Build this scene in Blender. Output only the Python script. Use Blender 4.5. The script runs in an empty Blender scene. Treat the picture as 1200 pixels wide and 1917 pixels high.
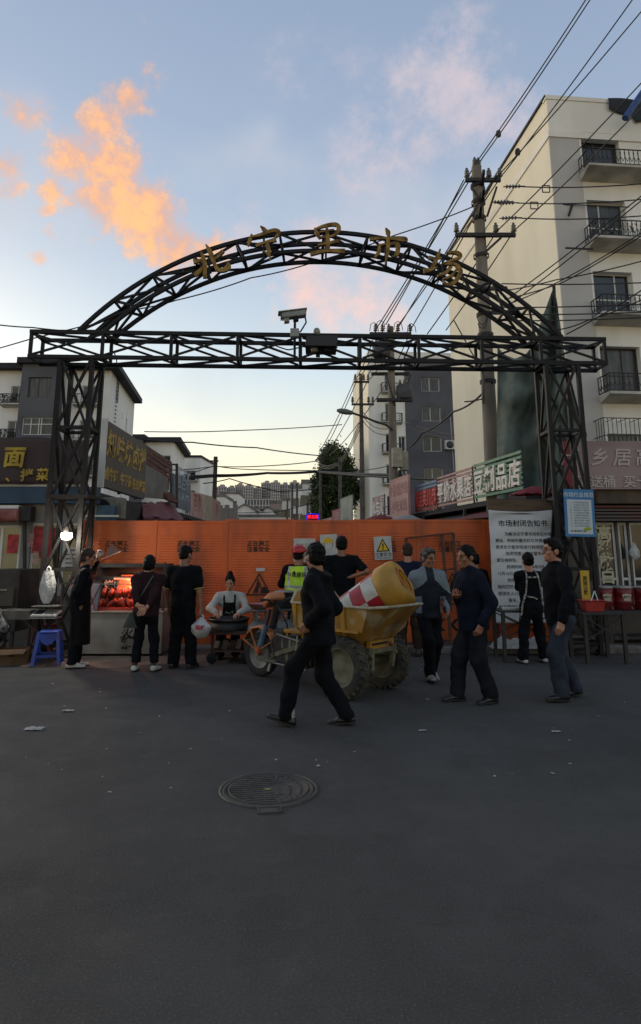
import bpy, math, random
import numpy as np
from mathutils import Vector, Matrix, noise as mnoise
R = math.radians
random.seed(7)
SC = bpy.context.scene
COL = SC.collection

# ------------------------------------------------------------------ camera
F_PX, CX, CY, PITCH, CAMH = 1202.0, 600.0, 797.5, R(11.4), 1.55
cam_d = bpy.data.cameras.new('camera')
cam = bpy.data.objects.new('camera', cam_d)
COL.objects.link(cam)
cam.location = (0, 0, CAMH)
cam.rotation_euler = (R(90) + PITCH, 0, 0)
cam_d.sensor_fit = 'HORIZONTAL'
cam_d.sensor_width = 36.0
cam_d.lens = 36.0 * F_PX / 1200.0
cam_d.shift_y = -161.0 / 1200.0
cam_d.clip_start = 0.1
cam_d.clip_end = 5000
SC.camera = cam

def ray(px, py):
    """direction of a photo point, scaled so that Y (depth along the street) is 1"""
    rx, u = (px - CX) / F_PX, (CY - py) / F_PX
    y = math.cos(PITCH) - u * math.sin(PITCH)
    z = math.sin(PITCH) + u * math.cos(PITCH)
    return rx / y, z / y
def at(px, py, Y):
    x, z = ray(px, py)
    return Vector((x * Y, Y, CAMH + z * Y))
def ground(px, py, h=0.0):
    x, z = ray(px, py)
    Y = (h - CAMH) / z
    return Vector((x * Y, Y, h))
def direction(px, py):
    x, z = ray(px, py)
    return Vector((x, 1.0, z)).normalized()

# ------------------------------------------------------------------ view, world, sun
SC.view_settings.view_transform = 'Standard'
SC.view_settings.look = 'None'
SC.view_settings.exposure = 0.40
SC.view_settings.gamma = 1.0
SC.view_settings.use_curve_mapping = False
SC.cycles.max_bounces = 6
SC.cycles.use_denoising = True
try:
    SC.cycles.denoiser = 'OPENIMAGEDENOISE'
except Exception:
    pass

SUN_AZ, SUN_EL = R(-42), R(9.0)        # left of the street axis, just above the roofs
W = bpy.data.worlds.new('World')
SC.world = W
W.use_nodes = True
def build_world():
    nt = W.node_tree; N = nt.nodes; L = nt.links
    N.clear()
    def nd(t, **k):
        n = N.new(t)
        for a, v in k.items(): setattr(n, a, v)
        return n
    def mth(op, a, b=None, c=None, clamp=False):
        n = nd('ShaderNodeMath', operation=op, use_clamp=clamp)
        for i, v in enumerate((a, b, c)):
            if v is None: continue
            if isinstance(v, (int, float)): n.inputs[i].default_value = v
            else: L.new(v, n.inputs[i])
        return n.outputs[0]
    def mix(f, a, b, mode='MIX'):
        n = nd('ShaderNodeMix', data_type='RGBA', blend_type=mode)
        for s, v in ((n.inputs[0], f), (n.inputs[6], a), (n.inputs[7], b)):
            if isinstance(v, (int, float)): s.default_value = v
            elif isinstance(v, tuple): s.default_value = (*v, 1)
            else: L.new(v, s)
        return n.outputs[2]
    def rng(v, a, b, c=0.0, d=1.0, smooth=True):
        n = nd('ShaderNodeMapRange', interpolation_type='SMOOTHSTEP' if smooth else 'LINEAR')
        L.new(v, n.inputs[0])
        for i, x in enumerate((a, b, c, d)): n.inputs[i + 1].default_value = x
        return n.outputs[0]
    tc = nd('ShaderNodeTexCoord')
    dirv = tc.outputs['Generated']
    sky = nd('ShaderNodeTexSky', sky_type='NISHITA')
    sky.sun_disc = False
    sky.sun_elevation = SUN_EL
    sky.sun_rotation = SUN_AZ
    sky.air_density = 1.0; sky.dust_density = 1.6; sky.ozone_density = 1.5; sky.altitude = 100
    sep = nd('ShaderNodeSeparateXYZ'); L.new(dirv, sep.inputs[0])
    z = sep.outputs[2]
    # evening air: thin high veil that whitens the blue, warm band low over the street
    veil = nd('ShaderNodeValToRGB')
    L.new(rng(z, -0.05, 0.85, smooth=False), veil.inputs[0])
    el = veil.color_ramp.elements
    stops = [(0.0, (.74, .51, .27)), (0.10, (.80, .60, .32)), (0.17, (.79, .68, .43)), (0.25, (.68, .665, .54)), (0.36, (.50, .575, .605)),
             (0.52, (.36, .43, .52)), (0.72, (.27, .335, .45)), (1.0, (.20, .26, .375))]
    el[0].position, el[0].color = stops[0][0], (*stops[0][1], 1)
    el[1].position, el[1].color = stops[-1][0], (*stops[-1][1], 1)
    for p, c in stops[1:-1]:
        e = el.new(p); e.color = (*c, 1)
    skyc = mix(1.0, sky.outputs[0], (SKY_GAIN,) * 3, 'MULTIPLY')
    base = mix(0.86, skyc, veil.outputs[0])
    # clouds
    mp = nd('ShaderNodeVectorMath', operation='SCALE'); L.new(dirv, mp.inputs[0]); mp.inputs[3].default_value = 1.0
    nz = nd('ShaderNodeTexNoise'); nz.inputs['Scale'].default_value = 13.0; nz.inputs['Detail'].default_value = 8; nz.inputs['Roughness'].default_value = .68
    L.new(mp.outputs[0], nz.inputs['Vector'])
    nz2 = nd('ShaderNodeTexNoise'); nz2.inputs['Scale'].default_value = 5.0; nz2.inputs['Detail'].default_value = 3
    L.new(mp.outputs[0], nz2.inputs['Vector'])
    wsub = nd('ShaderNodeVectorMath', operation='SUBTRACT'); L.new(nz2.outputs['Color'], wsub.inputs[0]); wsub.inputs[1].default_value = (.5, .5, .5)
    wsc = nd('ShaderNodeVectorMath', operation='SCALE'); L.new(wsub.outputs[0], wsc.inputs[0]); wsc.inputs[3].default_value = 0.10
    wadd = nd('ShaderNodeVectorMath', operation='ADD'); L.new(dirv, wadd.inputs[0]); L.new(wsc.outputs[0], wadd.inputs[1])
    wdir = wadd.outputs[0]
    def blobs(lst):
        acc = None
        for px, py, r, w in lst:
            d = direction(px, py)
            n = nd('ShaderNodeVectorMath', operation='DISTANCE'); L.new(wdir, n.inputs[0]); n.inputs[1].default_value = d
            v = rng(n.outputs['Value'], 0.0, r / 1202.0, w, 0.0)
            acc = v if acc is None else mth('MAXIMUM', acc, v)
        return acc
    orange = blobs([(225, 195, 75, 1.0), (185, 235, 80, .95), (165, 300, 100, 1.0), (215, 330, 110, 1.05), (205, 395, 100, .95), (275, 415, 110, 1.1),
                    (320, 455, 95, 1.0), (365, 460, 85, .75), (255, 130, 60, .55), (60, 195, 70, .8), (15, 290, 70, .8), (30, 350, 55, .75),
                    (115, 360, 48, .8), (105, 402, 30, .9), (110, 455, 30, .6), (78, 505, 26, .55), (265, 55, 55, .40)])
    pink = blobs([(830, 170, 190, .85), (760, 230, 170, .65), (700, 270, 150, .6), (900, 190, 150, .7), (480, 450, 130, .55), (570, 530, 120, .8),
                  (640, 560, 130, .85), (700, 575, 130, .7), (740, 500, 130, .5), (620, 480, 150, .55), (560, 150, 170, .30), (640, 130, 140, .25), (470, 210, 120, .2)])
    nf = nz.outputs['Fac']
    od = rng(mth('ADD', orange, mth('MULTIPLY', mth('SUBTRACT', nf, .50), 3.3)), .12, 1.0)
    od = mth('MULTIPLY', od, rng(orange, .05, .4))
    pd = rng(mth('ADD', pink, mth('MULTIPLY', mth('SUBTRACT', nf, .50), 2.6)), .12, 1.2)
    pd = mth('MULTIPLY', pd, rng(pink, .0, .45))
    # the same broken veil goes on over the rest of the sky
    gd = mth('MULTIPLY', rng(nz2.outputs['Fac'], .48, .78), rng(z, .06, .3))
    c = mix(mth('MULTIPLY', gd, .5), base, (.50, .50, .54))
    shade = rng(nf, .42, .64)
    c = mix(mth('MULTIPLY', pd, .80), c, mix(rng(z, .33, .60), (.86, .53, .43), (.55, .47, .50)))
    c = mix(mth('MULTIPLY', od, .95), c, mix(shade, (.62, .36, .27), (.93, .48, .20)))
    bg = nd('ShaderNodeBackground'); L.new(c, bg.inputs[0]); bg.inputs[1].default_value = SKY_STRENGTH
    out = nd('ShaderNodeOutputWorld'); L.new(bg.outputs[0], out.inputs[0])
SKY_GAIN, SKY_STRENGTH = 0.25, 1.0
build_world()

sun_d = bpy.data.lights.new('sun', 'SUN')
sun_d.energy = 1.1; sun_d.angle = R(35); sun_d.color = (1.0, .84, .64)
sun = bpy.data.objects.new('sun', sun_d); COL.objects.link(sun)
sv = Vector((math.sin(SUN_AZ) * math.cos(SUN_EL), math.cos(SUN_AZ) * math.cos(SUN_EL), math.sin(SUN_EL)))
sun.rotation_euler = (-sv).to_track_quat('-Z', 'Y').to_euler()
sun.location = (0, 0, 60)

# ------------------------------------------------------------------ materials
MATS = {}
def lin(h):
    h = h.lstrip('#')
    o = []
    for i in (0, 2, 4):
        c = int(h[i:i + 2], 16) / 255
        o.append(c / 12.92 if c <= .04045 else ((c + .055) / 1.055) ** 2.4)
    return tuple(o)
def mat(name, c, rough=.7, metal=0.0, c2=None, scale=6.0, lo=.40, hi=.62, bump=0.0, bscale=60.0, detail=6, stretch=(1, 1, 1),
        emit=None, estr=0.0, alpha=None, trans=0.0, spec=None, bdist=.01, dirt=None, dscale=1.7, damt=.5):
    """one procedural principled material; c / c2 mix by noise, dirt is a second broad stain layer, bump is fine relief"""
    if name in MATS: return MATS[name]
    m = bpy.data.materials.new(name); m.use_nodes = True
    nt = m.node_tree; N = nt.nodes; L = nt.links
    b = N['Principled BSDF']
    if isinstance(c, str): c = lin(c)
    if isinstance(c2, str): c2 = lin(c2)
    if isinstance(dirt, str): dirt = lin(dirt)
    b.inputs['Base Color'].default_value = (*c, 1)
    b.inputs['Roughness'].default_value = rough
    b.inputs['Metallic'].default_value = metal
    if spec is not None: b.inputs['Specular IOR Level'].default_value = spec
    if trans: b.inputs['Transmission Weight'].default_value = trans
    if alpha is not None: b.inputs['Alpha'].default_value = alpha
    if emit:
        b.inputs['Emission Color'].default_value = (*(lin(emit) if isinstance(emit, str) else emit), 1); b.inputs['Emission Strength'].default_value = estr
    tc = None
    if c2 or bump or dirt:
        tc = N.new('ShaderNodeTexCoord'); mp = N.new('ShaderNodeMapping'); L.new(tc.outputs['Object'], mp.inputs[0]); mp.inputs['Scale'].default_value = stretch
    cur = None
    def layer(sc, lo, hi, ca, cb, det):
        n = N.new('ShaderNodeTexNoise'); n.inputs['Scale'].default_value = sc; n.inputs['Detail'].default_value = det
        L.new(mp.outputs[0], n.inputs['Vector'])
        r = N.new('ShaderNodeMapRange'); r.inputs[1].default_value = lo; r.inputs[2].default_value = hi; L.new(n.outputs['Fac'], r.inputs[0])
        x = N.new('ShaderNodeMix'); x.data_type = 'RGBA'; L.new(r.outputs[0], x.inputs[0])
        if isinstance(ca, tuple): x.inputs[6].default_value = (*ca, 1)
        else: L.new(ca, x.inputs[6])
        x.inputs[7].default_value = (*cb, 1)
        return x.outputs[2], r
    if c2: cur, _ = layer(scale, lo, hi, c, c2, detail)
    if dirt:
        cur, r = layer(dscale, .45, .75, cur if cur else c, dirt, 8)
        r.inputs[4].default_value = damt
    if cur is not None: L.new(cur, b.inputs['Base Color'])
    if bump:
        n = N.new('ShaderNodeTexNoise'); n.inputs['Scale'].default_value = bscale; n.inputs['Detail'].default_value = 5
        L.new(mp.outputs[0], n.inputs['Vector'])
        bp = N.new('ShaderNodeBump'); bp.inputs['Strength'].default_value = bump; bp.inputs['Distance'].default_value = bdist
        L.new(n.outputs['Fac'], bp.inputs['Height']); L.new(bp.outputs[0], b.inputs['Normal'])
    MATS[name] = m
    return m

# ------------------------------------------------------------------ objects and mesh builder
MW = {}                                   # world matrices of the things' empties
def tag(o, label=None, cat=None, group=None, kind=None):
    if label: o['label'] = label
    if cat: o['category'] = cat
    if group: o['group'] = group
    if kind: o['kind'] = kind
    return o
def empty(name, loc=(0, 0, 0), rz=0.0, label=None, cat=None, group=None, kind=None):
    o = bpy.data.objects.new(name, None); COL.objects.link(o)
    o.location = loc; o.rotation_euler = (0, 0, rz); o.empty_display_size = .1
    MW[o.name] = Matrix.Translation(Vector(loc)) @ Matrix.Rotation(rz, 4, 'Z')
    return tag(o, label, cat, group, kind)

class MB:
    def __init__(s): s.v = []; s.f = []; s.mi = []; s.m = 0; s.sm = []
    def add(s, vs, fs, smooth=False):
        n = len(s.v); s.v += [tuple(v) for v in vs]
        for f in fs: s.f.append(tuple(i + n for i in f)); s.mi.append(s.m); s.sm.append(smooth)
        return s
    def box(s, c, d, M=None):
        c = Vector(c); h = Vector(d) / 2
        vs = [Vector((sx * h.x, sy * h.y, sz * h.z)) for sz in (-1, 1) for sy in (-1, 1) for sx in (-1, 1)]
        if M is not None: vs = [M @ v for v in vs]
        vs = [v + c for v in vs]
        return s.add(vs, [(0, 2, 3, 1), (4, 5, 7, 6), (0, 1, 5, 4), (2, 6, 7, 3), (0, 4, 6, 2), (1, 3, 7, 5)])
    def bb(s, lo, hi):
        lo = Vector(lo); hi = Vector(hi)
        return s.box((lo + hi) / 2, hi - lo)
    def bar(s, a, b, w, h=None, up=(0, 0, 1)):
        a = Vector(a); b = Vector(b); h = h or w
        d = (b - a)
        if d.length < 1e-6: return s
        d.normalize(); up = Vector(up)
        if abs(d.dot(up)) > .98: up = Vector((0, 1, 0))
        x = d.cross(up).normalized(); y = x.cross(d)
        vs = []
        for p in (a, b):
            for sx, sy in ((-1, -1), (1, -1), (1, 1), (-1, 1)): vs.append(p + x * (sx * w / 2) + y * (sy * h / 2))
        return s.add(vs, [(0, 1, 2, 3), (7, 6, 5, 4), (0, 4, 5, 1), (1, 5, 6, 2), (2, 6, 7, 3), (3, 7, 4, 0)])
    def tube(s, pts, r, n=8, caps=True, smooth=True):
        pts = [Vector(p) for p in pts]; m = len(pts)
        rs = r if isinstance(r, (list, tuple)) else [r] * m
        vs = []; ref = None
        for i, p in enumerate(pts):
            d = (pts[min(i + 1, m - 1)] - pts[max(i - 1, 0)])
            d = d.normalized() if d.length > 1e-9 else Vector((0, 0, 1))
            if ref is None: ref = Vector((0, 0, 1)) if abs(d.z) < .9 else Vector((1, 0, 0))
            x = (ref - d * ref.dot(d)).normalized(); ref = x; y = d.cross(x)
            for k in range(n):
                t = 2 * math.pi * k / n
                vs.append(p + (x * math.cos(t) + y * math.sin(t)) * rs[i])
        fs = [(i * n + k, i * n + (k + 1) % n, (i + 1) * n + (k + 1) % n, (i + 1) * n + k) for i in range(m - 1) for k in range(n)]
        s.add(vs, fs, smooth)
        if caps: s.add([vs[k] for k in range(n)], [tuple(range(n - 1, -1, -1))]); s.add(vs[-n:], [tuple(range(n))])
        return s
    def lathe(s, prof, M=None, n=24, smooth=True, close=False):
        """prof: (radius, height) pairs round local z"""
        vs = []
        for r, z in prof:
            for k in range(n):
                t = 2 * math.pi * k / n
                v = Vector((r * math.cos(t), r * math.sin(t), z)); vs.append(M @ v if M is not None else v)
        m = len(prof)
        fs = [(i * n + k, i * n + (k + 1) % n, (i + 1) * n + (k + 1) % n, (i + 1) * n + k) for i in range(m - 1) for k in range(n)]
        if close: fs += [((m - 1) * n + k, (m - 1) * n + (k + 1) % n, (k + 1) % n, k) for k in range(n)]
        return s.add(vs, fs, smooth)
    def prism(s, poly, M, t):
        """poly in local xy extruded along local z from 0 to t, placed by M (a face towards +z)"""
        n = len(poly)
        vs = [M @ Vector((x, y, z)) for z in (0, t) for x, y in poly]
        fs = [tuple(range(n - 1, -1, -1)), tuple(range(n, 2 * n))] + [(i, (i + 1) % n, n + (i + 1) % n, n + i) for i in range(n)]
        return s.add(vs, fs)
    def grid(s, fn, nu, nv, thick=0.0, smooth=True):
        """sheet fn(u,v); with thick, a closed slab along the vertex normals (approximated)"""
        P = [[Vector(fn(i / nu, j / nv)) for j in range(nv + 1)] for i in range(nu + 1)]
        vs = [p for row in P for p in row]
        q = lambda i, j: i * (nv + 1) + j
        fs = [(q(i, j), q(i + 1, j), q(i + 1, j + 1), q(i, j + 1)) for i in range(nu) for j in range(nv)]
        if thick:
            nn = len(vs); bk = []
            for i in range(nu + 1):
                for j in range(nv + 1):
                    du = P[min(i + 1, nu)][j] - P[max(i - 1, 0)][j]; dv = P[i][min(j + 1, nv)] - P[i][max(j - 1, 0)]
                    nrm = du.cross(dv); nrm = nrm.normalized() if nrm.length > 1e-9 else Vector((0, 1, 0))
                    bk.append(P[i][j] - nrm * thick)
            fs2 = [tuple(x + nn for x in reversed(f)) for f in fs]
            ed = [q(i, 0) for i in range(nu + 1)] + [q(nu, j) for j in range(1, nv + 1)] + [q(i, nv) for i in range(nu - 1, -1, -1)] + [q(0, j) for j in range(nv - 1, 0, -1)]
            fs3 = [(ed[(k + 1) % len(ed)], ed[k], ed[k] + nn, ed[(k + 1) % len(ed)] + nn) for k in range(len(ed))]
            return s.add(vs + bk, fs + fs2 + fs3, smooth)
        return s.add(vs, fs, smooth)
    def mesh(s, name, mats, shift=None, M=None):
        me = bpy.data.meshes.new(name)
        vs = s.v
        if M is not None: vs = [tuple(M @ Vector(v)) for v in vs]
        if shift is not None: vs = [(v[0] - shift[0], v[1] - shift[1], v[2] - shift[2]) for v in vs]
        me.from_pydata(vs, [], s.f)
        for m in (mats if isinstance(mats, (list, tuple)) else [mats]): me.materials.append(m)
        me.polygons.foreach_set('material_index', s.mi)
        me.polygons.foreach_set('use_smooth', s.sm)
        me.update()
        return me
    def build(s, name, mats, parent=None, local=False, bevel=0.0, **tags):
        """world-space mesh; under a thing it is moved into that thing's frame (local=True: already there)"""
        if parent is not None:
            me = s.mesh(name, mats, M=None if local else MW[parent.name].inverted())
            o = bpy.data.objects.new(name, me); COL.objects.link(o); o.parent = parent
            MW[o.name] = MW[parent.name]
        else:
            a = np.array(s.v); sh = ((a[:, 0].min() + a[:, 0].max()) / 2, (a[:, 1].min() + a[:, 1].max()) / 2, a[:, 2].min())
            me = s.mesh(name, mats, shift=sh)
            o = bpy.data.objects.new(name, me); COL.objects.link(o); o.location = sh
            MW[o.name] = Matrix.Translation(Vector(sh))
        if bevel:
            b = o.modifiers.new('bevel', 'BEVEL'); b.width = bevel; b.segments = 2; b.limit_method = 'ANGLE'; b.angle_limit = R(40)
        return tag(o, **tags)

def link_mesh(name, me, parent, M=None):
    o = bpy.data.objects.new(name, me); COL.objects.link(o); o.parent = parent
    if M is not None: o.matrix_local = M
    return o
def face_M(o, xdir, up=(0, 0, 1)):
    """matrix whose local x runs along xdir, y along up and z out of the face"""
    x = Vector(xdir).normalized(); y = Vector(up); y = (y - x * y.dot(x)).normalized(); z = x.cross(y)
    M = Matrix((x, y, z)).transposed().to_4x4(); M.translation = Vector(o)
    return M
TXT = {}
def text_mesh(body, size=1.0, ext=.01, bold=0.0, shear=0.0, align='CENTER', line=1.0, res=3):
    """lettering as (verts, faces), centred, in local xy, front towards +z"""
    key = (body, size, ext, bold, shear, align, line)
    if key in TXT: return TXT[key]
    cu = bpy.data.curves.new('lettering', 'FONT'); cu.body = body; cu.size = size; cu.extrude = ext / 2; cu.offset = bold; cu.shear = shear
    cu.align_x = align; cu.align_y = 'CENTER'; cu.space_line = line; cu.resolution_u = res
    o = bpy.data.objects.new('lettering', cu)
    me = bpy.data.meshes.new_from_object(o)
    vs = [v.co.copy() for v in me.vertices]; fs = [tuple(p.vertices) for p in me.polygons]
    bpy.data.objects.remove(o); bpy.data.curves.remove(cu); bpy.data.meshes.remove(me)
    TXT[key] = (vs, fs)
    return vs, fs
def text(mb, body, M, size, ext=.006, bold=0.0, sx=1.0, sy=1.0, wob=0.0, **k):
    vs, fs = text_mesh(body, size, ext, bold, **k)
    out = []
    for v in vs:
        x, y, z = v.x * sx, v.y * sy, v.z
        if wob:
            n = mnoise.noise_vector(Vector((x * 5 / size, y * 5 / size, 3.1)))
            x += n.x * wob * size; y += n.y * wob * size
        out.append(M @ Vector((x, y, z)))
    mb.add(out, fs)
    return mb
# ------------------------------------------------------------------ ground
def asphalt():
    m = bpy.data.materials.new('worn_asphalt'); m.use_nodes = True; MATS['worn_asphalt'] = m
    nt = m.node_tree; N = nt.nodes; L = nt.links; b = N['Principled BSDF']
    tc = N.new('ShaderNodeTexCoord')
    def noise(s, d=6, r=.6):
        n = N.new('ShaderNodeTexNoise'); n.inputs['Scale'].default_value = s; n.inputs['Detail'].default_value = d; n.inputs['Roughness'].default_value = r
        L.new(tc.outputs['Object'], n.inputs['Vector']); return n.outputs['Fac']
    def ramp(v, lo, hi, a=0., z=1.):
        r = N.new('ShaderNodeMapRange'); L.new(v, r.inputs[0])
        for i, x in enumerate((lo, hi, a, z)): r.inputs[i + 1].default_value = x
        return r.outputs[0]
    def mix(f, a, c, mode='MIX'):
        x = N.new('ShaderNodeMix'); x.data_type = 'RGBA'; x.blend_type = mode
        for s, v in ((x.inputs[0], f), (x.inputs[6], a), (x.inputs[7], c)):
            if isinstance(v, tuple): s.default_value = (*v, 1)
            elif isinstance(v, float): s.default_value = v
            else: L.new(v, s)
        return x.outputs[2]
    c = mix(ramp(noise(.35, 4), .42, .58), (.056, .053, .049), (.074, .070, .064))
    c = mix(ramp(noise(1.6, 8, .7), .48, .72, 0, .5), c, (.036, .034, .031))
    c = mix(ramp(noise(5.5, 6), .54, .72, 0, .5), c, (.090, .084, .076))
    grain = noise(95, 3, .7)
    c = mix(ramp(grain, .55, .70, 0, .7), c, (.15, .145, .137))
    c = mix(ramp(grain, .45, .30, 0, .45), c, (.018, .017, .016))
    v = N.new('ShaderNodeTexVoronoi'); v.feature = 'DISTANCE_TO_EDGE'; v.inputs['Scale'].default_value = .55
    wv = N.new('ShaderNodeVectorMath'); wv.operation = 'ADD'
    nn = N.new('ShaderNodeTexNoise'); nn.inputs['Scale'].default_value = 2.2; nn.inputs['Detail'].default_value = 6
    L.new(tc.outputs['Object'], nn.inputs['Vector']); L.new(tc.outputs['Object'], wv.inputs[0]); L.new(nn.outputs['Color'], wv.inputs[1]); L.new(wv.outputs[0], v.inputs['Vector'])
    crack = ramp(v.outputs['Distance'], .0, .006, 1., 0.)
    cm = N.new('ShaderNodeMath'); cm.operation = 'MULTIPLY'; L.new(crack, cm.inputs[0]); L.new(ramp(noise(.5, 3), .58, .66, 0, .45), cm.inputs[1])
    c = mix(cm.outputs[0], c, (.02, .02, .02))
    L.new(c, b.inputs['Base Color'])
    L.new(ramp(noise(2.2), .3, .7, .72, .92), b.inputs['Roughness'])
    b.inputs['Specular IOR Level'].default_value = .22
    bp = N.new('ShaderNodeBump'); bp.inputs['Strength'].default_value = .9; bp.inputs['Distance'].default_value = .012
    ha = N.new('ShaderNodeMath'); ha.operation = 'ADD'; L.new(noise(60, 6, .75), ha.inputs[0])
    hb = N.new('ShaderNodeMath'); hb.operation = 'MULTIPLY'; L.new(noise(6, 5), hb.inputs[0]); hb.inputs[1].default_value = 1.4; L.new(hb.outputs[0], ha.inputs[1])
    L.new(ha.outputs[0], bp.inputs['Height']); L.new(bp.outputs[0], b.inputs['Normal'])
    return m
g = MB(); g.add([(-1500, -60, 0), (1500, -60, 0), (1500, 3000, 0), (-1500, 3000, 0)], [(0, 1, 2, 3)])
o = g.build('ground', asphalt(), kind='structure', label='dark worn asphalt road in front of the gate')
M_DIRT = mat('dusty_concrete', '#5a5048', .9, c2='#3b3632', scale=2.2, bump=.5, bscale=40, dirt='#6e4a3a', dscale=.9, damt=.5)
def apron(u, v):
    x = -9 + 7.4 * u; e = .16 * math.sin(x * 2.3) + .1 * math.sin(x * 5.1 + 1)
    return (x, 9.62 + e + (12.6 - 9.62 - e) * v, .004 + .03 * v)
MB().grid(apron, 60, 12).build('pavement', M_DIRT, kind='structure')
M_KERB = mat('kerb_concrete', '#6a6762', .9, c2='#4b4845', scale=5, bump=.4, bscale=30)
kb = empty('kerb', (0, 10.95, 0), kind='structure')
for i in range(9):
    x0 = -1.62 + i * .99
    MB().bb((x0, 10.83, 0), (x0 + .975, 11.0, .11)).build('kerb_stone', M_KERB, kb, bevel=.012)
MB().bb((-1.62, 11.0, 0), (7.29, 12.6, .104)).build('walkway', M_DIRT, kb)

# ------------------------------------------------------------------ buildings
M_WARMLIT = mat('warm_lit_render', stretch=(1, 1, .3), c='#eee7d2', rough=.9, c2='#e5ddc6', scale=.5, bump=.12, bscale=25, dirt='#d6cdb6', dscale=.35, damt=.45)  # cream tint puts the warm skylight on the side walls into their colour
M_WHITE = mat('white_render', stretch=(1, 1, .25), c='#f0ede5', rough=.9, c2='#dfdcd2', scale=.6, bump=.12, bscale=25, dirt='#c4c1b8', dscale=.4, damt=.5)
M_WHITE2 = mat('pale_render', stretch=(1, 1, .25), c='#e8e6e0', rough=.9, c2='#d8d6d0', scale=.4, dirt='#b0aea9', dscale=.3, damt=.5)
M_GREYB = mat('slate_render', '#5e5e62', .9, c2='#525257', scale=.5, dirt='#62626a', dscale=.4, damt=.5)
M_GBAND = mat('grey_shade_band', '#bdbab5', .9, c2='#b2afaa', scale=.5, dirt='#c6c3bd', dscale=.3, damt=.4)  # grey tone stands in for soft shading on the front wall
M_ROOF = mat('dark_eaves', '#2b2a2e', .8, c2='#222226', scale=2)
M_GLASS = mat('window_glass', '#17191c', .08, c2='#33373a', scale=.9, spec=.6)
M_CURT = mat('curtained_glass', '#4a4b49', .25, c2='#26282a', scale=2.4, stretch=(3, 3, .3))
M_FRAMEW = mat('white_window_frame', '#c4c4c0', .5)
M_FRAMED = mat('brown_window_frame', '#3a3532', .5)
M_IRON = mat('black_iron', '#17171a', .6, c2='#2a2420', scale=9)
M_SLAB = mat('balcony_concrete', '#c9c5bb', .9, c2='#a8a49a', scale=1.4, dirt='#8c877c', dscale=1.1, damt=.5)
M_PLANT = mat('pot_plants', '#2f3b26', .8, c2='#1e2718', scale=14)
M_AC = mat('ac_white', '#c3c2bc', .6, c2='#a9a8a2', scale=4)
M_DARK = mat('dark_void', '#0d0d0f', .9)

def wall(mb, M, w, h, rects, depth=.16, x0=0.0, y0=0.0):
    """wall sheet in local xy of M with real openings (x,y,w,h), reveals going inwards"""
    xs = sorted({x0, w, *[r[0] for r in rects], *[r[0] + r[2] for r in rects]}); ys = sorted({y0, h, *[r[1] for r in rects], *[r[1] + r[3] for r in rects]})
    xs = [x for x in xs if x0 <= x <= w]; ys = [y for y in ys if y0 <= y <= h]
    for i in range(len(xs) - 1):
        for j in range(len(ys) - 1):
            cx, cy = (xs[i] + xs[i + 1]) / 2, (ys[j] + ys[j + 1]) / 2
            if any(r[0] < cx < r[0] + r[2] and r[1] < cy < r[1] + r[3] for r in rects): continue
            mb.add([M @ Vector(p) for p in ((xs[i], ys[j], 0), (xs[i + 1], ys[j], 0), (xs[i + 1], ys[j + 1], 0), (xs[i], ys[j + 1], 0))], [(0, 1, 2, 3)])
    for x, y, a, b in rects:
        p = [(x, y), (x + a, y), (x + a, y + b), (x, y + b)]
        for k in range(4):
            (ax, ay), (bx, by) = p[k], p[(k + 1) % 4]
            mb.add([M @ Vector(q) for q in ((ax, ay, 0), (ax, ay, -depth), (bx, by, -depth), (bx, by, 0))], [(0, 1, 2, 3)])
    return mb
def lbox(mb, M, lo, hi):
    lo = Vector(lo); hi = Vector(hi); c = (lo + hi) / 2; d = hi - lo
    return mb.box(M @ c, d, M.to_3x3())
def window(par, M, x, y, w, h, frame=None, glass=None, split=(.5,), hsplit=(), depth=.16, t=.05):
    frame = frame or M_FRAMEW; glass = glass or M_GLASS
    f = MB(); z = -depth + .03
    for lo, hi in (((x, y, z), (x + t, y + h, z + .05)), ((x + w - t, y, z), (x + w, y + h, z + .05)), ((x + t, y, z), (x + w - t, y + t, z + .05)), ((x + t, y + h - t, z), (x + w - t, y + h, z + .05))):
        lbox(f, M, lo, hi)
    for s in split: lbox(f, M, (x + w * s - t / 2, y + t, z + .002), (x + w * s + t / 2, y + h - t, z + .048))
    for s in hsplit: lbox(f, M, (x + t, y + h * s - t / 2, z + .004), (x + w - t, y + h * s + t / 2, z + .044))
    o = f.build('window', frame, par)
    lbox(MB(), M, (x + .01, y + .01, z + .012), (x + w - .01, y + h - .01, z + .02)).build('pane', glass, o)
    return o
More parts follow.
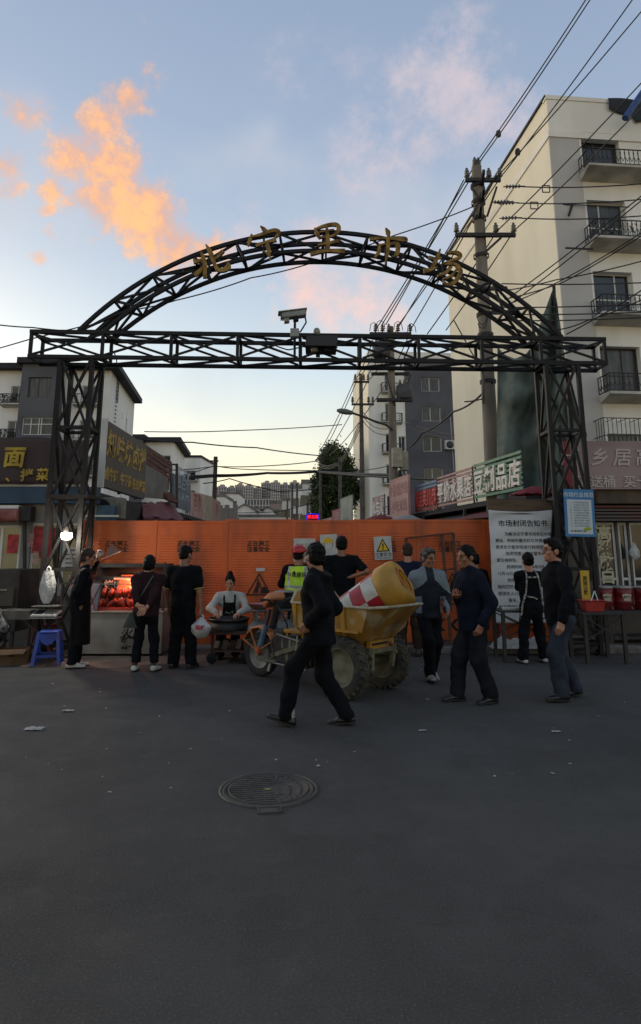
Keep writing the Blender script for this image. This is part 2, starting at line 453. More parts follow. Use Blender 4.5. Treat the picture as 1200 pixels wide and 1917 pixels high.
def balcony(par, M, x, y, w, d=.65, rail=.62, plants=False, simple=False, slab=None):
    """cantilevered slab with its ironwork rail"""
    s = MB(); P = lambda a, b, c: M @ Vector((a, b, c))
    vs = [P(x, y, 0), P(x + w, y, 0), P(x + w, y, d), P(x, y, d), P(x + .06, y - .24, 0), P(x + w - .06, y - .24, 0), P(x + w, y - .09, d), P(x, y - .09, d)]
    s.add(vs, [(0, 3, 2, 1), (4, 5, 6, 7), (3, 7, 6, 2), (0, 4, 7, 3), (1, 2, 6, 5)])
    o = s.build('balcony', slab or M_SLAB, par)
    r = MB(); q = .025 if not simple else .05
    c = [P(x + .05, y, .02), P(x + .05, y, d - .05), P(x + w - .05, y, d - .05), P(x + w - .05, y, .02)]
    U = (M.to_3x3() @ Vector((0, 1, 0)))
    for k in range(3):
        a, b = c[k], c[k + 1]; n = max(2, int((b - a).length / (.16 if not simple else .3)))
        r.bar(a + U * rail, b + U * rail, q * 1.3); r.bar(a + U * .05, b + U * .05, q)
        for i in range(n + (k == 2)):
            p = a.lerp(b, i / n); r.bar(p + U * .05, p + U * rail, q * (.8 if not simple else .7))
            if not simple and i < n:
                p2 = a.lerp(b, (i + 1) / n); mid = a.lerp(b, (i + .5) / n)
                pts = [p.lerp(p2, .1) + U * rail * .85, p.lerp(p2, .02) + U * rail * .55, mid + U * rail * .25, p.lerp(p2, .98) + U * rail * .55, p.lerp(p2, .9) + U * rail * .85]
                for a2, b2 in zip(pts, pts[1:]): r.bar(a2, b2, q * .6)
    r.build('railing', M_IRON, o)
    if plants:
        pm = MB()
        for i in range(7):
            p = c[1].lerp(c[2], (i + .5) / 7) - (M.to_3x3() @ Vector((0, 0, .12)))
            for k in range(26):
                a = p + Vector((random.gauss(0, .1), random.gauss(0, .07), 0)) + U * (random.random() * rail * .95)
                e = Vector((random.uniform(-1, 1), random.uniform(-1, 1), random.uniform(-1, 1))).normalized() * .07; e2 = e.orthogonal().normalized() * .05
                pm.add([a - e, a + e2, a + e, a - e2], [(0, 1, 2, 3)])
        tag(pm.build('pot_plants', M_PLANT, o), kind='stuff')
    return o
def ac_unit(par, M, x, y, s=.8):
    b = MB(); lbox(b, M, (x, y, .06), (x + s, y + s * .68, .38)); o = b.build('air_conditioner', M_AC, par, bevel=.02)
    f = MB(); ca = M @ Vector((x + s * .38, y + s * .34, .385)); MM = M.copy(); MM.translation = ca
    f.lathe([(0, .004), (s * .27, .004), (s * .27, .0)], MM, 20); f.build('fan_grille', mat('ac_grille', '#3b3b3b', .7), o)
    br = MB(); lbox(br, M, (x + .05, y - .05, 0), (x + .1, y, .4)); lbox(br, M, (x + s - .1, y - .05, 0), (x + s - .05, y, .4)); br.build('bracket', M_IRON, o)
    return o

# --- tall cream block on the right
A = Vector((8.4, 21.0, 0)); Bk = Vector((7.2, 34.0, 0)); HR = 18.3
side = (Bk - A).normalized(); fr = Vector((-side.y, side.x, 0)) * -1
cb = empty('apartment_building', A, label='tall cream apartment block with iron balconies behind the right gate column', cat='building')
MF = face_M(A, fr); MS = face_M(Bk, -side)
wins = [(1.2, 15.12 - 2.76 * i, 1.45, 1.78) for i in range(4)] + [(1.2, 4.45, 2.4, 1.1)] + [(5.4, 15.12 - 2.76 * i, 1.5, 1.5) for i in range(5)]
b = MB(); wall(b, MF, 11, HR, wins, .3); b.build('front_wall', M_WHITE, cb)
b = MB(); wall(b, MS, (Bk - A).length, HR, [], .2); b.build('side_wall', M_WARMLIT, cb)
b = MB(); lbox(b, MF, (-.02, 0, -.05), (1.12, HR - 1.72, .012)); b.build('shade_band', M_GBAND, cb)  # thin strip beside the corner, the wall's shading put into its colour
b = MB(); lbox(b, MF, (-.05, HR - 1.7, -.2), (11, HR - 1.45, .05)); b.bar(A + Vector((-.03, .2, HR - 1.58)), Bk + Vector((-.03, 0, HR - 1.58)), .08, .25)
lbox(b, MF, (-.04, HR - .12, -.25), (11, HR + .05, .03)); b.build('cornice', M_WHITE, cb)
b = MB(); b.add([MF @ Vector(p) for p in ((0, HR, 0), (11, HR, 0), (11, HR, -13), (0, HR, -13))], [(0, 1, 2, 3)]); b.build('roof', M_ROOF, cb)
b = MB(); b.bar(A + Vector((-.04, .0, HR + .02)), Bk + Vector((-.04, 0, HR + .02)), .06, .1); b.build('roof_flashing', M_ROOF, cb)
for i, (x, y, w, h) in enumerate(wins):
    if i < 4:
        window(cb, MF, x, y, w, h, M_FRAMED if i in (0, 3) else M_FRAMEW, (M_GLASS, M_CURT, M_GLASS, M_CURT)[i], (.38,) if i < 2 else (.62,), (.45,) if i != 0 else (), .3)
        balcony(cb, MF, .98, y - .02, 2.75, .8, .62, plants=(i == 1))
    else:
        window(cb, MF, x, y, w, h, M_FRAMEW, M_GLASS, (.5,), (), .3)
r = MB()                                   # burglar cage on the lowest window
cgx0, cgx1, cgy0, cgy1, cz = .75, 4.2, 4.2, 5.95, .62
for k in range(4):
    yy = cgy0 + (cgy1 - cgy0) * k / 3
    r.bar(MF @ Vector((cgx0, yy, 0)), MF @ Vector((cgx0, yy, cz)), .025); r.bar(MF @ Vector((cgx0, yy, cz)), MF @ Vector((cgx1, yy, cz)), .025)
for k in range(24):
    xx = cgx0 + (cgx1 - cgx0) * k / 23; r.bar(MF @ Vector((xx, cgy0, cz)), MF @ Vector((xx, cgy1, cz)), .016)
for k in range(5):
    zz = cz * k / 4; r.bar(MF @ Vector((cgx0, cgy0, zz)), MF @ Vector((cgx0, cgy1, zz)), .016)
for k in range(9): r.bar(MF @ Vector((cgx0 + k * .43, cgy1, 0)), MF @ Vector((cgx0 + k * .43, cgy1, cz)), .016)
r.build('window_cage', M_IRON, cb)
ac_unit(cb, MF, 3.25, 12.62)
b = MB(); b.bar(MF @ Vector((-.0, 11.95, .5)), MF @ Vector((1.0, 11.95, .5)), .05); b.bar(MF @ Vector((.3, 13.9, .02)), MF @ Vector((2.6, 13.75, .3)), .03)
b.bar(MF @ Vector((.62, 13.85, .05)), MF @ Vector((.38, 13.35, .2)), .06); b.build('clothes_bracket', M_IRON, cb)
# blue rolled awning hanging at the roof corner
aw = empty('rolled_awning', MF @ Vector((3.0, HR - .9, .3)), label='rolled blue tarpaulin over dark sheeting at the cream roof edge', cat='tarpaulin')
MB().tube([MF @ Vector((2.65 + .3 * k, HR - 1.15 + .42 * k, .55)) for k in range(6)], .13, 10).build('blue_roll', mat('blue_tarp', '#2c4d86', .5, c2='#1e3a6a', scale=7), aw)
MB().grid(lambda u, v: MF @ Vector((2.35 + 2.4 * u, HR + .02 - (1.25 - .55 * u + .1 * math.sin(u * 9)) * v * (.35 + .65 * u if u < .4 else 1), .09 + .05 * math.sin(u * 7 + v * 3))), 14, 8, .01).build('dark_sheet', mat('dark_sheeting', '#20262c', .7), aw)

# --- white and slate block further back on the right
def plain_building(name, label, A, B, C, h, m_front, m_side, wins_f, wins_s, eave=.0, roofz=.3, frame=None, overs=()):
    """A-B front corners (left, right), C the far corner of the visible side wall"""
    A, B, C = Vector(A), Vector(B), Vector(C)
    e = empty(name, A, label=label, cat='building')
    MFl = face_M(A, B - A); Ms = face_M(C, A - C) if C.x <= A.x + 40 and overs != 'right' else face_M(B, C - B)
    b = MB(); wall(b, MFl, (B - A).length, h, wins_f, .2); b.build('front_wall', m_front, e)
    L2 = (A - C).length if overs != 'right' else (C - B).length
    b = MB(); wall(b, Ms, L2, h, wins_s, .2); b.build('side_wall', m_side, e)
    for i, r in enumerate(wins_f): window(e, MFl, *r, frame or M_FRAMEW, (M_GLASS, M_CURT)[i % 3 == 1], (.45,), (), .2, .07)
    for i, r in enumerate(wins_s): window(e, Ms, *r, frame or M_FRAMEW, M_GLASS, (.5,), (), .2, .07)
    b = MB()
    far = (C - A) if overs != 'right' else (C - B)
    n = (B - A).normalized(); f = far.normalized()
    p = [A - n * eave - f * eave, B + n * eave - f * eave, B + n * eave + far, A - n * eave + far]
    b.add([q + Vector((0, 0, z)) for z in (h, h + roofz) for q in p], [(3, 2, 1, 0), (4, 5, 6, 7), (0, 1, 5, 4), (1, 2, 6, 5), (2, 3, 7, 6), (3, 0, 4, 7)])
    b.build('roof', M_ROOF if eave else m_front, e)
    return e, MFl, Ms
A2 = Vector((4.45, 58, 0)); B2 = Vector((14.2, 58.9, 0)); C2 = Vector((3.55, 68.5, 0)); H2 = 20.2
wf = []
for i in range(6):
    z = 16.55 - 2.86 * i
    wf += [(1.55, z, .85, 1.75), (5.05, z + .12, 1.75, 1.35), (8.25, z + .12, 1.2, 1.35)]
    if i > 1: wf.append((2.75, z + .1, .65, 1.4))
wb, MF2, MS2 = plain_building('apartment_building', 'white and slate grey apartment block behind the transformer pole', A2, B2, C2, H2, M_WHITE, M_WARMLIT, wf, [])
b = MB(); wall(b, MF2 @ Matrix.Translation((0, 0, .06)), 9.79, H2 - .3, [r for r in wf if r[0] > 4], .2, 3.45, .0); lbox(b, MF2, (3.45, 0, -.02), (3.5, H2 - .3, .058)); b.build('slate_cladding', M_GREYB, wb)
for i in range(5): balcony(wb, MF2, 1.15, 16.5 - 2.86 * i, 1.95, .6, .75, simple=True)
ac_unit(wb, MF2, 7.0, 16.55 - 2.86 * 2 + .3, 1.25)
b = MB(); b.bar(MF2 @ Vector((8.0, 3, .1)), MF2 @ Vector((7.7, 14.2, .1)), .05); b.build('drain_pipe', M_FRAMEW, wb)
rg = MB(); rg.lathe([(.42, -.05), (.58, -.05), (.58, .05), (.42, .05)], MF2 @ Matrix.Translation((5.6, 4.75, .35)), 20, close=True)
rg.lathe([(.42, -.05), (.58, -.05), (.58, .05), (.42, .05)], MF2 @ Matrix.Translation((6.3, 4.72, .35)), 20, close=True); rg.build('cable_coil', M_IRON, wb)

# --- left block with slate stair bay
A3 = Vector((-32, 50, 0)); B3 = Vector((-16.9, 50, 0)); C3 = Vector((-18.3, 61.5, 0)); H3 = 16.2
wl = []
def lx(px, py=740): return ray(px, py)[0] * 50 + 32
for z in (13.35, 10.5, 7.65, 4.8):
    wl += [(lx(20), z, 1.25, 1.55), (lx(153), z, 1.3, 1.6)]
bay = [(lx(61), 13.75, 1.85, 1.65), (lx(56), 10.75, 2.45, 1.4), (lx(52), 7.7, 2.4, 1.4)]
lb, MF3, MS3 = plain_building('apartment_building', 'off white apartment block with slate stair bay behind the left gate column', A3, B3, C3, H3, M_WHITE2, M_WHITE2,
    wl, [(7.6, 12.2, .5, 1.7), (5.6, 13.4, .3, .6), (7.4, 9.3, .5, 1.5), (5.2, 10.2, .3, .7), (7.2, 6.4, .5, 1.5)], .75, .45, M_FRAMEW, 'right')
b = MB(); MB3 = MF3 @ Matrix.Translation((0, 0, .9)); wall(b, MB3, lx(118), H3 + .3, bay, .2, lx(47)); 
lbox(b, MF3, (lx(47), 0, .02), (lx(47) + .04, H3 + .3, .899)); lbox(b, MF3, (lx(118) - .04, 0, .02), (lx(118), H3 + .3, .899)); b.build('stair_bay', M_GREYB, lb)
for r_, hs in zip(bay, ((), (.62,), (.62,))): window(lb, MB3, *r_, M_FRAMED if not hs else M_FRAMEW, M_CURT, (.42,) if not hs else (.27, .52, .6), hs, .2, .07)
b = MB(); lbox(b, MF3, (lx(47) - .3, H3 + .3, -.2), (lx(118) + .3, H3 + .75, 1.3)); b.build('bay_roof', M_ROOF, lb)
for i, z in enumerate((13.35, 10.5, 7.65)):
    balcony(lb, MF3, lx(20) - .55, z, 1.95, .7, .75, plants=True, simple=True); balcony(lb, MF3, lx(153) - .5, z, 2.1, .7, .75, simple=True)
ac_unit(lb, MF3, lx(126), 7.2, 1.15)
b = MB()
for k in range(22):
    zz = 15.8 - k * .33; p = MS3 @ Vector((2.2, zz, .06)); q = MS3 @ Vector((2.75, zz, .06)); b.bar(p, q, .05)
b.bar(MS3 @ Vector((2.2, 14.2, .1)), MS3 @ Vector((2.2, 16.6, .1)), .06); b.bar(MS3 @ Vector((2.75, 14.2, .1)), MS3 @ Vector((2.75, 16.6, .1)), .06); b.build('ladder', M_IRON, lb)
b = MB(); b.tube([MS3 @ Vector((1.2, 16.7, .2)), MS3 @ Vector((1.1, 17.6, .1)), MS3 @ Vector((.6, 17.9, 0))], .05, 6); b.build('roof_mast', M_IRON, lb)

# two more blocks of the same row further down the left side
A4 = at(262, 900, 80); A4.z = 0; B4 = at(323, 900, 80); B4.z = 0; C4 = Vector((B4.x - 1.2, 92, 0))
l2, MF4, MS4 = plain_building('apartment_building', 'smaller off white block with dark eaves right of the brown shop sign', A4, B4, C4, 15.6, M_WHITE2, M_WHITE2,
    [(2.1, 12.3, 1.6, 1.6), (2.1, 9.4, 1.6, 1.6), (2.1, 6.5, 1.6, 1.6)], [], .9, .5, None, 'right')
b = MB(); lbox(b, MF4, (-1.9, 0, -.5), (.35, 15.9, .9)); b.build('stair_bay', M_GREYB, l2)
b = MB(); lbox(b, MF4, (-2.3, 15.9, -.5), (.6, 16.4, 1.2)); b.build('bay_roof', M_ROOF, l2)
A5 = at(341, 900, 97); A5.z = 0; B5 = at(374, 900, 97); B5.z = 0; C5 = Vector((B5.x + .6, 105, 0))
l3, MF5, MS5 = plain_building('apartment_building', 'farthest pale block of the left row beside the bare wooden pole', A5, B5, C5, 16.2, M_WHITE2, M_WHITE2,
    [(.5, 12.6, 1.5, 1.6), (.5, 9.6, 1.5, 1.6), (.5, 6.6, 1.5, 1.6)], [(2.5, 9, 1, 1.4)], .15, .35, None, 'right')
for i in range(2): balcony(l3, MF5, .2, 12.6 - 3 * i, 2.2, .7, .8, simple=True)

# --- low white houses at the end of the street
M_HOUSE = mat('far_house_white', '#dedad4', .9, c2='#cfcbc5', scale=.3)
M_HROOF = mat('far_house_roof', '#77736f', .9, c2='#5f5b58', scale=.5)
def far_house(pxa, pxb, ptop, Y, label, gables=1, floors=4, mw=None, group=None):
    a = at(pxa, ptop, Y); b_ = at(pxb, ptop, Y); w = b_.x - a.x; h = a.z
    e = empty('house', (a.x, Y, 0), label=label, cat='house', group=group)
    gh = w / gables * .28 if gables else 0
    m = MB(); m.bb((a.x, Y, 0), (b_.x, Y + 14, h - gh))
    m.build('wall', mw or M_HOUSE, e)
    rf = MB()
    for k in range(gables):
        x0 = a.x + w * k / gables; x1 = a.x + w * (k + 1) / gables; xm = (x0 + x1) / 2
        m2 = MB(); m2.prism([(x0, h - gh), (x1, h - gh), (xm, h)], Matrix.Translation((0, Y + 12, 0)) @ Matrix.Rotation(R(90), 4, 'X'), 12 - .02); m2.build('gable', mw or M_HOUSE, e)
        for s, (p, q) in enumerate(((x0, xm), (xm, x1))):
            rf.bar(((p + (-.5 if s == 0 else 0)), Y + 6, h - gh - .1 if s == 0 else h + .25), (q + (0 if s == 0 else .5), Y + 6, h + .25 if s == 0 else h - gh - .1), 13.2, .35)
    if gables: rf.build('roof', M_HROOF, e)
    else: rf.bb((a.x - .2, Y - .2, h - gh), (b_.x + .2, Y + 14.2, h - gh + .6)).build('roof', M_HROOF, e)
    nw = max(2, int(w / 3.4))
    me = None
    for j in range(floors):
        z = h - gh - 2.6 - j * 3.0
        if z < 2: break
        for i in range(nw):
            x = a.x + w * (i + .5) / nw
            if me is None: me = MB().box((0, 0, 0), (1.5, .24, 1.5)).mesh('window', M_GLASS)
            link_mesh('window', me, e, Matrix.Translation((x - a.x, -.02, z)))
    return e
far_house(413, 447, 925, 175, 'tall narrow pale house left of the gabled roofs', 0, 5)
far_house(440, 478, 945, 165, 'pale house with one low gable at the street end', 1, 4)
far_house(470, 512, 950, 170, 'pale twin gabled house at the street end', 2, 4)
far_house(447, 530, 968, 150, 'low white row house with small dark windows above the hoarding', 0, 2)
far_house(505, 560, 942, 190, 'pinkish brown low house in front of the far towers', 0, 3, mat('far_house_pink', '#8f7f78', .9))
far_house(528, 545, 937, 130, 'slim white block left of the far street poles', 0, 6)
far_house(544, 578, 915, 125, 'white stepped block beside the dark tree', 0, 7)
far_house(566, 590, 905, 100, 'white slab block just left of the dark tree', 0, 7)
far_house(383, 420, 930, 140, 'pale block peeping out right of the wooden pole', 0, 4)

# --- far towers
M_TOWER = mat('hazed_far_tower', '#a39c99', .9, c2='#948e8d', scale=.05)  # wall colour paled to stand in for distance haze
M_TSLAB = mat('far_tower_ledge', '#b3aca7', .9)
def tower(pxa, pxb, ptop, Y, label):
    a = at(pxa, ptop, Y); b_ = at(pxb, ptop, Y); w = b_.x - a.x; h = a.z
    e = empty('tower_block', (a.x, Y, 0), label=label, cat='tower block', group='far residential towers')
    m = MB(); m.bb((a.x, Y, 0), (b_.x, Y + 18, h - 3)); m.bb((a.x + w * .3, Y + 4, h - 3), (a.x + w * .7, Y + 14, h)); m.bb((a.x + w * .12, Y + 5, h - 3), (a.x + w * .22, Y + 12, h - 1.2)); m.build('wall', M_TOWER, e)
    gl = MB(); led = MB()
    nf = int((h - 6) / 3.1)
    for k in range(4):
        x0 = a.x + w * (k + .16) / 4; x1 = a.x + w * (k + .84) / 4
        if k % 2: gl.bb((x0, Y - .35, 3), (x1, Y - .02, h - 4))
        else: gl.bb((x0 + w * .03, Y - .3, 3), (x1 - w * .03, Y - .02, h - 4))
    gl.build('glazing', mat('far_glass', '#5d6168', .3), e)
    for j in range(nf): led.bb((a.x - .2, Y - 1.0, 4 + j * 3.1), (b_.x + .2, Y - .36, 4.9 + j * 3.1))
    led.build('floor_ledges', M_TSLAB, e)
    mu = MB()
    for k in range(5): mu.bb((a.x + w * k / 4 - .5, Y - 1.3, 0), (a.x + w * k / 4 + .5, Y - 1.02, h - 2.5))
    mu.build('piers', M_TSLAB, e)
for k, (xa, xb, yt) in enumerate([(405, 424, 911), (424, 441, 913), (441, 456, 908), (456, 474, 910), (474, 490, 914), (490, 508, 904), (508, 524, 903), (524, 543, 907), (543, 560, 903), (560, 578, 906)]):
    tower(xa, xb, yt - 5, 690 + (k % 3) * 9, 'grey residential tower in the far skyline, %s' % ['leftmost of the row', 'second from the left', 'third from the left', 'fourth from the left', 'fifth from the left, lowest', 'sixth from the left, with higher roof', 'fourth from the right', 'third from the right', 'second from the right', 'rightmost, beside the tree'][k])
e = empty('office_block', at(455, 960, 420) * 1.0, label='dark glazed office block below the far towers', cat='building'); 
a = at(452, 934, 420); b_ = at(532, 934, 420)
MB().bb((a.x, 420, 0), (b_.x, 440, a.z)).build('wall', mat('far_office', '#4a505a', .4), e)
m = MB()
for k in range(15): m.bb((a.x + (b_.x - a.x) * k / 14 - .35, 419.4, 0), (a.x + (b_.x - a.x) * k / 14 + .35, 419.98, a.z))
for k in range(6): m.bb((a.x, 419.5, a.z - .6 - k * 4), (b_.x, 419.97, a.z - k * 4))
m.build('facade_grid', M_TSLAB, e)
# ------------------------------------------------------------------ market gate
M_STEEL = mat('black_painted_steel', '#111012', .6, c2='#1d1816', scale=14, lo=.5, hi=.72, bump=.12, bscale=70, dirt='#2a2522', dscale=3, damt=.35, spec=.3)
M_GOLD = mat('tarnished_gold', '#8a6a34', .42, .7, c2='#5d4420', scale=7, bump=.15, bscale=30)
GD = .45
def gY(px): return 10.35 + .4 * (px - 60) / 1070
def G(px, py, back=0.0): return at(px, py, gY(px) + back)
gate = empty('market_gate', (0, 10.55, 0), label='black steel lattice archway spanning the market entrance with gold characters', cat='gateway')
def gbar(name, a, b, w, h=None, m=None): return MB().bar(a, b, w, h).build(name, m or M_STEEL, gate)
def curve_bar(name, pts, w):
    mb = MB()
    n = len(pts); vs = []
    for i, p in enumerate(pts):
        d = (Vector(pts[min(i + 1, n - 1)]) - Vector(pts[max(i - 1, 0)])).normalized()
        y = Vector((0, 1, 0)); y = (y - d * y.dot(d)).normalized(); x = d.cross(y)
        for sx, sy in ((-1, -1), (1, -1), (1, 1), (-1, 1)): vs.append(Vector(p) + x * (sx * w / 2) + y * (sy * w / 2))
    fs = [(i * 4 + k, i * 4 + (k + 1) % 4, (i + 1) * 4 + (k + 1) % 4, (i + 1) * 4 + k) for i in range(n - 1) for k in range(4)] + [(3, 2, 1, 0), tuple(range(4 * n - 4, 4 * n))]
    mb.add(vs, fs); return mb.build(name, M_STEEL, gate)
ZT, ZB = 5.27, 4.83
xl, xr = G(60, 620).x, G(1130, 632).x
def gp(t, z, back=0.0):
    """point of the gate plane, t from 0 (left beam end) to 1"""
    return Vector((xl + (xr - xl) * t, 10.35 + .4 * t + back, z))
CH = .062
for z in (ZT, ZB):
    for bk in (0, GD): gbar('chord', gp(-.003, z, bk), gp(1.003, z, bk), CH)
posts = [0, .121, .238, .352, .46, .565, .668, .78, .885, 1.0]
for k, t in enumerate(posts):
    for bk in (0, GD): gbar('post', gp(t, ZB + .03, bk), gp(t, ZT - .03, bk), .05)
    for z in (ZT, ZB): gbar('spacer', gp(t, z, .03), gp(t, z, GD - .03), .045)
    if k:
        t0 = posts[k - 1] + .004; t1 = t - .004
        gbar('brace', gp(t0, ZB + .04, -.004), gp(t1, ZT - .04, -.004), .034); gbar('brace', gp(t0, ZT - .04, .012), gp(t1, ZB + .04, .012), .034)
        gbar('brace', gp(t0, ZT - .04, GD), gp(t1, ZB + .04, GD), .034)
        gbar('brace', gp(t0, ZT, .04), gp(t1, ZT, GD - .04), .034); gbar('brace', gp(t0, ZB, GD - .04), gp(t1, ZB, .04), .034)
# arch: circles fitted to the two visible rims
def fit(pts):
    P_ = np.array([(p.x, p.z) for p in pts]); A_ = np.c_[2 * P_, np.ones(len(P_))]; s = np.linalg.lstsq(A_, (P_ ** 2).sum(1), rcond=None)[0]
    return s[0], s[1], math.sqrt(s[2] + s[0] ** 2 + s[1] ** 2)
outer = fit([G(*p) for p in ((151, 620), (190, 582), (240, 542), (290, 512), (340, 487), (400, 465), (465, 447), (530, 437), (612, 435), (693, 442), (754, 456), (810, 475), (861, 496), (922, 528), (973, 561), (1020, 598), (1050, 629))])
inner = fit([G(p[0], p[1], GD) for p in ((232, 620), (305, 567), (360, 540), (420, 517), (500, 500), (590, 491), (670, 496), (731, 510), (796, 526), (843, 549), (899, 577), (964, 629))])
def arc(c, bk, n=48):
    a0 = math.asin((ZT + .02 - c[1]) / c[2]); a1 = math.pi - a0
    return [Vector((c[0] + c[2] * math.cos(a1 + (a0 - a1) * i / n), 0, c[1] + c[2] * math.sin(a1 + (a0 - a1) * i / n))) for i in range(n + 1)], bk
def onplane(p, bk): return Vector((p.x, 10.35 + .4 * (p.x - xl) / (xr - xl) + bk, p.z))
OP, IP = arc(outer, 0)[0], arc(inner, 0)[0]
for bk in (0, GD):
    curve_bar('arch_chord', [onplane(p, bk) for p in OP], CH); curve_bar('arch_chord', [onplane(p, bk) for p in IP], CH)
NB = 12; st = 48 // NB
for k in range(NB + 1):
    i = k * st
    for bk in (0, GD): gbar('arch_post', onplane(OP[i].lerp(IP[i], .06), bk), onplane(OP[i].lerp(IP[i], .94), bk), .042)
    if k:
        j = (k - 1) * st; q = onplane
        gbar('arch_brace', q(OP[j], -.003), q(IP[i], -.003), .036); gbar('arch_brace', q(IP[j], GD), q(OP[i], GD), .036)
        gbar('arch_brace', q(OP[j] if k % 2 else OP[i], .04), q(OP[i] if k % 2 else OP[j], GD - .04), .036)
        gbar('arch_brace', q(IP[i] if k % 2 else IP[j], .04), q(IP[j] if k % 2 else IP[i], GD - .04), .036)
        gbar('arch_spacer', q(OP[i], .03), q(OP[i], GD - .03), .036); gbar('arch_spacer', q(IP[i], .03), q(IP[i], GD - .03), .036)
# the two lattice columns
def column(xa, xb, Yc):
    lv = [0, .18, 1.33, 2.48, 3.63, 4.8]
    for x in (xa, xb):
        for y in (Yc, Yc + .5): gbar('column_post', Vector((x, y, 0)), Vector((x, y, 4.8)), .068)
    for a, b_ in zip(lv, lv[1:]):
        for fx in range(4):
            p0, p1 = [(Vector((xa, Yc, 0)), Vector((xb, Yc, 0))), (Vector((xb, Yc, 0)), Vector((xb, Yc + .5, 0))), (Vector((xb, Yc + .5, 0)), Vector((xa, Yc + .5, 0))), (Vector((xa, Yc + .5, 0)), Vector((xa, Yc, 0)))][fx]
            za, zb = Vector((0, 0, a + .02)), Vector((0, 0, b_ - .02)); e = (p1 - p0).normalized() * .03
            gbar('column_brace', p0 + za + e, p1 + zb - e, .042, .042)
            if a > .1 and fx in (0, 2): gbar('column_brace', p0 + zb + e, p1 + za - e, .036, .036)
            gbar('column_tie', p0 + Vector((0, 0, b_)) + e, p1 + Vector((0, 0, b_)) - e, .05)
    for x in (xa, xb):
        for y in (Yc, Yc + .5): MB().bb((x - .09, y - .09, 0), (x + .09, y + .09, .02)).build('base_plate', M_STEEL, gate)
xa_, xb_ = at(112, 690, 10.4).x, at(172, 690, 10.4).x
column(xa_, xb_, 10.4)
column(at(1022, 690, 10.68).x, at(1082, 690, 10.68).x, 10.68)
MB().bb((xa_ - .06, 10.36, 2.46), (xb_ + .1, 10.94, 2.52)).build('platform_plate', M_STEEL, gate)
# brush characters cut from gold sheet
GLYPH = {
 '北': [[(.32, .88, .06), (.36, .5, .10), (.26, -.02, .10)], [(.02, .60, .11), (.2, .60, .08), (.34, .64, .05)], [(-.04, .16, .11), (.15, .26, .09), (.36, .44, .04)], [(1.0, .74, .10), (.82, .60, .08), (.64, .50, .03)], [(.52, 1.08, .03), (.60, .8, .12), (.64, .45, .10), (.70, .18, .10), (.88, .10, .11), (1.04, .18, .14), (1.08, .34, .03)]],
 '宁': [[(.42, 1.06, .03), (.52, .95, .10), (.66, .84, .05)], [(.14, .80, .04), (.06, .58, .09), (.0, .40, .03)], [(.10, .70, .04), (.42, .76, .08), (.84, .88, .10), (1.0, .78, .10), (.82, .58, .02)], [(.26, .40, .10), (.55, .48, .07), (.90, .56, .11)], [(.6, .5, .08), (.64, .22, .10), (.68, -.10, .02)], [(.67, .0, .05), (.56, .12, .05), (.44, .20, .02)]],
 '里': [[(.16, .92, .03), (.22, .74, .09), (.32, .54, .06)], [(.16, .86, .05), (.5, .98, .08), (.84, 1.0, .10), (.93, .84, .11), (.74, .62, .06), (.34, .58, .05)], [(.3, .76, .05), (.78, .82, .05)], [(.55, .94, .06), (.56, .5, .11), (.55, .08, .10)], [(.24, .32, .06), (.55, .36, .07), (.92, .42, .10)], [(-.02, .02, .10), (.5, .10, .08), (1.08, .06, .13)]],
 '市': [[(.48, 1.10, .03), (.56, .96, .12), (.60, .84, .06)], [(-.02, .70, .09), (.5, .75, .07), (1.08, .73, .14), (1.14, .66, .03)], [(.3, .52, .05), (.27, .25, .10), (.14, .06, .03)], [(.3, .50, .05), (.6, .55, .06), (.86, .54, .11), (.86, .22, .11), (.68, .10, .02)], [(.56, .74, .09), (.56, .3, .10), (.48, -.18, .02)]],
 '场': [[(.0, .64, .11), (.2, .66, .07), (.40, .74, .04)], [(.30, 1.02, .04), (.24, .6, .11), (.14, .22, .06)], [(-.06, .16, .12), (.12, .24, .09), (.34, .38, .03)], [(.52, .94, .04), (.84, 1.02, .10), (.96, .9, .09), (.62, .64, .05), (.50, .54, .05), (.86, .62, .08), (1.08, .42, .11), (.98, .05, .10), (.76, -.12, .07), (.58, -.02, .03)], [(.78, .52, .05), (.62, .26, .08), (.40, .10, .04)], [(.96, .52, .04), (.82, .20, .07), (.60, .04, .03)]]}
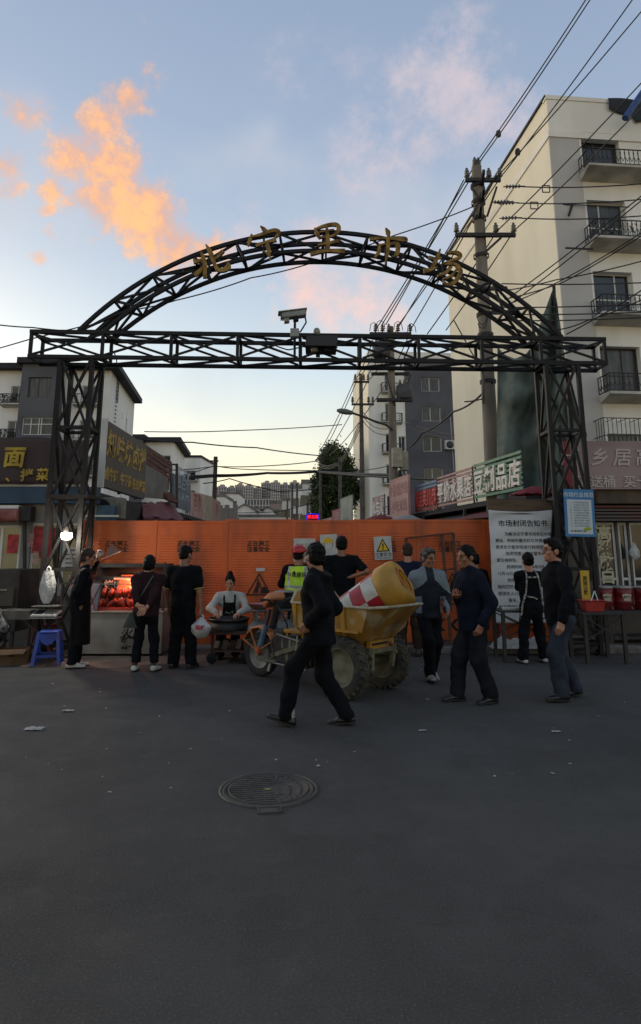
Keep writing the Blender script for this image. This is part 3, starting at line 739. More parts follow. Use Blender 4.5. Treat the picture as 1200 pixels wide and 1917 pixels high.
def brush(mb, strokes, M, size, t=.045):
    for si, s in enumerate(strokes):
        P_ = [Vector((x - .5, y - .5, w)) for x, y, w in s]; P_ = [P_[0] * 2 - P_[1]] + P_ + [P_[-1] * 2 - P_[-2]]
        pts = []
        for i in range(1, len(P_) - 2):
            for k in range(6):
                u = k / 6; a, b, c, d = P_[i - 1], P_[i], P_[i + 1], P_[i + 2]
                pts.append(.5 * ((2 * b) + (c - a) * u + (2 * a - 5 * b + 4 * c - d) * u * u + (3 * b - a - 3 * c + d) * u ** 3))
        pts.append(P_[-2])
        L_, R_ = [], []
        for i, p in enumerate(pts):
            d = pts[min(i + 1, len(pts) - 1)] - pts[max(i - 1, 0)]; n = Vector((-d.y, d.x)).normalized() if Vector((d.x, d.y)).length > 1e-6 else Vector((0, 1))
            w = max(p.z, .015) * .62
            L_.append((p.x + n.x * w, p.y + n.y * w)); R_.append((p.x - n.x * w, p.y - n.y * w))
        m = len(pts); z0, z1 = 0.0, t + si * .0025
        vs = [M @ Vector((x * size, y * size, z)) for z in (z0, z1) for x, y in L_ + R_]
        fs = []
        for i in range(m - 1):
            a, b, c, d = i, i + 1, m + i + 1, m + i
            fs += [(2 * m + d, 2 * m + c, 2 * m + b, 2 * m + a), (a, b, c, d), (a, 2 * m + a, 2 * m + b, b), (d, c, 2 * m + c, 2 * m + d)]
        fs += [(0, m, 3 * m, 2 * m), (m - 1, 3 * m - 1, 4 * m - 1, 2 * m - 1)]
        mb.add(vs, fs)
    return mb
for ch, px, py, rot in (('北', 392, 491, 14), ('宁', 494, 455, 4), ('里', 610, 450, 3), ('市', 722, 461, -2), ('场', 829, 498, -14)):
    c = at(px, py, gY(px) - .16); M_ = face_M(c, (1, 0, 0)) @ Matrix.Rotation(R(rot), 4, 'Z')
    o = brush(MB(), GLYPH[ch], M_, .55).build('gold_character', M_GOLD, gate)
    mb = MB(); mb.bar(c + Vector((0, .0, -.36)), c + Vector((0, 0, .12)), .035); mb.bar(c + Vector((0, 0, -.1)), c + Vector((0, .17, -.12)), .03); mb.build('mounting', M_STEEL, o)

# ------------------------------------------------------------------ things on the beam
M_CAMW = mat('camera_housing', '#8e8f8c', .45, c2='#77786f', scale=6)
c = at(551, 590, 10.5)
cc = empty('surveillance_camera', (c.x, 10.5, 5.0), label='grey box surveillance camera on a short mast above the beam', cat='camera')
ax = Vector((.985, .1, .17)).normalized(); up = Vector((-.17, 0, .985)).normalized(); ay = up.cross(ax)
Mc = Matrix((ax, ay, up)).transposed()
cz = at(550, 590, 10.5)
MB().box(cz, (.42, .17, .1), Mc).build('housing', M_CAMW, cc, bevel=.012)
MB().box(cz + up * .062 - ax * .015, (.5, .21, .016), Mc).build('sun_shield', M_CAMW, cc)
MB().box(cz - ax * .226, (.02, .15, .085), Mc).build('lens_window', M_GLASS, cc)
MB().box(cz - ax * .14 - up * .085, (.09, .12, .075), Mc).build('infrared_lamp', M_CAMW, cc, bevel=.01)
MB().box(cz + ax * .02 - up * .085, (.09, .1, .07), Mc).build('pan_head', M_STEEL, cc, bevel=.01)
pb = cz + ax * .02
MB().tube([(pb.x, pb.y, pb.z - .11), (pb.x, pb.y, ZB)], .022, 8).build('mast', M_STEEL, cc)
MB().tube([cz + ax * .19 - up * .04, cz + ax * .19 - up * .16, (pb.x + .1, pb.y, pb.z - .3), (pb.x + .02, pb.y, pb.z - .33)], .014, 6).build('cable', M_STEEL, cc)
MB().box((pb.x, 10.45, ZT - .0), (.15, .14, .15)).build('junction_box', M_CAMW, cc, bevel=.012)
a = at(602, 640, 10.4)
db = empty('floodlight_box', (a.x, 10.4, a.z - .1), label='dark equipment box with small dome lamps fixed on the beam', cat='equipment box')
p = [at(*q, 10.36) for q in ((571, 647), (574, 628), (633, 627), (630, 648))]
b = MB(); b.add([q + Vector((0, dy, 0)) for dy in (0, .5) for q in p], [(3, 2, 1, 0), (4, 5, 6, 7), (0, 1, 5, 4), (1, 2, 6, 5), (2, 3, 7, 6), (3, 0, 4, 7)]); b.build('case', mat('box_black', '#101114', .5), db, bevel=.008)
for q, nm in (((593, 621), 'dome_lamp'), ((589, 653), 'dome_lamp'), ((612, 654), 'speaker_horn')):
    k = at(*q, 10.5); MB().lathe([(0, .07), (.035, .06), (.055, .03), (.06, 0), (.06, -.06), (0, -.06)], Matrix.Translation(k), 16).build(nm, M_CAMW if nm == 'dome_lamp' else M_STEEL, db)
MB().bar(at(597, 645, 10.6), at(595, 668, 10.6), .07).build('bracket', M_STEEL, db)
MB().tube([at(608, 652, 10.4), at(612, 657, 10.38), at(622, 657, 10.38), at(632, 650, 10.38)], .008, 6).build('cable', M_STEEL, db)

# ------------------------------------------------------------------ orange hoarding
M_ORANGE = mat('orange_sheet_metal', '#c4591f', .5, c2='#b44e1b', scale=1.3, dirt='#6f3a22', dscale=2.6, damt=.7, bump=.08, bscale=12, stretch=(1, 1, .4))
M_INK = mat('black_print', '#131314', .7)
M_PAPER = mat('white_paper', '#b9b9b6', .8, c2='#a5a5a1', scale=3)
M_YELLOW = mat('sign_yellow', '#c9a31c', .6)
edges = [155, 290, 423, 550, 663, 783, 905, 1030]
def hY(px): return 11.28 + .3 * (px - 155) / 875
HX = [ray(e, 1000)[0] * hY(e) for e in edges]
hd = empty('hoarding', ((HX[0] + HX[-1]) / 2, 11.4, 0), label='orange pressed metal construction hoarding across the market street', cat='hoarding')
ribs = 0
for k in range(7):
    x0, x1 = HX[k] + .006, HX[k + 1] - .006; y0, y1 = hY(edges[k]), hY(edges[k + 1]); w = x1 - x0
    zt = 2.14 + (.03 if k > 1 else 0) - (.015 if k == 3 else 0)
    Mh = face_M((x0, y0, .08), (x1 - x0, y1 - y0, 0))
    b = MB(); lbox(b, Mh, (0, 0, -.04), (w, zt - .08, 0))
    def rib(xa, xb, y):
        h = .026; vs = [(xa, y, .0004), (xb, y, .0004), (xb, y + h, .0004), (xa, y + h, .0004), (xa + .012, y + h * .5, .0042), (xb - .012, y + h * .5, .0042)]
        b.add([Mh @ Vector(v) for v in vs], [(0, 1, 5, 4), (4, 5, 2, 3), (0, 4, 3), (1, 2, 5)])
    for y in np.arange(.30, zt - .3, .044):
        rib(.07, w * .34, y); rib(w * .62, w - .07, y)
        if not (1.42 < y < 1.80) and not (.55 < y < 1.15 and k in (2, 5)): rib(w * .37, w * .59, y)
    pn = b.build('panel', M_ORANGE, hd)
    fr_ = MB()
    lbox(fr_, Mh, (-.006, -.02, -.055), (.028, zt - .07, .012)); lbox(fr_, Mh, (w - .028, -.02, -.055), (w + .006, zt - .07, .0125)); lbox(fr_, Mh, (.028, zt - .12, -.05), (w - .028, zt - .075, .0115))
    fr_.build('panel_frame', M_ORANGE, pn)
    t = MB(); text(t, '正在施工\n注意安全', Mh @ Matrix.Translation((w * .48, 1.62, .0085)), .10, .002, .0016, line=1.0); t.build('lettering', M_INK, pn)
    if k in (2, 5):
        t = MB(); Mt = Mh @ Matrix.Translation((w * .50, .8, .0085))
        o3 = [(-.22, 0), (.22, 0), (0, .38)]; i3 = [(-.185, .02), (.185, .02), (0, .34)]
        for q in range(3):
            A_, B_, C_, D_ = o3[q], o3[(q + 1) % 3], i3[(q + 1) % 3], i3[q]; t.prism([A_, B_, C_, D_], Mt, .002)
        t.prism([(-.1, .035), (-.07, .035), (-.03, .15), (-.05, .16)], Mt, .002); t.prism([(-.055, .035), (-.025, .035), (.0, .16), (-.04, .165)], Mt, .0024)
        t.prism([(-.045, .16), (.005, .16), (.0, .23), (-.04, .22)], Mt, .0022); t.prism([(-.035, .235), (-.005, .235), (-.005, .265), (-.035, .265)], Mt, .002)
        t.prism([(.0, .2), (.03, .1), (.05, .1), (.01, .22)], Mt, .002); t.prism([(.02, .035), (.17, .035), (.1, .15), (.06, .13)], Mt, .002)
        t.build('roadworks_symbol', M_INK, pn)
    if k in (4, 5):
        for q in range(3):
            t = MB(); Mt = Mh @ Matrix.Translation((w * .22 + .24 * q, .20, .0085)); t.prism([(0, .1), (.1, .2), (.16, .2), (.06, .1), (.16, 0), (.1, 0)], Mt, .002); t.build('chevron', M_INK, pn)
    if k == 0: k0M = Mh
    if k == 2: MB().box(Mh @ Vector((w * .52, 1.23, .014)), (.15, .004, .055), None).build('paper_tag', M_PAPER, pn)
# notices stuck on the hoarding
ws = empty('warning_notice', at(717, 1047, 11.42), label='white paper notice with yellow warning triangle on the hoarding', cat='notice')
c = at(717, 1026, 11.42); Mw = face_M(c, (1, .03, 0)) @ Matrix.Rotation(R(3), 4, 'Z')
b = MB(); lbox(b, Mw, (-.155, -.2, 0), (.155, .2, .004)); b.build('sheet', M_PAPER, ws)
b = MB(); b.prism([(-.12, -.06), (.12, -.06), (0, .165)], Mw @ Matrix.Translation((0, 0, .004)), .002); b.build('black_triangle', M_INK, ws)
b = MB(); b.prism([(-.09, -.042), (.09, -.042), (0, .128)], Mw @ Matrix.Translation((0, 0, .006)), .002); b.build('yellow_triangle', M_YELLOW, ws)
b = MB(); b.prism([(-.008, .0), (.008, .0), (.014, .08), (-.014, .08)], Mw @ Matrix.Translation((0, 0, .008)), .002); b.prism([(-.01, -.03), (.01, -.03), (.01, -.01), (-.01, -.01)], Mw @ Matrix.Translation((0, 0, .008)), .002); b.build('exclamation_mark', M_INK, ws)
b = MB(); text(b, '注意安全', Mw @ Matrix.Translation((0, -.115, .0045)), .075, .002, .001); b.build('lettering', mat('blue_black_print', '#20263a', .7), ws); b = MB(); text(b, '必须遵守安全操作规程', Mw @ Matrix.Translation((0, -.17, .0045)), .027, .002); b.build('lettering', mat('blue_black_print', '#20263a', .7), ws)
wn = empty('worker_poster', at(614, 1030, 11.4), label='small paper poster of a face in a yellow hard hat', cat='poster')
c = at(616, 1022, 11.39); Mw = face_M(c, (1, .03, 0)) @ Matrix.Rotation(R(4), 4, 'Z')
b = MB(); lbox(b, Mw, (-.15, -.2, 0), (.15, .2, .004)); b.build('sheet', M_PAPER, wn)
b = MB(); b.prism([(.08 * math.cos(a_), .02 + .09 * math.sin(a_)) for a_ in np.linspace(0, 2 * math.pi, 20)[:-1]], Mw @ Matrix.Translation((-.01, 0, .004)), .002); b.build('face_outline', M_INK, wn)
b = MB(); b.prism([(.07 * math.cos(a_), .01 + .08 * math.sin(a_)) for a_ in np.linspace(0, 2 * math.pi, 20)[:-1]], Mw @ Matrix.Translation((-.01, 0, .006)), .002); b.build('face', M_PAPER, wn)
b = MB(); b.prism([(-.11, .05), (.1, .05), (.085, .075), (.06, .13), (0, .155), (-.06, .13), (-.09, .075)], Mw @ Matrix.Translation((-.01, 0, .008)), .002); b.build('hat', M_YELLOW, wn)
wn2 = empty('paper_notice', at(568, 1040, 11.38), label='pale printed notice behind the red helmet on the hoarding', cat='notice')
c = at(570, 1030, 11.375); Mw = face_M(c, (1, .03, 0))
b = MB(); lbox(b, Mw, (-.19, -.2, 0), (.19, .2, .004)); b.build('sheet', M_PAPER, wn2)
b = MB(); text(b, '施工公告\n施工期间请\n绕行注意安全', Mw @ Matrix.Translation((0, 0, .0045)), .075, .002); b.build('lettering', mat('grey_print', '#4b4b4e', .8), wn2)
# rusty door frame leaning on the hoarding
M_RUST = mat('rusty_angle_iron', '#3a2620', .8, c2='#59341f', scale=12, bump=.2)
lf = empty('leaning_frame', at(815, 1200, 11.0), label='rusty steel door frame leaning against the hoarding behind the bald man', cat='frame')
f0, f1, f2, f3 = at(760, 1008, 11.32), at(848, 998, 11.36), at(862, 1203, 10.98), at(775, 1206, 10.95)
for nm, p, q in (('stile', f0, f3), ('stile', f1, f2), ('rail', f0, f1), ('rail', f3.lerp(f0, .02), f2.lerp(f1, .02)), ('rail', f0.lerp(f3, .34), f1.lerp(f2, .34)), ('rail', f0.lerp(f3, .66), f1.lerp(f2, .66)), ('stile', f0.lerp(f1, .76), f3.lerp(f2, .80))):
    MB().bar(p, q, .05, .03).build(nm, M_RUST, lf)

# ------------------------------------------------------------------ closure notice on its board
M_VINYL = mat('white_vinyl_sheet', '#c0c2c4', .6, c2='#b2b4b7', scale=1.2)
nb = empty('closure_notice', at(975, 1175, 10.95), label='large creased white notice sheet with black print on a board', cat='notice')
nx0, nx1 = at(914, 960, 11.0).x, at(1033, 960, 11.0).x; nz0, nz1 = .46, 2.31
def vin(u, v):
    x = nx0 + (nx1 - nx0) * u; z = nz0 + (nz1 - nz0) * v
    sag = .018 * math.sin(u * 9 + v * 7) + .012 * math.sin(v * 31 - u * 5) * (.35 + v ** 3) + .022 * math.exp(-((v - .93) / .05) ** 2) * math.sin(u * 11) + .012 * math.exp(-((v - u * .35 - .5) / .02) ** 2)
    return (x + .04 * (1 - v) * (u * .8 - .1), 10.98 + sag * .8, z - .035 * math.sin(u * math.pi) * (v > .97))
def vin_y(x, z):
    u, v = (x - nx0) / (nx1 - nx0), (z - nz0) / (nz1 - nz0); return vin(u, v)[1]
MB().grid(vin, 40, 60, .003).build('sheet', M_VINYL, nb)
def vin_text(body, xc, z, size, mt, name, bold=0.0, align='CENTER'):
    b = MB(); text(b, body, face_M((xc, 0, z), (1, 0, 0)), size, .001, bold, align=align)
    b.v = [(x, vin_y(x, zz) - .006 + y * .2, zz) for x, y, zz in b.v]; return b.build(name, mt, nb)
vin_text('市场封闭告知书', (nx0 + nx1) / 2 + .03, 2.075, .118, M_INK, 'title', .0015)
lines = ['    为解决北宁里市场老旧市场改造整修', '建设，传统的露天摊位转换成专用建筑范围', '要求北宁里市场进行封闭改造，改善市场环境。', '    封闭范围：北宁里市场全部街区', '望互相转告。', '    封闭时间：2024年9月', '11月16日止。', '    封闭期间，市场禁止', '临时打摊位，敬个人车辆', '或送往人口敬告自觉', '    家长，此致。市场管理', '如下通告此敬贺。敬请谅解配合']
for i, ln in enumerate(lines): vin_text(ln, nx0 + .09 + (.09 if ln[0] == ' ' else 0), 1.90 - i * .108, .066, mat('notice_print', '#2a2b2e', .8), 'text_line', .0006, 'LEFT')
b = MB()
for k in range(20):
    a_ = k / 20 * math.pi; a2 = (k + 1) / 20 * math.pi
    q = lambda t, r: (nx0 + .32 + r * 1.4 * math.cos(t), 10.955, .62 + r * math.sin(t))
    b.bar(q(a_, .11), q(a2, .11), .008)
b.build('stamp', mat('notice_print', '#2a2b2e', .8), nb)
MB().bb((nx0 + .0, 11.03, 2.2), (nx1 + .02, 11.07, 2.50)).build('board', mat('brown_board', '#5d4c3a', .85, c2='#4a3c2f', scale=3, stretch=(1, 1, 8)), nb)
MB().bb((nx0 + .05, 11.075, .1), (nx0 + .11, 11.12, 2.4)).build('prop', M_RUST, nb); MB().bb((nx1 - .11, 11.075, .1), (nx1 - .05, 11.12, 2.4)).build('prop', M_RUST, nb)

# blue market rules sign on the right column
M_BLUE = mat('sign_blue', '#2d74a8', .5, c2='#27699a', scale=4)
bs = empty('rules_sign', at(1085, 1003, 10.6), label='blue bordered market rules sign fixed to the right gate column', cat='sign')
c = at(1085, 960, 10.6); Mw = face_M(c, (1, .04, 0)) @ Matrix.Rotation(R(-1.2), 4, 'Z')
b = MB(); lbox(b, Mw, (-.25, -.385, -.012), (.25, .385, 0)); b.build('backing', M_BLUE, bs)
b = MB(); lbox(b, Mw, (-.205, -.345, .0), (.205, .215, .003)); b.build('white_panel', mat('sign_white', '#b5bcc0', .5), bs)
b = MB(); text(b, '市场行业规范', Mw @ Matrix.Translation((0, .29, .001)), .085, .002, .001); b.build('title', mat('sign_white', '#b5bcc0', .5), bs)
for i in range(10):
    b = MB(); text(b, ['一、文明经商诚信待客', '二、不准缺斤短两交易', '三、明码标价公平买卖', '四、保持摊位干净整洁', '五、不占道经营不堵路', '六、严禁售卖假冒商品', '七、注意防火用电安全', '八、服从市场统一管理', '九、遵守食品卫生规定', '十、垃圾入桶不得乱扔'][i], Mw @ Matrix.Translation((.0, .165 - i * .042, .0035)), .032, .001); b.build('text_line', mat('blue_grey_print', '#44525c', .8), bs)
b = MB(); text(b, '北宁里市场管理处', Mw @ Matrix.Translation((-.04, -.30, .0035)), .032, .001, .001); b.build('text_line', M_INK, bs)
b = MB(); b.prism([(.06 + .07 * math.cos(a_) , -.3 + .05 * math.sin(a_)) for a_ in np.linspace(.3, 3.0, 10)] + [(.03, -.32)], Mw @ Matrix.Translation((.06, .02, .0035)), .002); b.build('leaf_emblem', mat('leaf_green_print', '#8f9a2c', .7), bs)
b = MB(); b.bar(c + Vector((-.2, .02, .3)), c + Vector((-.2, .1, .3)), .03); b.bar(c + Vector((.2, .02, -.3)), c + Vector((.2, .1, -.3)), .03); b.build('clip', M_STEEL, bs)
# ------------------------------------------------------------------ utility poles
M_CONC = mat('pole_concrete', '#8a8275', .9, c2='#736c62', scale=3, bump=.25, bscale=40, dirt='#5b554d', dscale=1.2, damt=.5, stretch=(1, 1, .3))
M_CONC2 = mat('far_pole', '#5e5a55', .9, c2='#4b4844', scale=3)
M_WOODP = mat('wooden_pole', '#4a3f36', .9, c2='#3a312a', scale=4, stretch=(1, 1, .2))
M_PORC = mat('insulator_porcelain', '#6e6a66', .25, c2='#4d4947', scale=6)
M_ARM = mat('crossarm_steel', '#2b292a', .7, c2='#3b3530', scale=8)
M_WIRE = mat('wire_black', '#0e0f11', .6)
def insulator(par, p, s=1.0, axis=(0, 0, 1)):
    M_ = Matrix.Translation(p) @ Vector((0, 0, 1)).rotation_difference(Vector(axis)).to_matrix().to_4x4()
    return MB().lathe([(0, 0), (.02 * s, 0), (.02 * s, .04 * s), (.07 * s, .05 * s), (.03 * s, .09 * s), (.065 * s, .11 * s), (.03 * s, .15 * s), (.06 * s, .17 * s), (.03 * s, .21 * s), (.03 * s, .25 * s), (0, .25 * s)], M_, 10).build('insulator', M_PORC, par)
def pole(name, base, top, r0, r1, label, m, cat='utility pole', group=None):
    e = empty(name, base, label=label, cat=cat, group=group)
    b = Vector(base); t = Vector((b.x, b.y, top))
    MB().tube([b.lerp(t, i / 6) for i in range(7)], [r0 + (r1 - r0) * i / 6 for i in range(7)], 16).build('shaft', m, e)
    return e
P1 = Vector((4.18, 15.5, 0))
p1 = pole('utility_pole', P1, 11.75, .21, .13, 'tall concrete power pole with three crossarms right of the arch', M_CONC)
def zrow(row, Y): return CAMH + ray(600, row)[1] * Y
def arm(par, pxa, pxb, row, Y, name='crossarm', th=.09, dy=0.0, m=None):
    a, b = at(pxa, row, Y), at(pxb, row, Y); z = (a.z + b.z) / 2
    return MB().bar((a.x, a.y, z), (b.x, b.y + dy, z), th, th * 1.1).build(name, m or M_ARM, par), Vector((a.x, a.y, z)), Vector((b.x, b.y + dy, z))
_, a1, b1 = arm(p1, 871, 937, 337, 15.34)
_, a2, b2 = arm(p1, 852, 965, 440, 15.32)
for q in (a1 + Vector((.05, 0, .05)), b1 + Vector((-.02, 0, .05)), b1 + Vector((-.3, 0, .05)), a2 + Vector((.04, 0, .05)), b2 + Vector((-.04, 0, .05)), b2 + Vector((-.5, 0, .05)), Vector((4.14, 15.5, 11.75)), Vector((4.22, 15.45, 11.7))): insulator(p1, q, 1.15)
for px, py in ((905, 345), (905, 376), (900, 407)):
    c = at(px, py, 15.4); MB().bar(c + Vector((-.14, -.6, 0)), c + Vector((.1, .75, 0)), .07, .09).build('crossarm', M_ARM, p1)
    MB().lathe([(.185, -.05), (.185, .05)], Matrix.Translation((4.18, 15.5, c.z)), 14).build('clamp', M_ARM, p1)
for (ax_, ay_), (bx_, by_) in (((882, 350), (905, 385)), ((938, 445), (905, 475)), ((930, 350), (912, 405)), ((885, 405), (902, 360))):
    MB().bar(at(ax_, ay_, 15.3), at(bx_, by_, 15.36), .05).build('brace', M_ARM, p1)
for px, py in ((962, 349), (950, 380), (955, 408), (940, 378)):
    c = at(px, py, 15.2); MB().lathe([(.012, -.28)] + [(r_, z_) for k in range(5) for r_, z_ in ((.02, -.2 + k * .08), (.06, -.19 + k * .08), (.02, -.15 + k * .08))] + [(.012, .3)], Matrix.Translation(c) @ Matrix.Rotation(R(88), 4, 'Y'), 8).build('strain_insulator', M_PORC, p1)
for row in (480, 545, 590, 628, 715):
    z = zrow(row, 15.5); MB().lathe([(.2, -.04), (.205, .04)], Matrix.Translation((4.18, 15.5, z)), 14).build('clamp', M_ARM, p1)
for row in (545, 590, 640): MB().bb((4.3, 15.3, zrow(row, 15.4)), (4.75, 15.38, zrow(row, 15.4) + .09)).build('bracket', M_ARM, p1)
MB().tube([at(903 + 9 * math.cos(t * .7), 590 + 16 * math.sin(t * .7) + t * .8, 15.25) for t in range(14)], .012, 5).build('cable_loop', M_WIRE, p1)
MB().tube([at(905, 700 + k * 14, 15.28) for k in range(5)], .03, 6).build('conduit', M_CONC2, p1)
# transformer pole
P2 = Vector((at(737, 900, 23).x, 23, 0))
p2 = pole('transformer_pole', P2, zrow(612, 23), .19, .12, 'concrete pole carrying transformers and a pale switch box', M_CONC)
arm(p2, 692, 770, 625, 22.8, th=.1); arm(p2, 700, 772, 632, 23.3, th=.1); arm(p2, 697, 768, 690, 22.8, th=.1); arm(p2, 695, 766, 700, 23.3, th=.1)
for px in (703, 716, 728, 745, 768): insulator(p2, at(px, 622, 22.85), 1.3)
for px, py in ((700, 610), (712, 606), (745, 608), (770, 612)):
    c = at(px, py, 22.8); MB().tube([c + Vector((-.16, 0, -.2)), c + Vector((-.12, 0, .05)), c + Vector((.0, 0, .14)), c + Vector((.14, 0, .03)), c + Vector((.17, 0, -.22))], .014, 5).build('jumper', M_WIRE, p2)
def can(px, py, r, h, Y=22.9):
    c = at(px, py, Y); o = MB().lathe([(0, -h / 2), (r * .9, -h / 2), (r, -h / 2 + .05), (r, h / 2 - .05), (r * .9, h / 2), (0, h / 2)], Matrix.Translation(c), 20).build('transformer_can', mat('transformer_grey', '#4b4d50', .6, c2='#3b3c3e', scale=5), p2)
    for k in range(3): insulator(p2, c + Vector((-.15 + .15 * k, 0, h / 2)), .9)
can(712, 655, .3, .55); can(757, 735, .3, .55)
for x0_, x1_, y_ in ((700, 775, 675), (705, 772, 748)): arm(p2, x0_, x1_, y_, 22.75, 'platform_beam', .09); arm(p2, x0_, x1_, y_ + 2, 23.3, 'platform_beam', .09)
b = MB()
for k in range(7): b.bar(at(740 + k * 5, 750, 22.7), at(740 + k * 5, 752, 23.3), .05)
b.build('platform_grate', M_ARM, p2)
for q in (((722, 700), (740, 760)), ((770, 700), (752, 745)), ((700, 640), (728, 690)), ((748, 690), (770, 640))): MB().bar(at(*q[0], 22.8), at(*q[1], 22.85), .05).build('brace', M_ARM, p2)
M_BOX = mat('switch_box_cream', '#a69f8d', .6, c2='#8f8878', scale=4)
for (xa, ya, xb, yb, Y) in ((735, 838, 753, 874, 22.6), (750, 845, 764, 880, 22.9)):
    a, b_ = at(xa, yb, Y), at(xb, ya, Y); MB().bb((a.x, Y, a.z), (b_.x, Y + .3, b_.z)).build('switch_box', M_BOX, p2, bevel=.015)
MB().bb((at(746, 876, 22.7).x, 22.7, zrow(915, 22.7)), (at(752, 876, 22.7).x, 22.85, zrow(880, 22.7))).build('cable_drop', M_WIRE, p2)
b = MB(); b.tube([at(*q, 22.8) for q in ((735, 805), (722, 795), (700, 788), (680, 780), (662, 774), (655, 772))], .04, 8); b.build('lamp_arm', M_ARM, p2)
c = at(648, 771, 22.8); MB().lathe([(0, -.35), (.05, -.34), (.1, -.2), (.11, .0), (.08, .2), (.03, .3), (0, .3)], Matrix.Translation(c) @ Matrix.Rotation(R(100), 4, 'Y'), 12).build('lamp_head', mat('lamp_head_grey', '#5a625c', .5), p2)
# further poles
p3_ = pole('utility_pole', (at(678, 900, 36).x, 36, 0), zrow(700, 36), .17, .1, 'slim pole with two crossarms in front of the white block', M_CONC2)
for px0, px1, row in ((663, 691, 715), (658, 700, 757)):
    arm(p3_, px0, px1, row, 35.9, th=.1)
    for px in (px0 + 2, px1 - 2, px1 - 10): insulator(p3_, at(px, row - 2, 35.9), 1.6)
for px, row, Y, label, m in ((637, 857, 52, 'thin concrete pole standing right of the tree trunk', M_CONC2), (600, 852, 60, 'thin concrete pole at the left edge of the tree', M_CONC2), (401, 855, 40, 'bare dark wooden pole left of the far towers', M_WOODP),
                          (547, 905, 90, 'far street pole beside the slim white block', M_CONC2), (556, 905, 96, 'far street pole in front of the stepped white block', M_CONC2), (576, 930, 84, 'short far pole above the red light sign', M_CONC2), (538, 935, 110, 'farthest thin pole near the street end', M_CONC2)):
    e = pole('utility_pole', (at(px, 940, Y).x, Y, 0), zrow(row, Y), .17 if Y < 80 else .2, .13 if Y < 80 else .15, label, m)
    if Y < 70: arm(e, px - 8, px + 8, row + 8, Y - .2, th=.08)

# ------------------------------------------------------------------ overhead wires
def wire(pts, label, r=None, sag=0.0, group=None, name='overhead_wire', balls=()):
    """pts: photo point and its distance along the street; sag in metres at mid span"""
    P_ = [at(*q) for q in pts]; out = []
    for a, b in zip(P_, P_[1:]):
        n = 14
        for i in range(n): u = i / n; p = a.lerp(b, u); p.z -= sag * 4 * u * (1 - u); out.append(p)
    out.append(P_[-1])
    rr = [r or .00085 * min(p.y, 18) + .00035 * max(p.y - 18, 0) + .003 for p in out]
    e = MB().tube(out, rr, 6).build(name, M_WIRE, label=label, cat='wire', group=group)
    return e
gA = 'high voltage wires from the upper right to the tall pole'
wire([(1112, -12, 9.5), (903, 296, 15.5), (716, 606, 22.9)], 'left wire of the topmost pair running from upper right to the pole tip', sag=.05, group=gA)
wire([(1104, -12, 9.6), (893, 302, 15.4), (703, 618, 22.9)], 'leftmost high wire running from upper right past the pole tip', sag=.05, group=gA)
wire([(1192, -12, 9.6), (937, 332, 15.3), (745, 610, 22.9)], 'upper wire of the second pair from upper right to the top crossarm', sag=.05, group=gA)
wire([(1212, 8, 9.6), (926, 336, 15.3), (768, 618, 22.9)], 'lower wire of the second pair from upper right to the top crossarm', sag=.05, group=gA)
wire([(1212, 143, 9.8), (931, 432, 15.3), (800, 625, 20.5)], 'third diagonal wire from the right edge to the long crossarm', sag=.05, group=gA)
wire([(1212, 190, 9.8), (962, 432, 15.3), (835, 618, 20.5)], 'lowest diagonal wire from the right edge to the crossarm end', sag=.05, group=gA)
wire([(868, 337, 15.4), (722, 608, 22.9)], 'wire from the left end of the top crossarm to the transformer pole', sag=.08)
wire([(855, 438, 15.4), (790, 540, 19), (690, 700, 36)], 'wire from the left end of the long crossarm down the street', sag=.05)
gH = 'level wires from the tall pole to the right edge'
for k, (ya, yb) in enumerate(((349, 343), (380, 372), (408, 403))):
    wire([(968, ya, 15.1), (1215, yb, 12.5)], ('highest', 'middle', 'lowest')[k] + ' of three level wires leaving the tall pole rightwards', sag=.06, group=gH)
for k, (xa, ya) in enumerate(((1022, 353), (1000, 384))):
    c = at(xa, ya, 14.4); b = MB()
    for p, q in (((-.09, .08), (.09, .08)), ((.09, .08), (.09, -.1)), ((.09, -.1), (-.09, -.1)), ((-.09, -.1), (-.09, .08))): b.bar(c + Vector((p[0], 0, p[1])), c + Vector((q[0], 0, q[1])), .02)
    b.build('wire_spacer', M_ARM, label=('square spacer hanging on the highest level wire' if k == 0 else 'square spacer hanging on the middle level wire'), cat='spacer')
for (px, py, Y, lab) in ((933, 250, 14.4, 'round black clamp on the leftmost high wire pair'), (969, 284, 14.3, 'round black clamp on the second high wire pair')):
    c = at(px, py, Y); MB().lathe([(0, -.09), (.06, -.08), (.07, 0), (.05, .07), (0, .09)], Matrix.Translation(c), 10).build('wire_clamp', M_ARM, label=lab, cat='clamp')
gL = 'low service cables fanning out right of the arch'
low = [((1212, 358, 11.5), (955, 556, 15.2)), ((1212, 366, 11.5), (948, 575, 15.2)), ((1212, 428, 11.5), (1060, 520, 13.2), (950, 570, 15.2)), ((1212, 434, 11.6), (1055, 528, 13.2), (945, 560, 15.2)), ((1212, 486, 12), (1040, 524, 13.5), (935, 545, 15.2)),
       ((940, 531, 15.2), (1212, 529, 12)), ((920, 575, 15.2), (1212, 569, 12)), ((920, 588, 15.2), (1212, 584, 12)), ((930, 600, 15.2), (1212, 594, 12)), ((1212, 536, 11.2), (1060, 626, 11.5)), ((1212, 556, 12), (1100, 600, 12.6), (1040, 618, 13))]
lowl = ['steepest of the low service cables at the right edge', 'second steepest low service cable at the right edge', 'upper strand of the thick low cable pair crossing the cream block', 'lower strand of the thick low cable pair crossing the cream block', 'low cable with a gentle curve above the second balcony from below',
        'level cable passing behind the arch at window height', 'level cable just above the third balcony slab', 'level cable crossing the third balcony slab', 'lowest level cable below the third balcony', 'cable descending to the right end of the gate beam', 'slack cable hanging under the third balcony']
for q, l in zip(low, lowl): wire(list(q), l, sag=.03, group=gL)
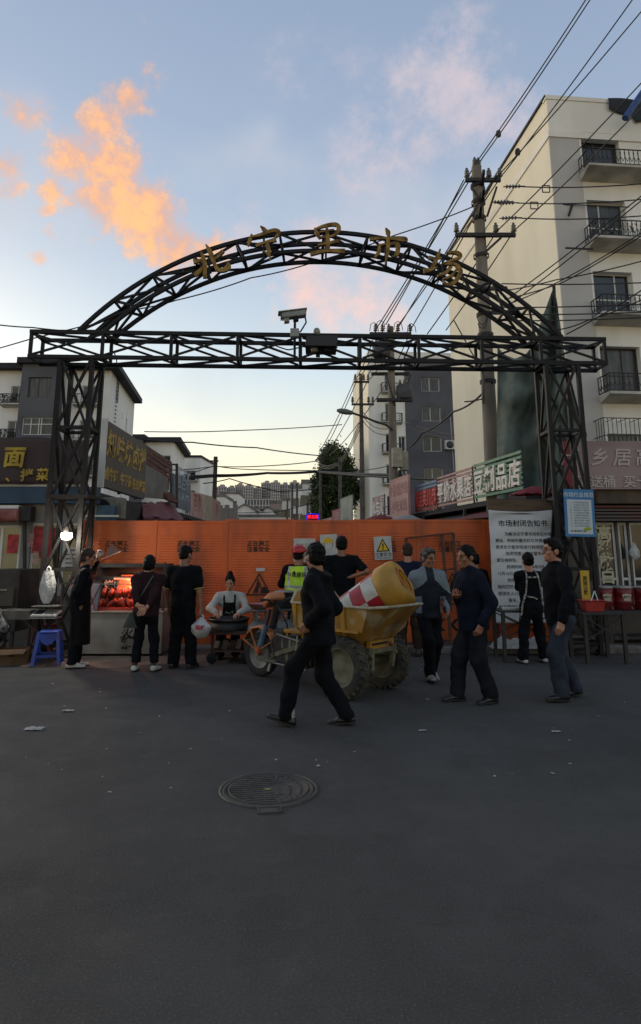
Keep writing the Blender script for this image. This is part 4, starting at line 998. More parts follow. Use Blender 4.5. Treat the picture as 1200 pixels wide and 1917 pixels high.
wire([(922, 714, 15.3), (905, 735, 16), (850, 770, 18), (790, 810, 21), (765, 838, 22.8)], 'thick sagging cable from the tall pole to the switch box', r=.03, sag=.08)
wire([(908, 745, 15.5), (870, 752, 14)], 'short slack cable against the cream wall', sag=.02)
wire([(850, 600, 15.5), (905, 700, 15.4)], 'thin stay wire beside the tall pole', sag=.0)
gN = 'street wires between the poles behind the arch'
for k, (x2, y2, x3, y3) in enumerate(((703, 622, 662, 715), (716, 622, 668, 712), (745, 622, 689, 712), (768, 622, 697, 756))):
    wire([(x2, y2, 22.9), (x3, y3, 35.9), (598 + k * 6, 845 + k * 3, 60)], 'street wire from the transformer pole to the slim pole, ' + ('leftmost', 'second from left', 'third from left', 'rightmost')[k] + ' of four', sag=.25, group=gN)
for k, (x2, y2) in enumerate(((735, 790), (735, 800), (735, 812))): wire([(x2, y2, 23), (680, 772 + 8 * k, 36), (637, 862 + 3 * k, 52), (598, 868 + 3 * k, 60)], 'low street wire under the lamp arm, ' + ('upper', 'middle', 'lower')[k] + ' of three', sag=.3, group=gN)
gX = 'cables crossing the street above the hoarding'
cross = [((270, 808, 30), (440, 806, 32), (640, 795, 36)), ((262, 822, 26), (360, 828, 28), (480, 838, 31), (600, 853, 36)), ((320, 880, 28), (400, 873, 32), (500, 872, 32), (600, 862, 36)), ((262, 893, 26), (400, 889, 30), (500, 885, 32), (590, 882, 36), (760, 889, 23)), ((262, 897, 26), (400, 892, 30), (500, 886, 32), (590, 884, 36), (850, 898, 19)),
         ((330, 892, 28), (400, 872, 36), (470, 879, 36), (680, 880, 36), (735, 870, 23)), ((380, 905, 36), (430, 896, 36), (520, 920, 36), (590, 915, 40), (600, 900, 60)), ((440, 960, 60), (520, 958, 60), (590, 940, 62)), ((760, 790, 23), (850, 815, 18)), ((764, 800, 23), (845, 822, 18))]
cl = ['highest thin cable crossing the street gap', 'sagging twisted cable below the highest one', 'thin cable tied to the wooden pole top', 'upper strand of the thick black cable across the street', 'lower strand of the thick black cable across the street', 'thin cable crossing just above the thick one', 'slack cable looping down in front of the far towers', 'far thin cable low over the white houses', 'upper service wire across the slate block', 'lower service wire across the slate block']
for k, (q, l) in enumerate(zip(cross, cl)): wire(list(q), l, r=(.045 if k in (3, 4) else .03 if k in (1, 6) else None), sag=.04, group=gX)
wire([(-12, 607, 11.5), (60, 613, 11.5), (165, 622, 10.9)], 'upper cable from the left edge to the gate beam', sag=.01)
wire([(-12, 655, 11.5), (60, 634, 11.2), (150, 612, 11)], 'lower cable rising from the left edge to the gate beam', sag=.0)
wire([(230, 582, 11.1), (330, 562, 11.3), (470, 520, 11.8), (590, 490, 12.4), (740, 440, 13.6), (890, 385, 15.3)], 'thin cable rising behind the arch to the tall pole', sag=.03)
wire([(490, 632, 11), (540, 655, 11), (640, 625, 13)], 'slack cable hanging through the beam lattice', sag=.03)

# ------------------------------------------------------------------ tree
def make_tree():
    Y = 62; c = at(627, 888, Y)
    t = empty('tree', (c.x, Y, 0), label='dense dark green tree at the street end right of the poles', cat='tree')
    b = MB(); b.tube([(c.x, Y, 0), (c.x + .1, Y, 3), (c.x - .1, Y, 6), (c.x, Y, 9)], [.35, .28, .22, .1], 10)
    b.build('trunk', M_WOODP, t)
    for k in range(9):
        a_ = random.uniform(0, 6.28); z = random.uniform(3.5, 8); l = random.uniform(1.5, 2.4)
        MB().tube([(c.x, Y, z), (c.x + l * .5 * math.cos(a_), Y + l * .5 * math.sin(a_), z + .9), (c.x + l * math.cos(a_), Y + l * math.sin(a_), z + 1.5)], [.14, .09, .03], 6).build('limb', M_WOODP, t)
    rng_ = np.random.default_rng(3); vs = []; fs = []
    cl_ = []
    for k in range(120):
        u = rng_.normal(size=3); u /= np.linalg.norm(u); rr = rng_.random() ** .33
        q = np.array([u[0] * 2.3 * rr, u[1] * 2.0 * rr, u[2] * 4.6 * rr])
        q[0] *= (1.0 if q[2] < 1 else .8); cl_.append((np.array([c.x, Y, 8.2]) + q, rng_.uniform(.45, .8)))
    for q, s in cl_:
        for i in range(210):
            p = q + rng_.normal(size=3) * s * np.array([.5, .5, .62]); p[2] -= abs(rng_.normal()) * .15
            d = rng_.normal(size=3); d[2] = d[2] * .5 - .6; d /= np.linalg.norm(d); e_ = np.cross(d, rng_.normal(size=3)); e_ /= np.linalg.norm(e_) + 1e-6
            l = rng_.uniform(.12, .23); w = l * .42; n = len(vs)
            vs += [tuple(p - d * l), tuple(p + e_ * w), tuple(p + d * l), tuple(p - e_ * w)]; fs.append((n, n + 1, n + 2, n + 3))
    b = MB(); b.add(vs, fs); b.build('crown', mat('tree_leaves', '#4a5a32', .7, c2='#2f3d22', scale=.8, lo=.35, hi=.65), t)
make_tree()

# ------------------------------------------------------------------ shop signs along the right of the street
def rowR(px, row=890):
    rx = ray(px, row)[0]; t = (4.3 - 13.5 * rx) / (rx + .2); return Vector((4.3 - .2 * t, 13.5 + t, 0))
M_CHW = mat('sign_letter_white', '#e6e3dc', .6, c2='#d5d1ca', scale=8)
def slat_sign(pxa, pxb, z0, z1, n, m, label, chars, csize, mch=None, gap=.42, bold=.012, thick=.05, top=None):
    """horizontal slats with gaps carrying raised characters; pxb is the near end"""
    a, b = rowR(pxa), rowR(pxb); e = empty('shop_sign', (b.x, b.y, z0), label=label, cat='shop sign')
    d = (b - a).normalized(); nrm = Vector((-d.y, d.x, 0)); 
    if nrm.x > 0: nrm = -nrm
    p = (z1 - z0) / n
    for k in range(n):
        z = z0 + (k + .5) * p; MB().bar(a + Vector((0, 0, z)), b + Vector((0, 0, z)), .03, p * (1 - gap)).build('slat', top if (top and k >= n - 2) else m, e)
    for q in (a + d * .03, a.lerp(b, .5), b - d * .03): MB().bar(q - nrm * .035 + Vector((0, 0, z0 - .05)), q - nrm * .035 + Vector((0, 0, z1)), .035).build('upright', M_ARM, e)
    L_ = (b - a).length; nc = len(chars)
    for i, ch in enumerate(chars):
        c = a.lerp(b, (i + .5) / nc) + nrm * .018 + Vector((0, 0, z0 + (z1 - z0) * .40))
        t = MB(); text(t, ch, face_M(c, d), csize, thick, bold, sx=min(1.0, L_ / nc / csize * .92), wob=.03, shear=.08); t.build('character', mch or M_CHW, e)
    return e
M_SLG = mat('green_slat', '#5f8f76', .6, c2='#527c67', scale=6); M_SLP = mat('dusty_pink_slat', '#b8908b', .7, c2='#a17b79', scale=6); M_SLB = mat('blue_slat', '#6d8296', .7); M_SLR = mat('dark_red_slat', '#8f3438', .6, c2='#77292f', scale=5)
slat_sign(887, 978, 2.9, 3.78, 8, M_SLG, 'green slatted shop sign with big white characters, nearest on the right', '豆制品店', .62)
slat_sign(819, 884, 2.88, 3.75, 9, M_SLP, 'dusty pink slatted shop sign with white characters next to the green one', '平价水果店', .60)
slat_sign(776, 817, 2.85, 3.7, 8, M_SLR, 'dark red slatted shop sign with blue slats on top', '河吉英川麻', .55, mat('sign_letter_red', '#c04a4a', .6), gap=.3, top=M_SLB)
slat_sign(697, 718, 2.9, 3.75, 8, M_SLP, 'small far slatted sign with white characters left of the pink board', '水与火', .6)
def board(name, pts, label, m, txt=None, mt=None, size=.3, t=.05, cat='shop sign', **k):
    """flat board from two ground-plan ends and two heights, readable from the street"""
    (ax, ay, z0), (bx, by, z1) = pts; a, b = Vector((ax, ay, 0)), Vector((bx, by, 0)); d = (b - a).normalized(); L_ = (b - a).length
    M_ = face_M(a + Vector((0, 0, z0)), d); e = empty(name, (ax, ay, z0), label=label, cat=cat)
    q = MB(); lbox(q, M_, (0, 0, -t), (L_, z1 - z0, 0)); q.build('panel', m, e, bevel=.006)
    f = MB()
    for lo, hi in (((-.02, -.02, -t - .01), (.02, z1 - z0 + .02, .01)), ((L_ - .02, -.02, -t - .01), (L_ + .02, z1 - z0 + .02, .01)), ((.02, -.02, -t - .01), (L_ - .02, .02, .01)), ((.02, z1 - z0 - .02, -t - .01), (L_ - .02, z1 - z0 + .02, .01))): lbox(f, M_, lo, hi)
    f.build('rim', m, e)
    for i, (s, fx, fy, sz) in enumerate(txt or ()):
        q = MB(); text(q, s, M_ @ Matrix.Translation((L_ * fx, (z1 - z0) * fy, .001)), sz, .006, **k); q.build('lettering', mt or M_CHW, e)
    return e
M_PINKB = mat('pink_faded_board', '#b98f88', .7, c2='#a67c78', scale=3, dirt='#c9aaa2', dscale=1.5, damt=.5)
a, b_ = rowR(741), rowR(775); 
board('shop_sign', ((a.x - .25, a.y - .4, 2.78), (b_.x - .25, b_.y - .4, 4.0)), 'faded pink lit board between the slatted signs', M_PINKB, [('砂锅馄饨铺', .5, .68, .44), ('小吃米线', .5, .25, .4)], mat('faded_red_print', '#8f5f5e', .7), bold=.006)
a, b_ = rowR(641), rowR(662); board('shop_sign', ((a.x - .1, a.y, 2.6), (b_.x - .1, b_.y, 4.1)), 'pale green faded board far down the right side', mat('pale_green_board', '#9fa898', .7, c2='#8b9485', scale=2), [('副食', .5, .25, .5)], mat('grey_green_print', '#77806f', .7))
a, b_ = rowR(622), rowR(640); board('shop_sign', ((a.x, a.y, 2.6), (b_.x, b_.y, 3.7)), 'pink red faded board at the far right end of the shop row', mat('pink_red_board', '#a8686a', .7), [('福', .5, .5, .9)], M_PINKB)
a, b_ = rowR(604), rowR(621); board('shop_sign', ((a.x, a.y, 2.4), (b_.x, b_.y, 3.4)), 'farthest pale pink board of the right shop row', M_PINKB)
# red light-emitting sign over the street end
c = at(586, 972, 30); le = empty('light_sign', (c.x, 30, 2.2), label='small red lettered electronic sign with blue border at the street end', cat='electronic sign')
MB().bb((c.x - .3, 30, 2.3), (c.x + .27, 30.1, c.z + .25)).build('case', M_DARK, le)
M_LEDR = mat('led_red', '#300508', .5, emit='#ff1430', estr=1.6); M_LEDB = mat('led_blue', '#050530', .5, emit='#2a20ff', estr=1.0)
t = MB(); text(t, '邹立国', face_M((c.x - .015, 29.995, c.z + .1), (1, 0, 0)), .17, .004, .004); t.build('lettering', M_LEDR, le); t = MB(); text(t, '牛羊肉店', face_M((c.x - .015, 29.995, c.z - .1), (1, 0, 0)), .13, .004, .004); t.build('lettering', M_LEDR, le)
t = MB(); t.bar((c.x - .29, 29.99, c.z + .24), (c.x + .26, 29.99, c.z + .24), .02); t.bar((c.x - .29, 29.99, c.z + .24), (c.x - .29, 29.99, 2.35), .02); t.bar((c.x + .26, 29.99, c.z + .24), (c.x + .26, 29.99, 2.35), .02); t.build('border_light', M_LEDB, le)
MB().bar((c.x, 30.1, 0), (c.x, 30.1, 2.4), .06).build('post', M_ARM, le)
# the shop row behind those signs
M_SHED = mat('shop_shed_wall', '#3a3532', .9, c2='#2a2725', scale=1.5); M_AWN = mat('maroon_awning', '#6b2a30', .75, c2='#54222a', scale=4, dirt='#7d4a48', dscale=2, damt=.4)
s0, s1 = rowR(978), rowR(606)
sh = empty('shop_row', (s0.x, s0.y, 0), label='low dark shop row under the signs on the right of the street', cat='shop row')
d = (s1 - s0).normalized(); nr = Vector((d.y, -d.x, 0)); 
if nr.x < 0: nr = -nr
def slab(mb, a, b, off0, off1, z0, z1):
    p = [a + nr * off0, b + nr * off0, b + nr * off1, a + nr * off1]
    return mb.add([q + Vector((0, 0, z)) for z in (z0, z1) for q in p], [(0, 1, 2, 3), (7, 6, 5, 4), (0, 4, 5, 1), (1, 5, 6, 2), (2, 6, 7, 3), (3, 7, 4, 0)])
slab(MB(), s0, s1, .5, 3.0, 0, 2.7).build('shed', M_SHED, sh)
slab(MB(), s0, s1, .05, 3.3, 2.72, 2.84).build('roof', M_ROOF, sh)
for k in range(7):
    a = s0.lerp(s1, k / 7 + .01); b_ = s0.lerp(s1, (k + 1) / 7 - .01)
    MB().add([a + nr * .5 + Vector((0, 0, 2.68)), b_ + nr * .5 + Vector((0, 0, 2.68)), b_ - nr * .5 + Vector((0, 0, 2.42)), a - nr * .5 + Vector((0, 0, 2.38)), a + nr * .5 + Vector((0, 0, 2.66)), b_ + nr * .5 + Vector((0, 0, 2.66)), b_ - nr * .5 + Vector((0, 0, 2.40)), a - nr * .5 + Vector((0, 0, 2.36))], [(0, 1, 2, 3), (7, 6, 5, 4), (3, 2, 6, 7), (0, 3, 7, 4), (1, 5, 6, 2)]).build('awning', M_AWN if k % 2 == 0 else mat('dark_awning', '#2e2a2b', .8), sh)
for k in range(8):
    a = s0.lerp(s1, k / 7) - nr * .02; MB().bar(a, a + Vector((0, 0, 2.72)), .07).build('post', M_ARM, sh)
# heap of sheeting on the awnings
for (px, py, Y, col, lab) in ((762, 975, 18, '#8f8d86', 'crumpled pale sheet bundled on the awning under the pink board'), (712, 973, 21, '#7d3b38', 'crumpled red sheet heaped on the far awning'), (1003, 926, 12.9, '#7a2630', 'red cloth strip hanging under the green sign')):
    c = at(px, py, Y); mb = MB()
    mb.grid(lambda u, v: c + Vector(((u - .5) * .95, (v - .5) * .5, .16 * math.sin(u * 3.1) * math.sin(v * 3.1) + .05 * mnoise.noise(Vector((u * 6, v * 6, px))))), 16, 10, .01); mb.build('crumpled_sheet', mat('sheet_' + col[1:], col, .8), label=lab, cat='cloth')

# ------------------------------------------------------------------ dark green tarpaulin behind the right column
M_TARP = mat('green_tarpaulin', '#5f6a63', .85, c2='#4d5852', scale=2.5, bump=.3, bscale=9, bdist=.05, dirt='#737a73', dscale=1.1, damt=.5, spec=.2)
tops = [(931, 650), (945, 664), (965, 672), (985, 662), (1002, 640), (1014, 600), (1027, 562), (1037, 535), (1044, 570), (1052, 640), (1062, 700), (1075, 755), (1098, 812)]
bots = [(931, 935), (945, 940), (965, 945), (985, 948), (1002, 948), (1014, 948), (1027, 945), (1037, 942), (1044, 942), (1052, 940), (1062, 938), (1075, 932), (1098, 925)]
def tarp(u, v):
    f = u * (len(tops) - 1); i = min(int(f), len(tops) - 2); w = f - i
    tx, ty = tops[i][0] * (1 - w) + tops[i + 1][0] * w, tops[i][1] * (1 - w) + tops[i + 1][1] * w
    bx, by = bots[i][0] * (1 - w) + bots[i + 1][0] * w, bots[i][1] * (1 - w) + bots[i + 1][1] * w
    px, py = tx + (bx - tx) * v, ty + (by - ty) * v
    fold = .09 * math.sin(v * 16 + u * 5) * (.3 + .7 * v) * (u < .75) + .10 * math.sin(u * 24 + v * 3) * (1 - .5 * v) + .06 * mnoise.noise(Vector((u * 7, v * 9, 1)))
    return at(px, py, 14.35 + fold * 2.2 + 1.1 * (u - .55) ** 2 * 1.2)
MB().grid(tarp, 52, 44, .012).build('tarpaulin', M_TARP, label='dark green tarpaulin draped to a tall peak behind the right gate column', cat='tarpaulin')
MB().tube([at(1037, 536, 14.4), at(1042, 700, 14.4), Vector((at(1042, 700, 14.4).x, 14.4, 0))], .04, 8).build('tarp_pole', M_ARM, label='thin steel pole holding up the peak of the green tarpaulin', cat='pole')

# ------------------------------------------------------------------ liquor shop on the right
M_PINKV = mat('faded_pink_banner', '#96807f', .7, c2='#8a7474', scale=1.5, dirt='#a5918d', dscale=1.2, damt=.5)
ls = empty('liquor_shop', (6.6, 12.6, 0), label='liquor shop front with white framed windows at the right edge', cat='shop')
LX0 = at(1060, 1000, 12.4).x; LX1 = 10.5; LY = 12.4
Ml = face_M((LX0, LY, 0), (1, 0, 0))
def X_(px, row): return at(px, row, LY).x - LX0
wz0, wz1 = zrow(1120, LY), zrow(978, LY)
ops = [(X_(1120, 1050), wz0, X_(1157, 1050) - X_(1120, 1050), wz1 - wz0), (X_(1162, 1050), wz0, X_(1180, 1050) - X_(1162, 1050), wz1 - wz0), (X_(1184, 1050), wz0, 1.6, wz1 - wz0)]
b = MB(); wall(b, Ml, LX1 - LX0, 3.6, ops, .12); b.build('front_wall', mat('grimy_shop_wall', '#5d564e', .9, c2='#4b4540', scale=1.4), ls)
for q in ops: window(ls, Ml, *q, M_FRAMEW, M_GLASS, (), (.25,), .12, .045)
b = MB(); lbox(b, Ml, (X_(1105, 930), zrow(945, LY), .0), (4.2, zrow(918, LY), .35)); b.build('fascia', mat('brown_fascia', '#5a4a3a', .8, c2='#3f352c', scale=3), ls)
for k in range(5):
    b = MB(); lbox(b, Ml, (X_(1105, 950), zrow(976 - k * 6, LY), .02), (4.2, zrow(972 - k * 6, LY), .2 + .01 * k)); b.build('shutter_slat', mat('roller_shutter', '#4a4746', .6, c2='#6a2f28', scale=1.2, stretch=(.6, .6, 5)), ls)
b = MB(); lbox(b, Ml, (X_(1062, 822) + .0, zrow(916, 12.0), .38), (4.5, zrow(826, 12.0), .42)); b.build('banner', M_PINKV, ls)
for i, ch in enumerate('酒乡居高粱'):
    c = at(1062 + 18 + i * 42 - (14 if i == 0 else 0), 858, 11.96); t = MB(); text(t, ch, face_M(c, (1, 0, 0)), .36, .004, .004, shear=.12, wob=.02); t.build('character', mat('banner_print', '#b9adab', .8), ls)
t = MB(); text(t, '酒送桶  买十斤', face_M(at(1160, 903, 11.96), (1, 0, 0)), .24, .004, .003); t.build('lettering', mat('banner_print', '#b9adab', .8), ls)
for i, ch in enumerate('高粱散白'):
    t = MB(); text(t, ch, face_M(at(1131 + i * 2.5, 1000 + i * 27, 12.36), (1, 0, 0)), .29, .003, .008, wob=.035); t.build('window_character', mat('window_print', '#b9b294', .7), ls)
b = MB(); lbox(b, Ml, (X_(1115, 1130), wz0 - .1, .0), (4.2, wz0 - .03, .12)); b.build('sill', M_FRAMEW, ls)
rs_ = empty('red_strip_banner', at(1066, 915, 11.9), label='narrow red cloth banner hanging behind the right gate column', cat='banner')
a = at(1060, 912, 11.9); b_ = at(1073, 826, 11.9); MB().bb((a.x, 11.88, a.z), (b_.x, 11.9, b_.z)).build('cloth', mat('red_banner', '#7d2430', .7), rs_)
t = MB(); text(t, '酒', face_M(at(1066, 858, 11.87), (1, 0, 0)), .13, .004, .003); t.build('lettering', M_CHW, rs_)

# ------------------------------------------------------------------ noodle shop on the left
NY = 12.4
ns = empty('noodle_shop', (-6, NY, 0), label='noodle shop front with brown banner and blue fascia at the left edge', cat='shop')
NX0 = -9.5; NX1 = at(178, 1000, NY).x; Mn = face_M((NX0, NY, 0), (1, 0, 0))
def XN(px, row=1040): return at(px, row, NY).x - NX0
nw0, nw1 = zrow(1103, NY), zrow(978, NY)
ops = [(XN(-40), nw0 + .25, XN(36) - XN(-40), nw1 - nw0 - .3), (XN(55), nw0, XN(112) - XN(55), nw1 - nw0), (XN(114), nw0, XN(154) - XN(114), nw1 - nw0)]
b = MB(); wall(b, Mn, NX1 - NX0, 2.6, ops, .12); b.build('front_wall', mat('noodle_shop_wall', '#8f8f8b', .9, c2='#7b7b77', scale=1.2, dirt='#5d5b57', dscale=1.5, damt=.6), ns)
M_NGL = mat('shop_window_glass', '#4b4f40', .15, c2='#6a6a58', scale=1.6, emit='#a89c70', estr=.09)
for i, q in enumerate(ops): window(ns, Mn, *q, M_FRAMEW, M_NGL, (.5,) if i == 0 else (), (), .12, .05)
zc = zrow(1020, NY)
for (px, py, w_, h_) in ((70, 1010, .2, .5), (92, 1015, .28, .55), (82, 1030, .2, .3), (22, 1018, .2, .35)):
    c = at(px, py, NY - .02); MB().box(c + Vector((0, .03 + .004 * (px % 7), 0)), (w_, .003, h_)).build('red_poster', mat('red_poster', '#b02a34', .6, c2='#7a1c24', scale=9), ns)
for i, (px, py, s_) in enumerate(((58, 1012, '凉皮'), (66, 1045, '米线'), (132, 1090, '面馆'))):
    t = MB(); text(t, s_[0] + '\n' + s_[1], face_M(at(px, py, NY - .03), (1, 0, 0)), .13, .004, .002); t.build('window_lettering', mat('window_letter_pink', '#c79a9a', .7), ns)
b = MB(); lbox(b, Mn, (0, zrow(944, NY), 0.0), (XN(188, 930), zrow(914, NY), .25)); b.build('blue_fascia', mat('blue_painted_steel', '#1f3d56', .6, c2='#1a3144', scale=3), ns)
b = MB(); lbox(b, Mn, (0, zrow(913, NY), .0), (XN(160, 912), zrow(905, NY), .22)); b.build('white_ledge', M_FRAMEW, ns)
b = MB(); lbox(b, Mn, (XN(178) - .02, 0, -.6), (XN(178) + .3, zrow(946, NY), .0)); b.build('blue_post', mat('blue_painted_post', '#3a5a70', .6, c2='#2c465a', scale=3), ns)
M_BROWN = mat('brown_banner', '#3d302d', .75, c2='#33292a', scale=2, dirt='#4b3d39', dscale=1, damt=.5)
bz0, bz1 = zrow(906, 12.1), zrow(818, 12.1)
MB().grid(lambda u, v: (at(-60, 860, 12.1).x + (at(158, 860, 12.1).x - at(-60, 860, 12.1).x) * u, 12.1 + .03 * math.sin(u * 13 + v * 2), bz0 + (bz1 - bz0) * v - .05 * u * v - .03 * math.sin(u * 9) * v), 50, 10, .01).build('banner', M_BROWN, ns)
M_YCH = mat('yellow_print', '#b0942f', .7, c2='#8f7728', scale=5)
t = MB(); text(t, '面', face_M(at(26, 858, 12.05), (1, 0, 0)), .42, .006, .014, wob=.03, shear=.05); t.build('character', M_YCH, ns)
for s_, px, py in (('、', 22, 893), ('拌', 50, 891), ('菜', 80, 890)):
    t = MB(); text(t, s_, face_M(at(px, py, 12.05), (1, 0, 0)), .24, .006, .007); t.build('character', M_YCH, ns)
b = MB(); b.bb((NX0, NY, 2.6), (NX1, NY + 4, 2.75)); b.build('roof', M_ROOF, ns)
b = MB(); b.bb((NX1 - .1, NY + .01, 0), (NX1, NY + 4, 2.6)); b.build('side_wall', M_SHED, ns)
b = MB(); lbox(b, Mn, (0, 0, .01), (XN(160), nw0 - .12, .06)); b.build('plinth', mat('plinth_grey', '#55524d', .9, c2='#45423f', scale=2), ns)

# --- signs, stairs and awnings along the left of the street
M_BSIGN = mat('dark_brown_sign', '#4a443e', .55, c2='#403a36', scale=1.5)
M_GCH = mat('gold_print', '#b8963a', .55, c2='#93752a', scale=6)
ks = empty('shop_sign', (-4.45, 13, 2.96), label='big dark brown sign with gold calligraphy facing the street on the left', cat='shop sign')
Mk = face_M((-4.42, 13.0, 2.93), (0, 1, 0)); KL, KH = 3.15, 1.37
b = MB(); lbox(b, Mk, (0, 0, -.12), (KL, KH, 0)); b.build('panel', M_BSIGN, ks)
b = MB(); lbox(b, Mk, (-.05, -.03, -.16), (-.002, KH + .02, .03)); b.build('pale_edge', M_FRAMEW, ks)
for i, ch in enumerate('知味坊卤拌'):
    t = MB(); text(t, ch, Mk @ Matrix.Translation((.38 + i * .6, .88, .001)), .62, .012, .013, wob=.028, shear=.14, sx=.92); t.build('character', M_GCH, ks)
for i, s_ in enumerate(('卤牛蹄', '牛下货', '各式拌菜')):
    t = MB(); text(t, s_, Mk @ Matrix.Translation((.5 + i * 1.05, .27, .001)), .29, .008, .008); t.build('lettering', M_GCH, ks)
for q in (.3, 1.6, 2.9): MB().bar(Mk @ Vector((q, -.02, -.16)), Mk @ Vector((q, KH - .1, -.16)), .06).build('upright', M_ARM, ks)
lr = empty('shop_row', (-5.5, 13, 0), label='low dark shop row under the signs on the left of the street', cat='shop row')
MB().bb((-8.5, 16.5, 0), (-4.75, 31, 2.75)).build('shed', M_SHED, lr); MB().bb((-8.7, 16.4, 2.76), (-4.45, 31, 2.88)).build('roof', M_ROOF, lr)
MB().bb((-5.6, 13.0, 0), (-4.7, 16.38, 2.78)).build('kiosk', mat('kiosk_blue_grey', '#3d4a52', .7, c2='#2a3238', scale=2), lr)
ac = empty('air_conditioner', at(205, 968, 12.7), label='old outdoor air conditioner unit under the brown calligraphy sign', cat='air conditioner')
c = at(203, 952, 12.75); MB().box(c, (.62, .3, .42)).build('case', mat('ac_dirty', '#7b7a72', .7, c2='#5f5e58', scale=4), ac, bevel=.02)
MB().lathe([(.0, .0), (.17, .0), (.17, -.012), (.0, -.012)], Matrix.Translation(c + Vector((-.08, -.153, 0))) @ Matrix.Rotation(R(90), 4, 'X'), 20).build('fan_grille', M_DARK, ac)
b = MB(); b.bar(c + Vector((-.25, 0, -.24)), c + Vector((-.25, 0, -.2)), .3, .05); b.bar(c + Vector((-.7, .2, -.24)), c + Vector((.75, .2, -.24)), .04); b.build('bracket', M_ARM, ac)
MB().bar(at(160, 966, 12.3), at(222, 966, 12.3), .035).build('awning_rail', M_FRAMEW, label='pale horizontal steel rail above the left end of the hoarding', cat='rail')
# grey sheet and wooden slat stair
gs = empty('grey_panel', (-4.4, 16.6, 2.6), label='bare grey sheet panel beside the calligraphy sign', cat='panel')
p = [at(268, 865, 16.4), at(315, 895, 18.6), at(313, 935, 18.6), at(268, 931, 16.4)]
b = MB(); b.add([q + Vector((dx, 0, 0)) for dx in (0, -.06) for q in p], [(3, 2, 1, 0), (4, 5, 6, 7), (0, 1, 5, 4), (1, 2, 6, 5), (2, 3, 7, 6), (3, 0, 4, 7)]); b.build('sheet', mat('bare_grey_sheet', '#76736e', .8, c2='#66635f', scale=1.5), gs)
wsr = empty('wooden_stair', (-4.4, 17, 2.6), label='weathered brown wooden stair railing stepping down behind the grey panel', cat='stair')
M_WSL = mat('weathered_red_wood', '#6b4a42', .8, c2='#54382f', scale=5, stretch=(1, 1, 4))
for k, (q0, q1) in enumerate((((270, 836), (320, 868)), ((270, 844), (320, 877)), ((270, 853), (320, 887)), ((270, 862), (318, 896)))): MB().bar(at(*q0, 16.5), at(*q1, 19.0), .05, .11).build('slat', M_WSL, wsr)
for k in range(6):
    u = k / 5; MB().bar(at(271 + 48 * u, 835 + 32 * u, 16.5 + 2.5 * u), at(271 + 48 * u, 868 + 32 * u, 16.5 + 2.5 * u), .07).build('baluster', M_WSL, wsr)
for k in range(5): MB().bar(at(300 + 3 * k, 918 + 4 * k, 18.2), at(320 + 3 * k, 925 + 4 * k, 19), .1, .06).build('tread', M_WSL, wsr)
for px in (320, 331): MB().bar(at(px, 868, 19.4), at(px, 950, 19.4), .07).build('post', M_ARM, wsr)
MB().bar(at(318, 869, 19.3), at(333, 870, 19.3), .05).build('rail', M_ARM, wsr)
def lboard(pxa, ya0, ya1, Ya, pxb, yb0, yb1, Yb, label, m, txt=None, mt=None, size=.3, name='shop_sign', n=1):
    p = [at(pxa, ya1, Ya), at(pxb, yb1, Yb), at(pxb, yb0, Yb), at(pxa, ya0, Ya)]; e = empty(name, p[0], label=label, cat='shop sign')
    d = (p[1] - p[0]); nr_ = Vector((d.y, -d.x, 0)).normalized()
    b = MB(); b.add([q - nr_ * t_ for t_ in (0, .06) for q in p], [(0, 1, 2, 3), (7, 6, 5, 4), (0, 4, 5, 1), (1, 5, 6, 2), (2, 6, 7, 3), (3, 7, 4, 0)]); b.build('panel', m, e)
    if txt:
        c = (p[0] + p[1] + p[2] + p[3]) / 4 + nr_ * .006; t = MB(); text(t, txt, face_M(c, d), size, .006, .004); t.build('lettering', mt, e)
    return e
lboard(325, 886, 948, 19.6, 357, 905, 957, 22.5, 'blue grey metal sign with pale lettering on the left side', mat('blue_grey_sign', '#5c6a78', .6, c2='#4a5662', scale=3), '烟酒茶\n副食品', mat('pale_blue_print', '#98a4b0', .7), .8)
lboard(358, 920, 968, 23, 381, 925, 972, 25.5, 'pale pink faded board left of the wooden pole, nearer one', M_PINKB, '百货', mat('faded_red_print', '#8f5f5e', .7), .8)
lboard(383, 926, 974, 26, 398, 930, 976, 28.5, 'pale beige faded board just left of the wooden pole', mat('beige_board', '#a59a88', .7, c2='#91866f', scale=3))
lboard(399, 932, 976, 29, 413, 940, 978, 31, 'pinkish brown board right under the wooden pole', mat('pink_brown_board', '#9b7a74', .7), '茶', mat('faded_red_print', '#8f5f5e', .7), .6)
for k in range(4):
    c = at(416 + k * 8, 962 - (k % 2) * 6, 44); MB().bb((c.x - .14, 44, 0), (c.x + .14, 44.4, c.z + .4)).build('chimney_stub', mat('grey_pillar', '#7a756f', .9), label='grey brick pillar stub at the far left end, ' + ('leftmost', 'second', 'third', 'rightmost')[k] + ' of four', cat='pillar')
# maroon awning with scalloped edge
ma = empty('awning', at(300, 978, 16.5), label='maroon scalloped awning over the left stalls above the hoarding', cat='awning')
p0_, p1_, p2_, p3__ = at(266, 942, 15.6), at(322, 940, 19.5), at(356, 976, 19.0), at(268, 968, 15.0)
MB().grid(lambda u, v: p0_.lerp(p1_, u).lerp(p3__.lerp(p2_, u), v) - Vector((0, 0, .12 * math.sin(v * math.pi) + .03 * math.sin(u * 20))), 30, 8, .015).build('canopy', M_AWN, ma)
b = MB()
for k in range(22):
    a_ = p3__.lerp(p2_, k / 22); c_ = p3__.lerp(p2_, (k + 1) / 22); b.add([a_, c_, a_.lerp(c_, .5) - Vector((0, 0, .16)), a_ + Vector((-.01, .01, 0)), c_ + Vector((-.01, .01, 0)), a_.lerp(c_, .5) - Vector((.01, -.01, .16))], [(0, 2, 1), (3, 4, 5), (0, 3, 5, 2), (1, 2, 5, 4)])
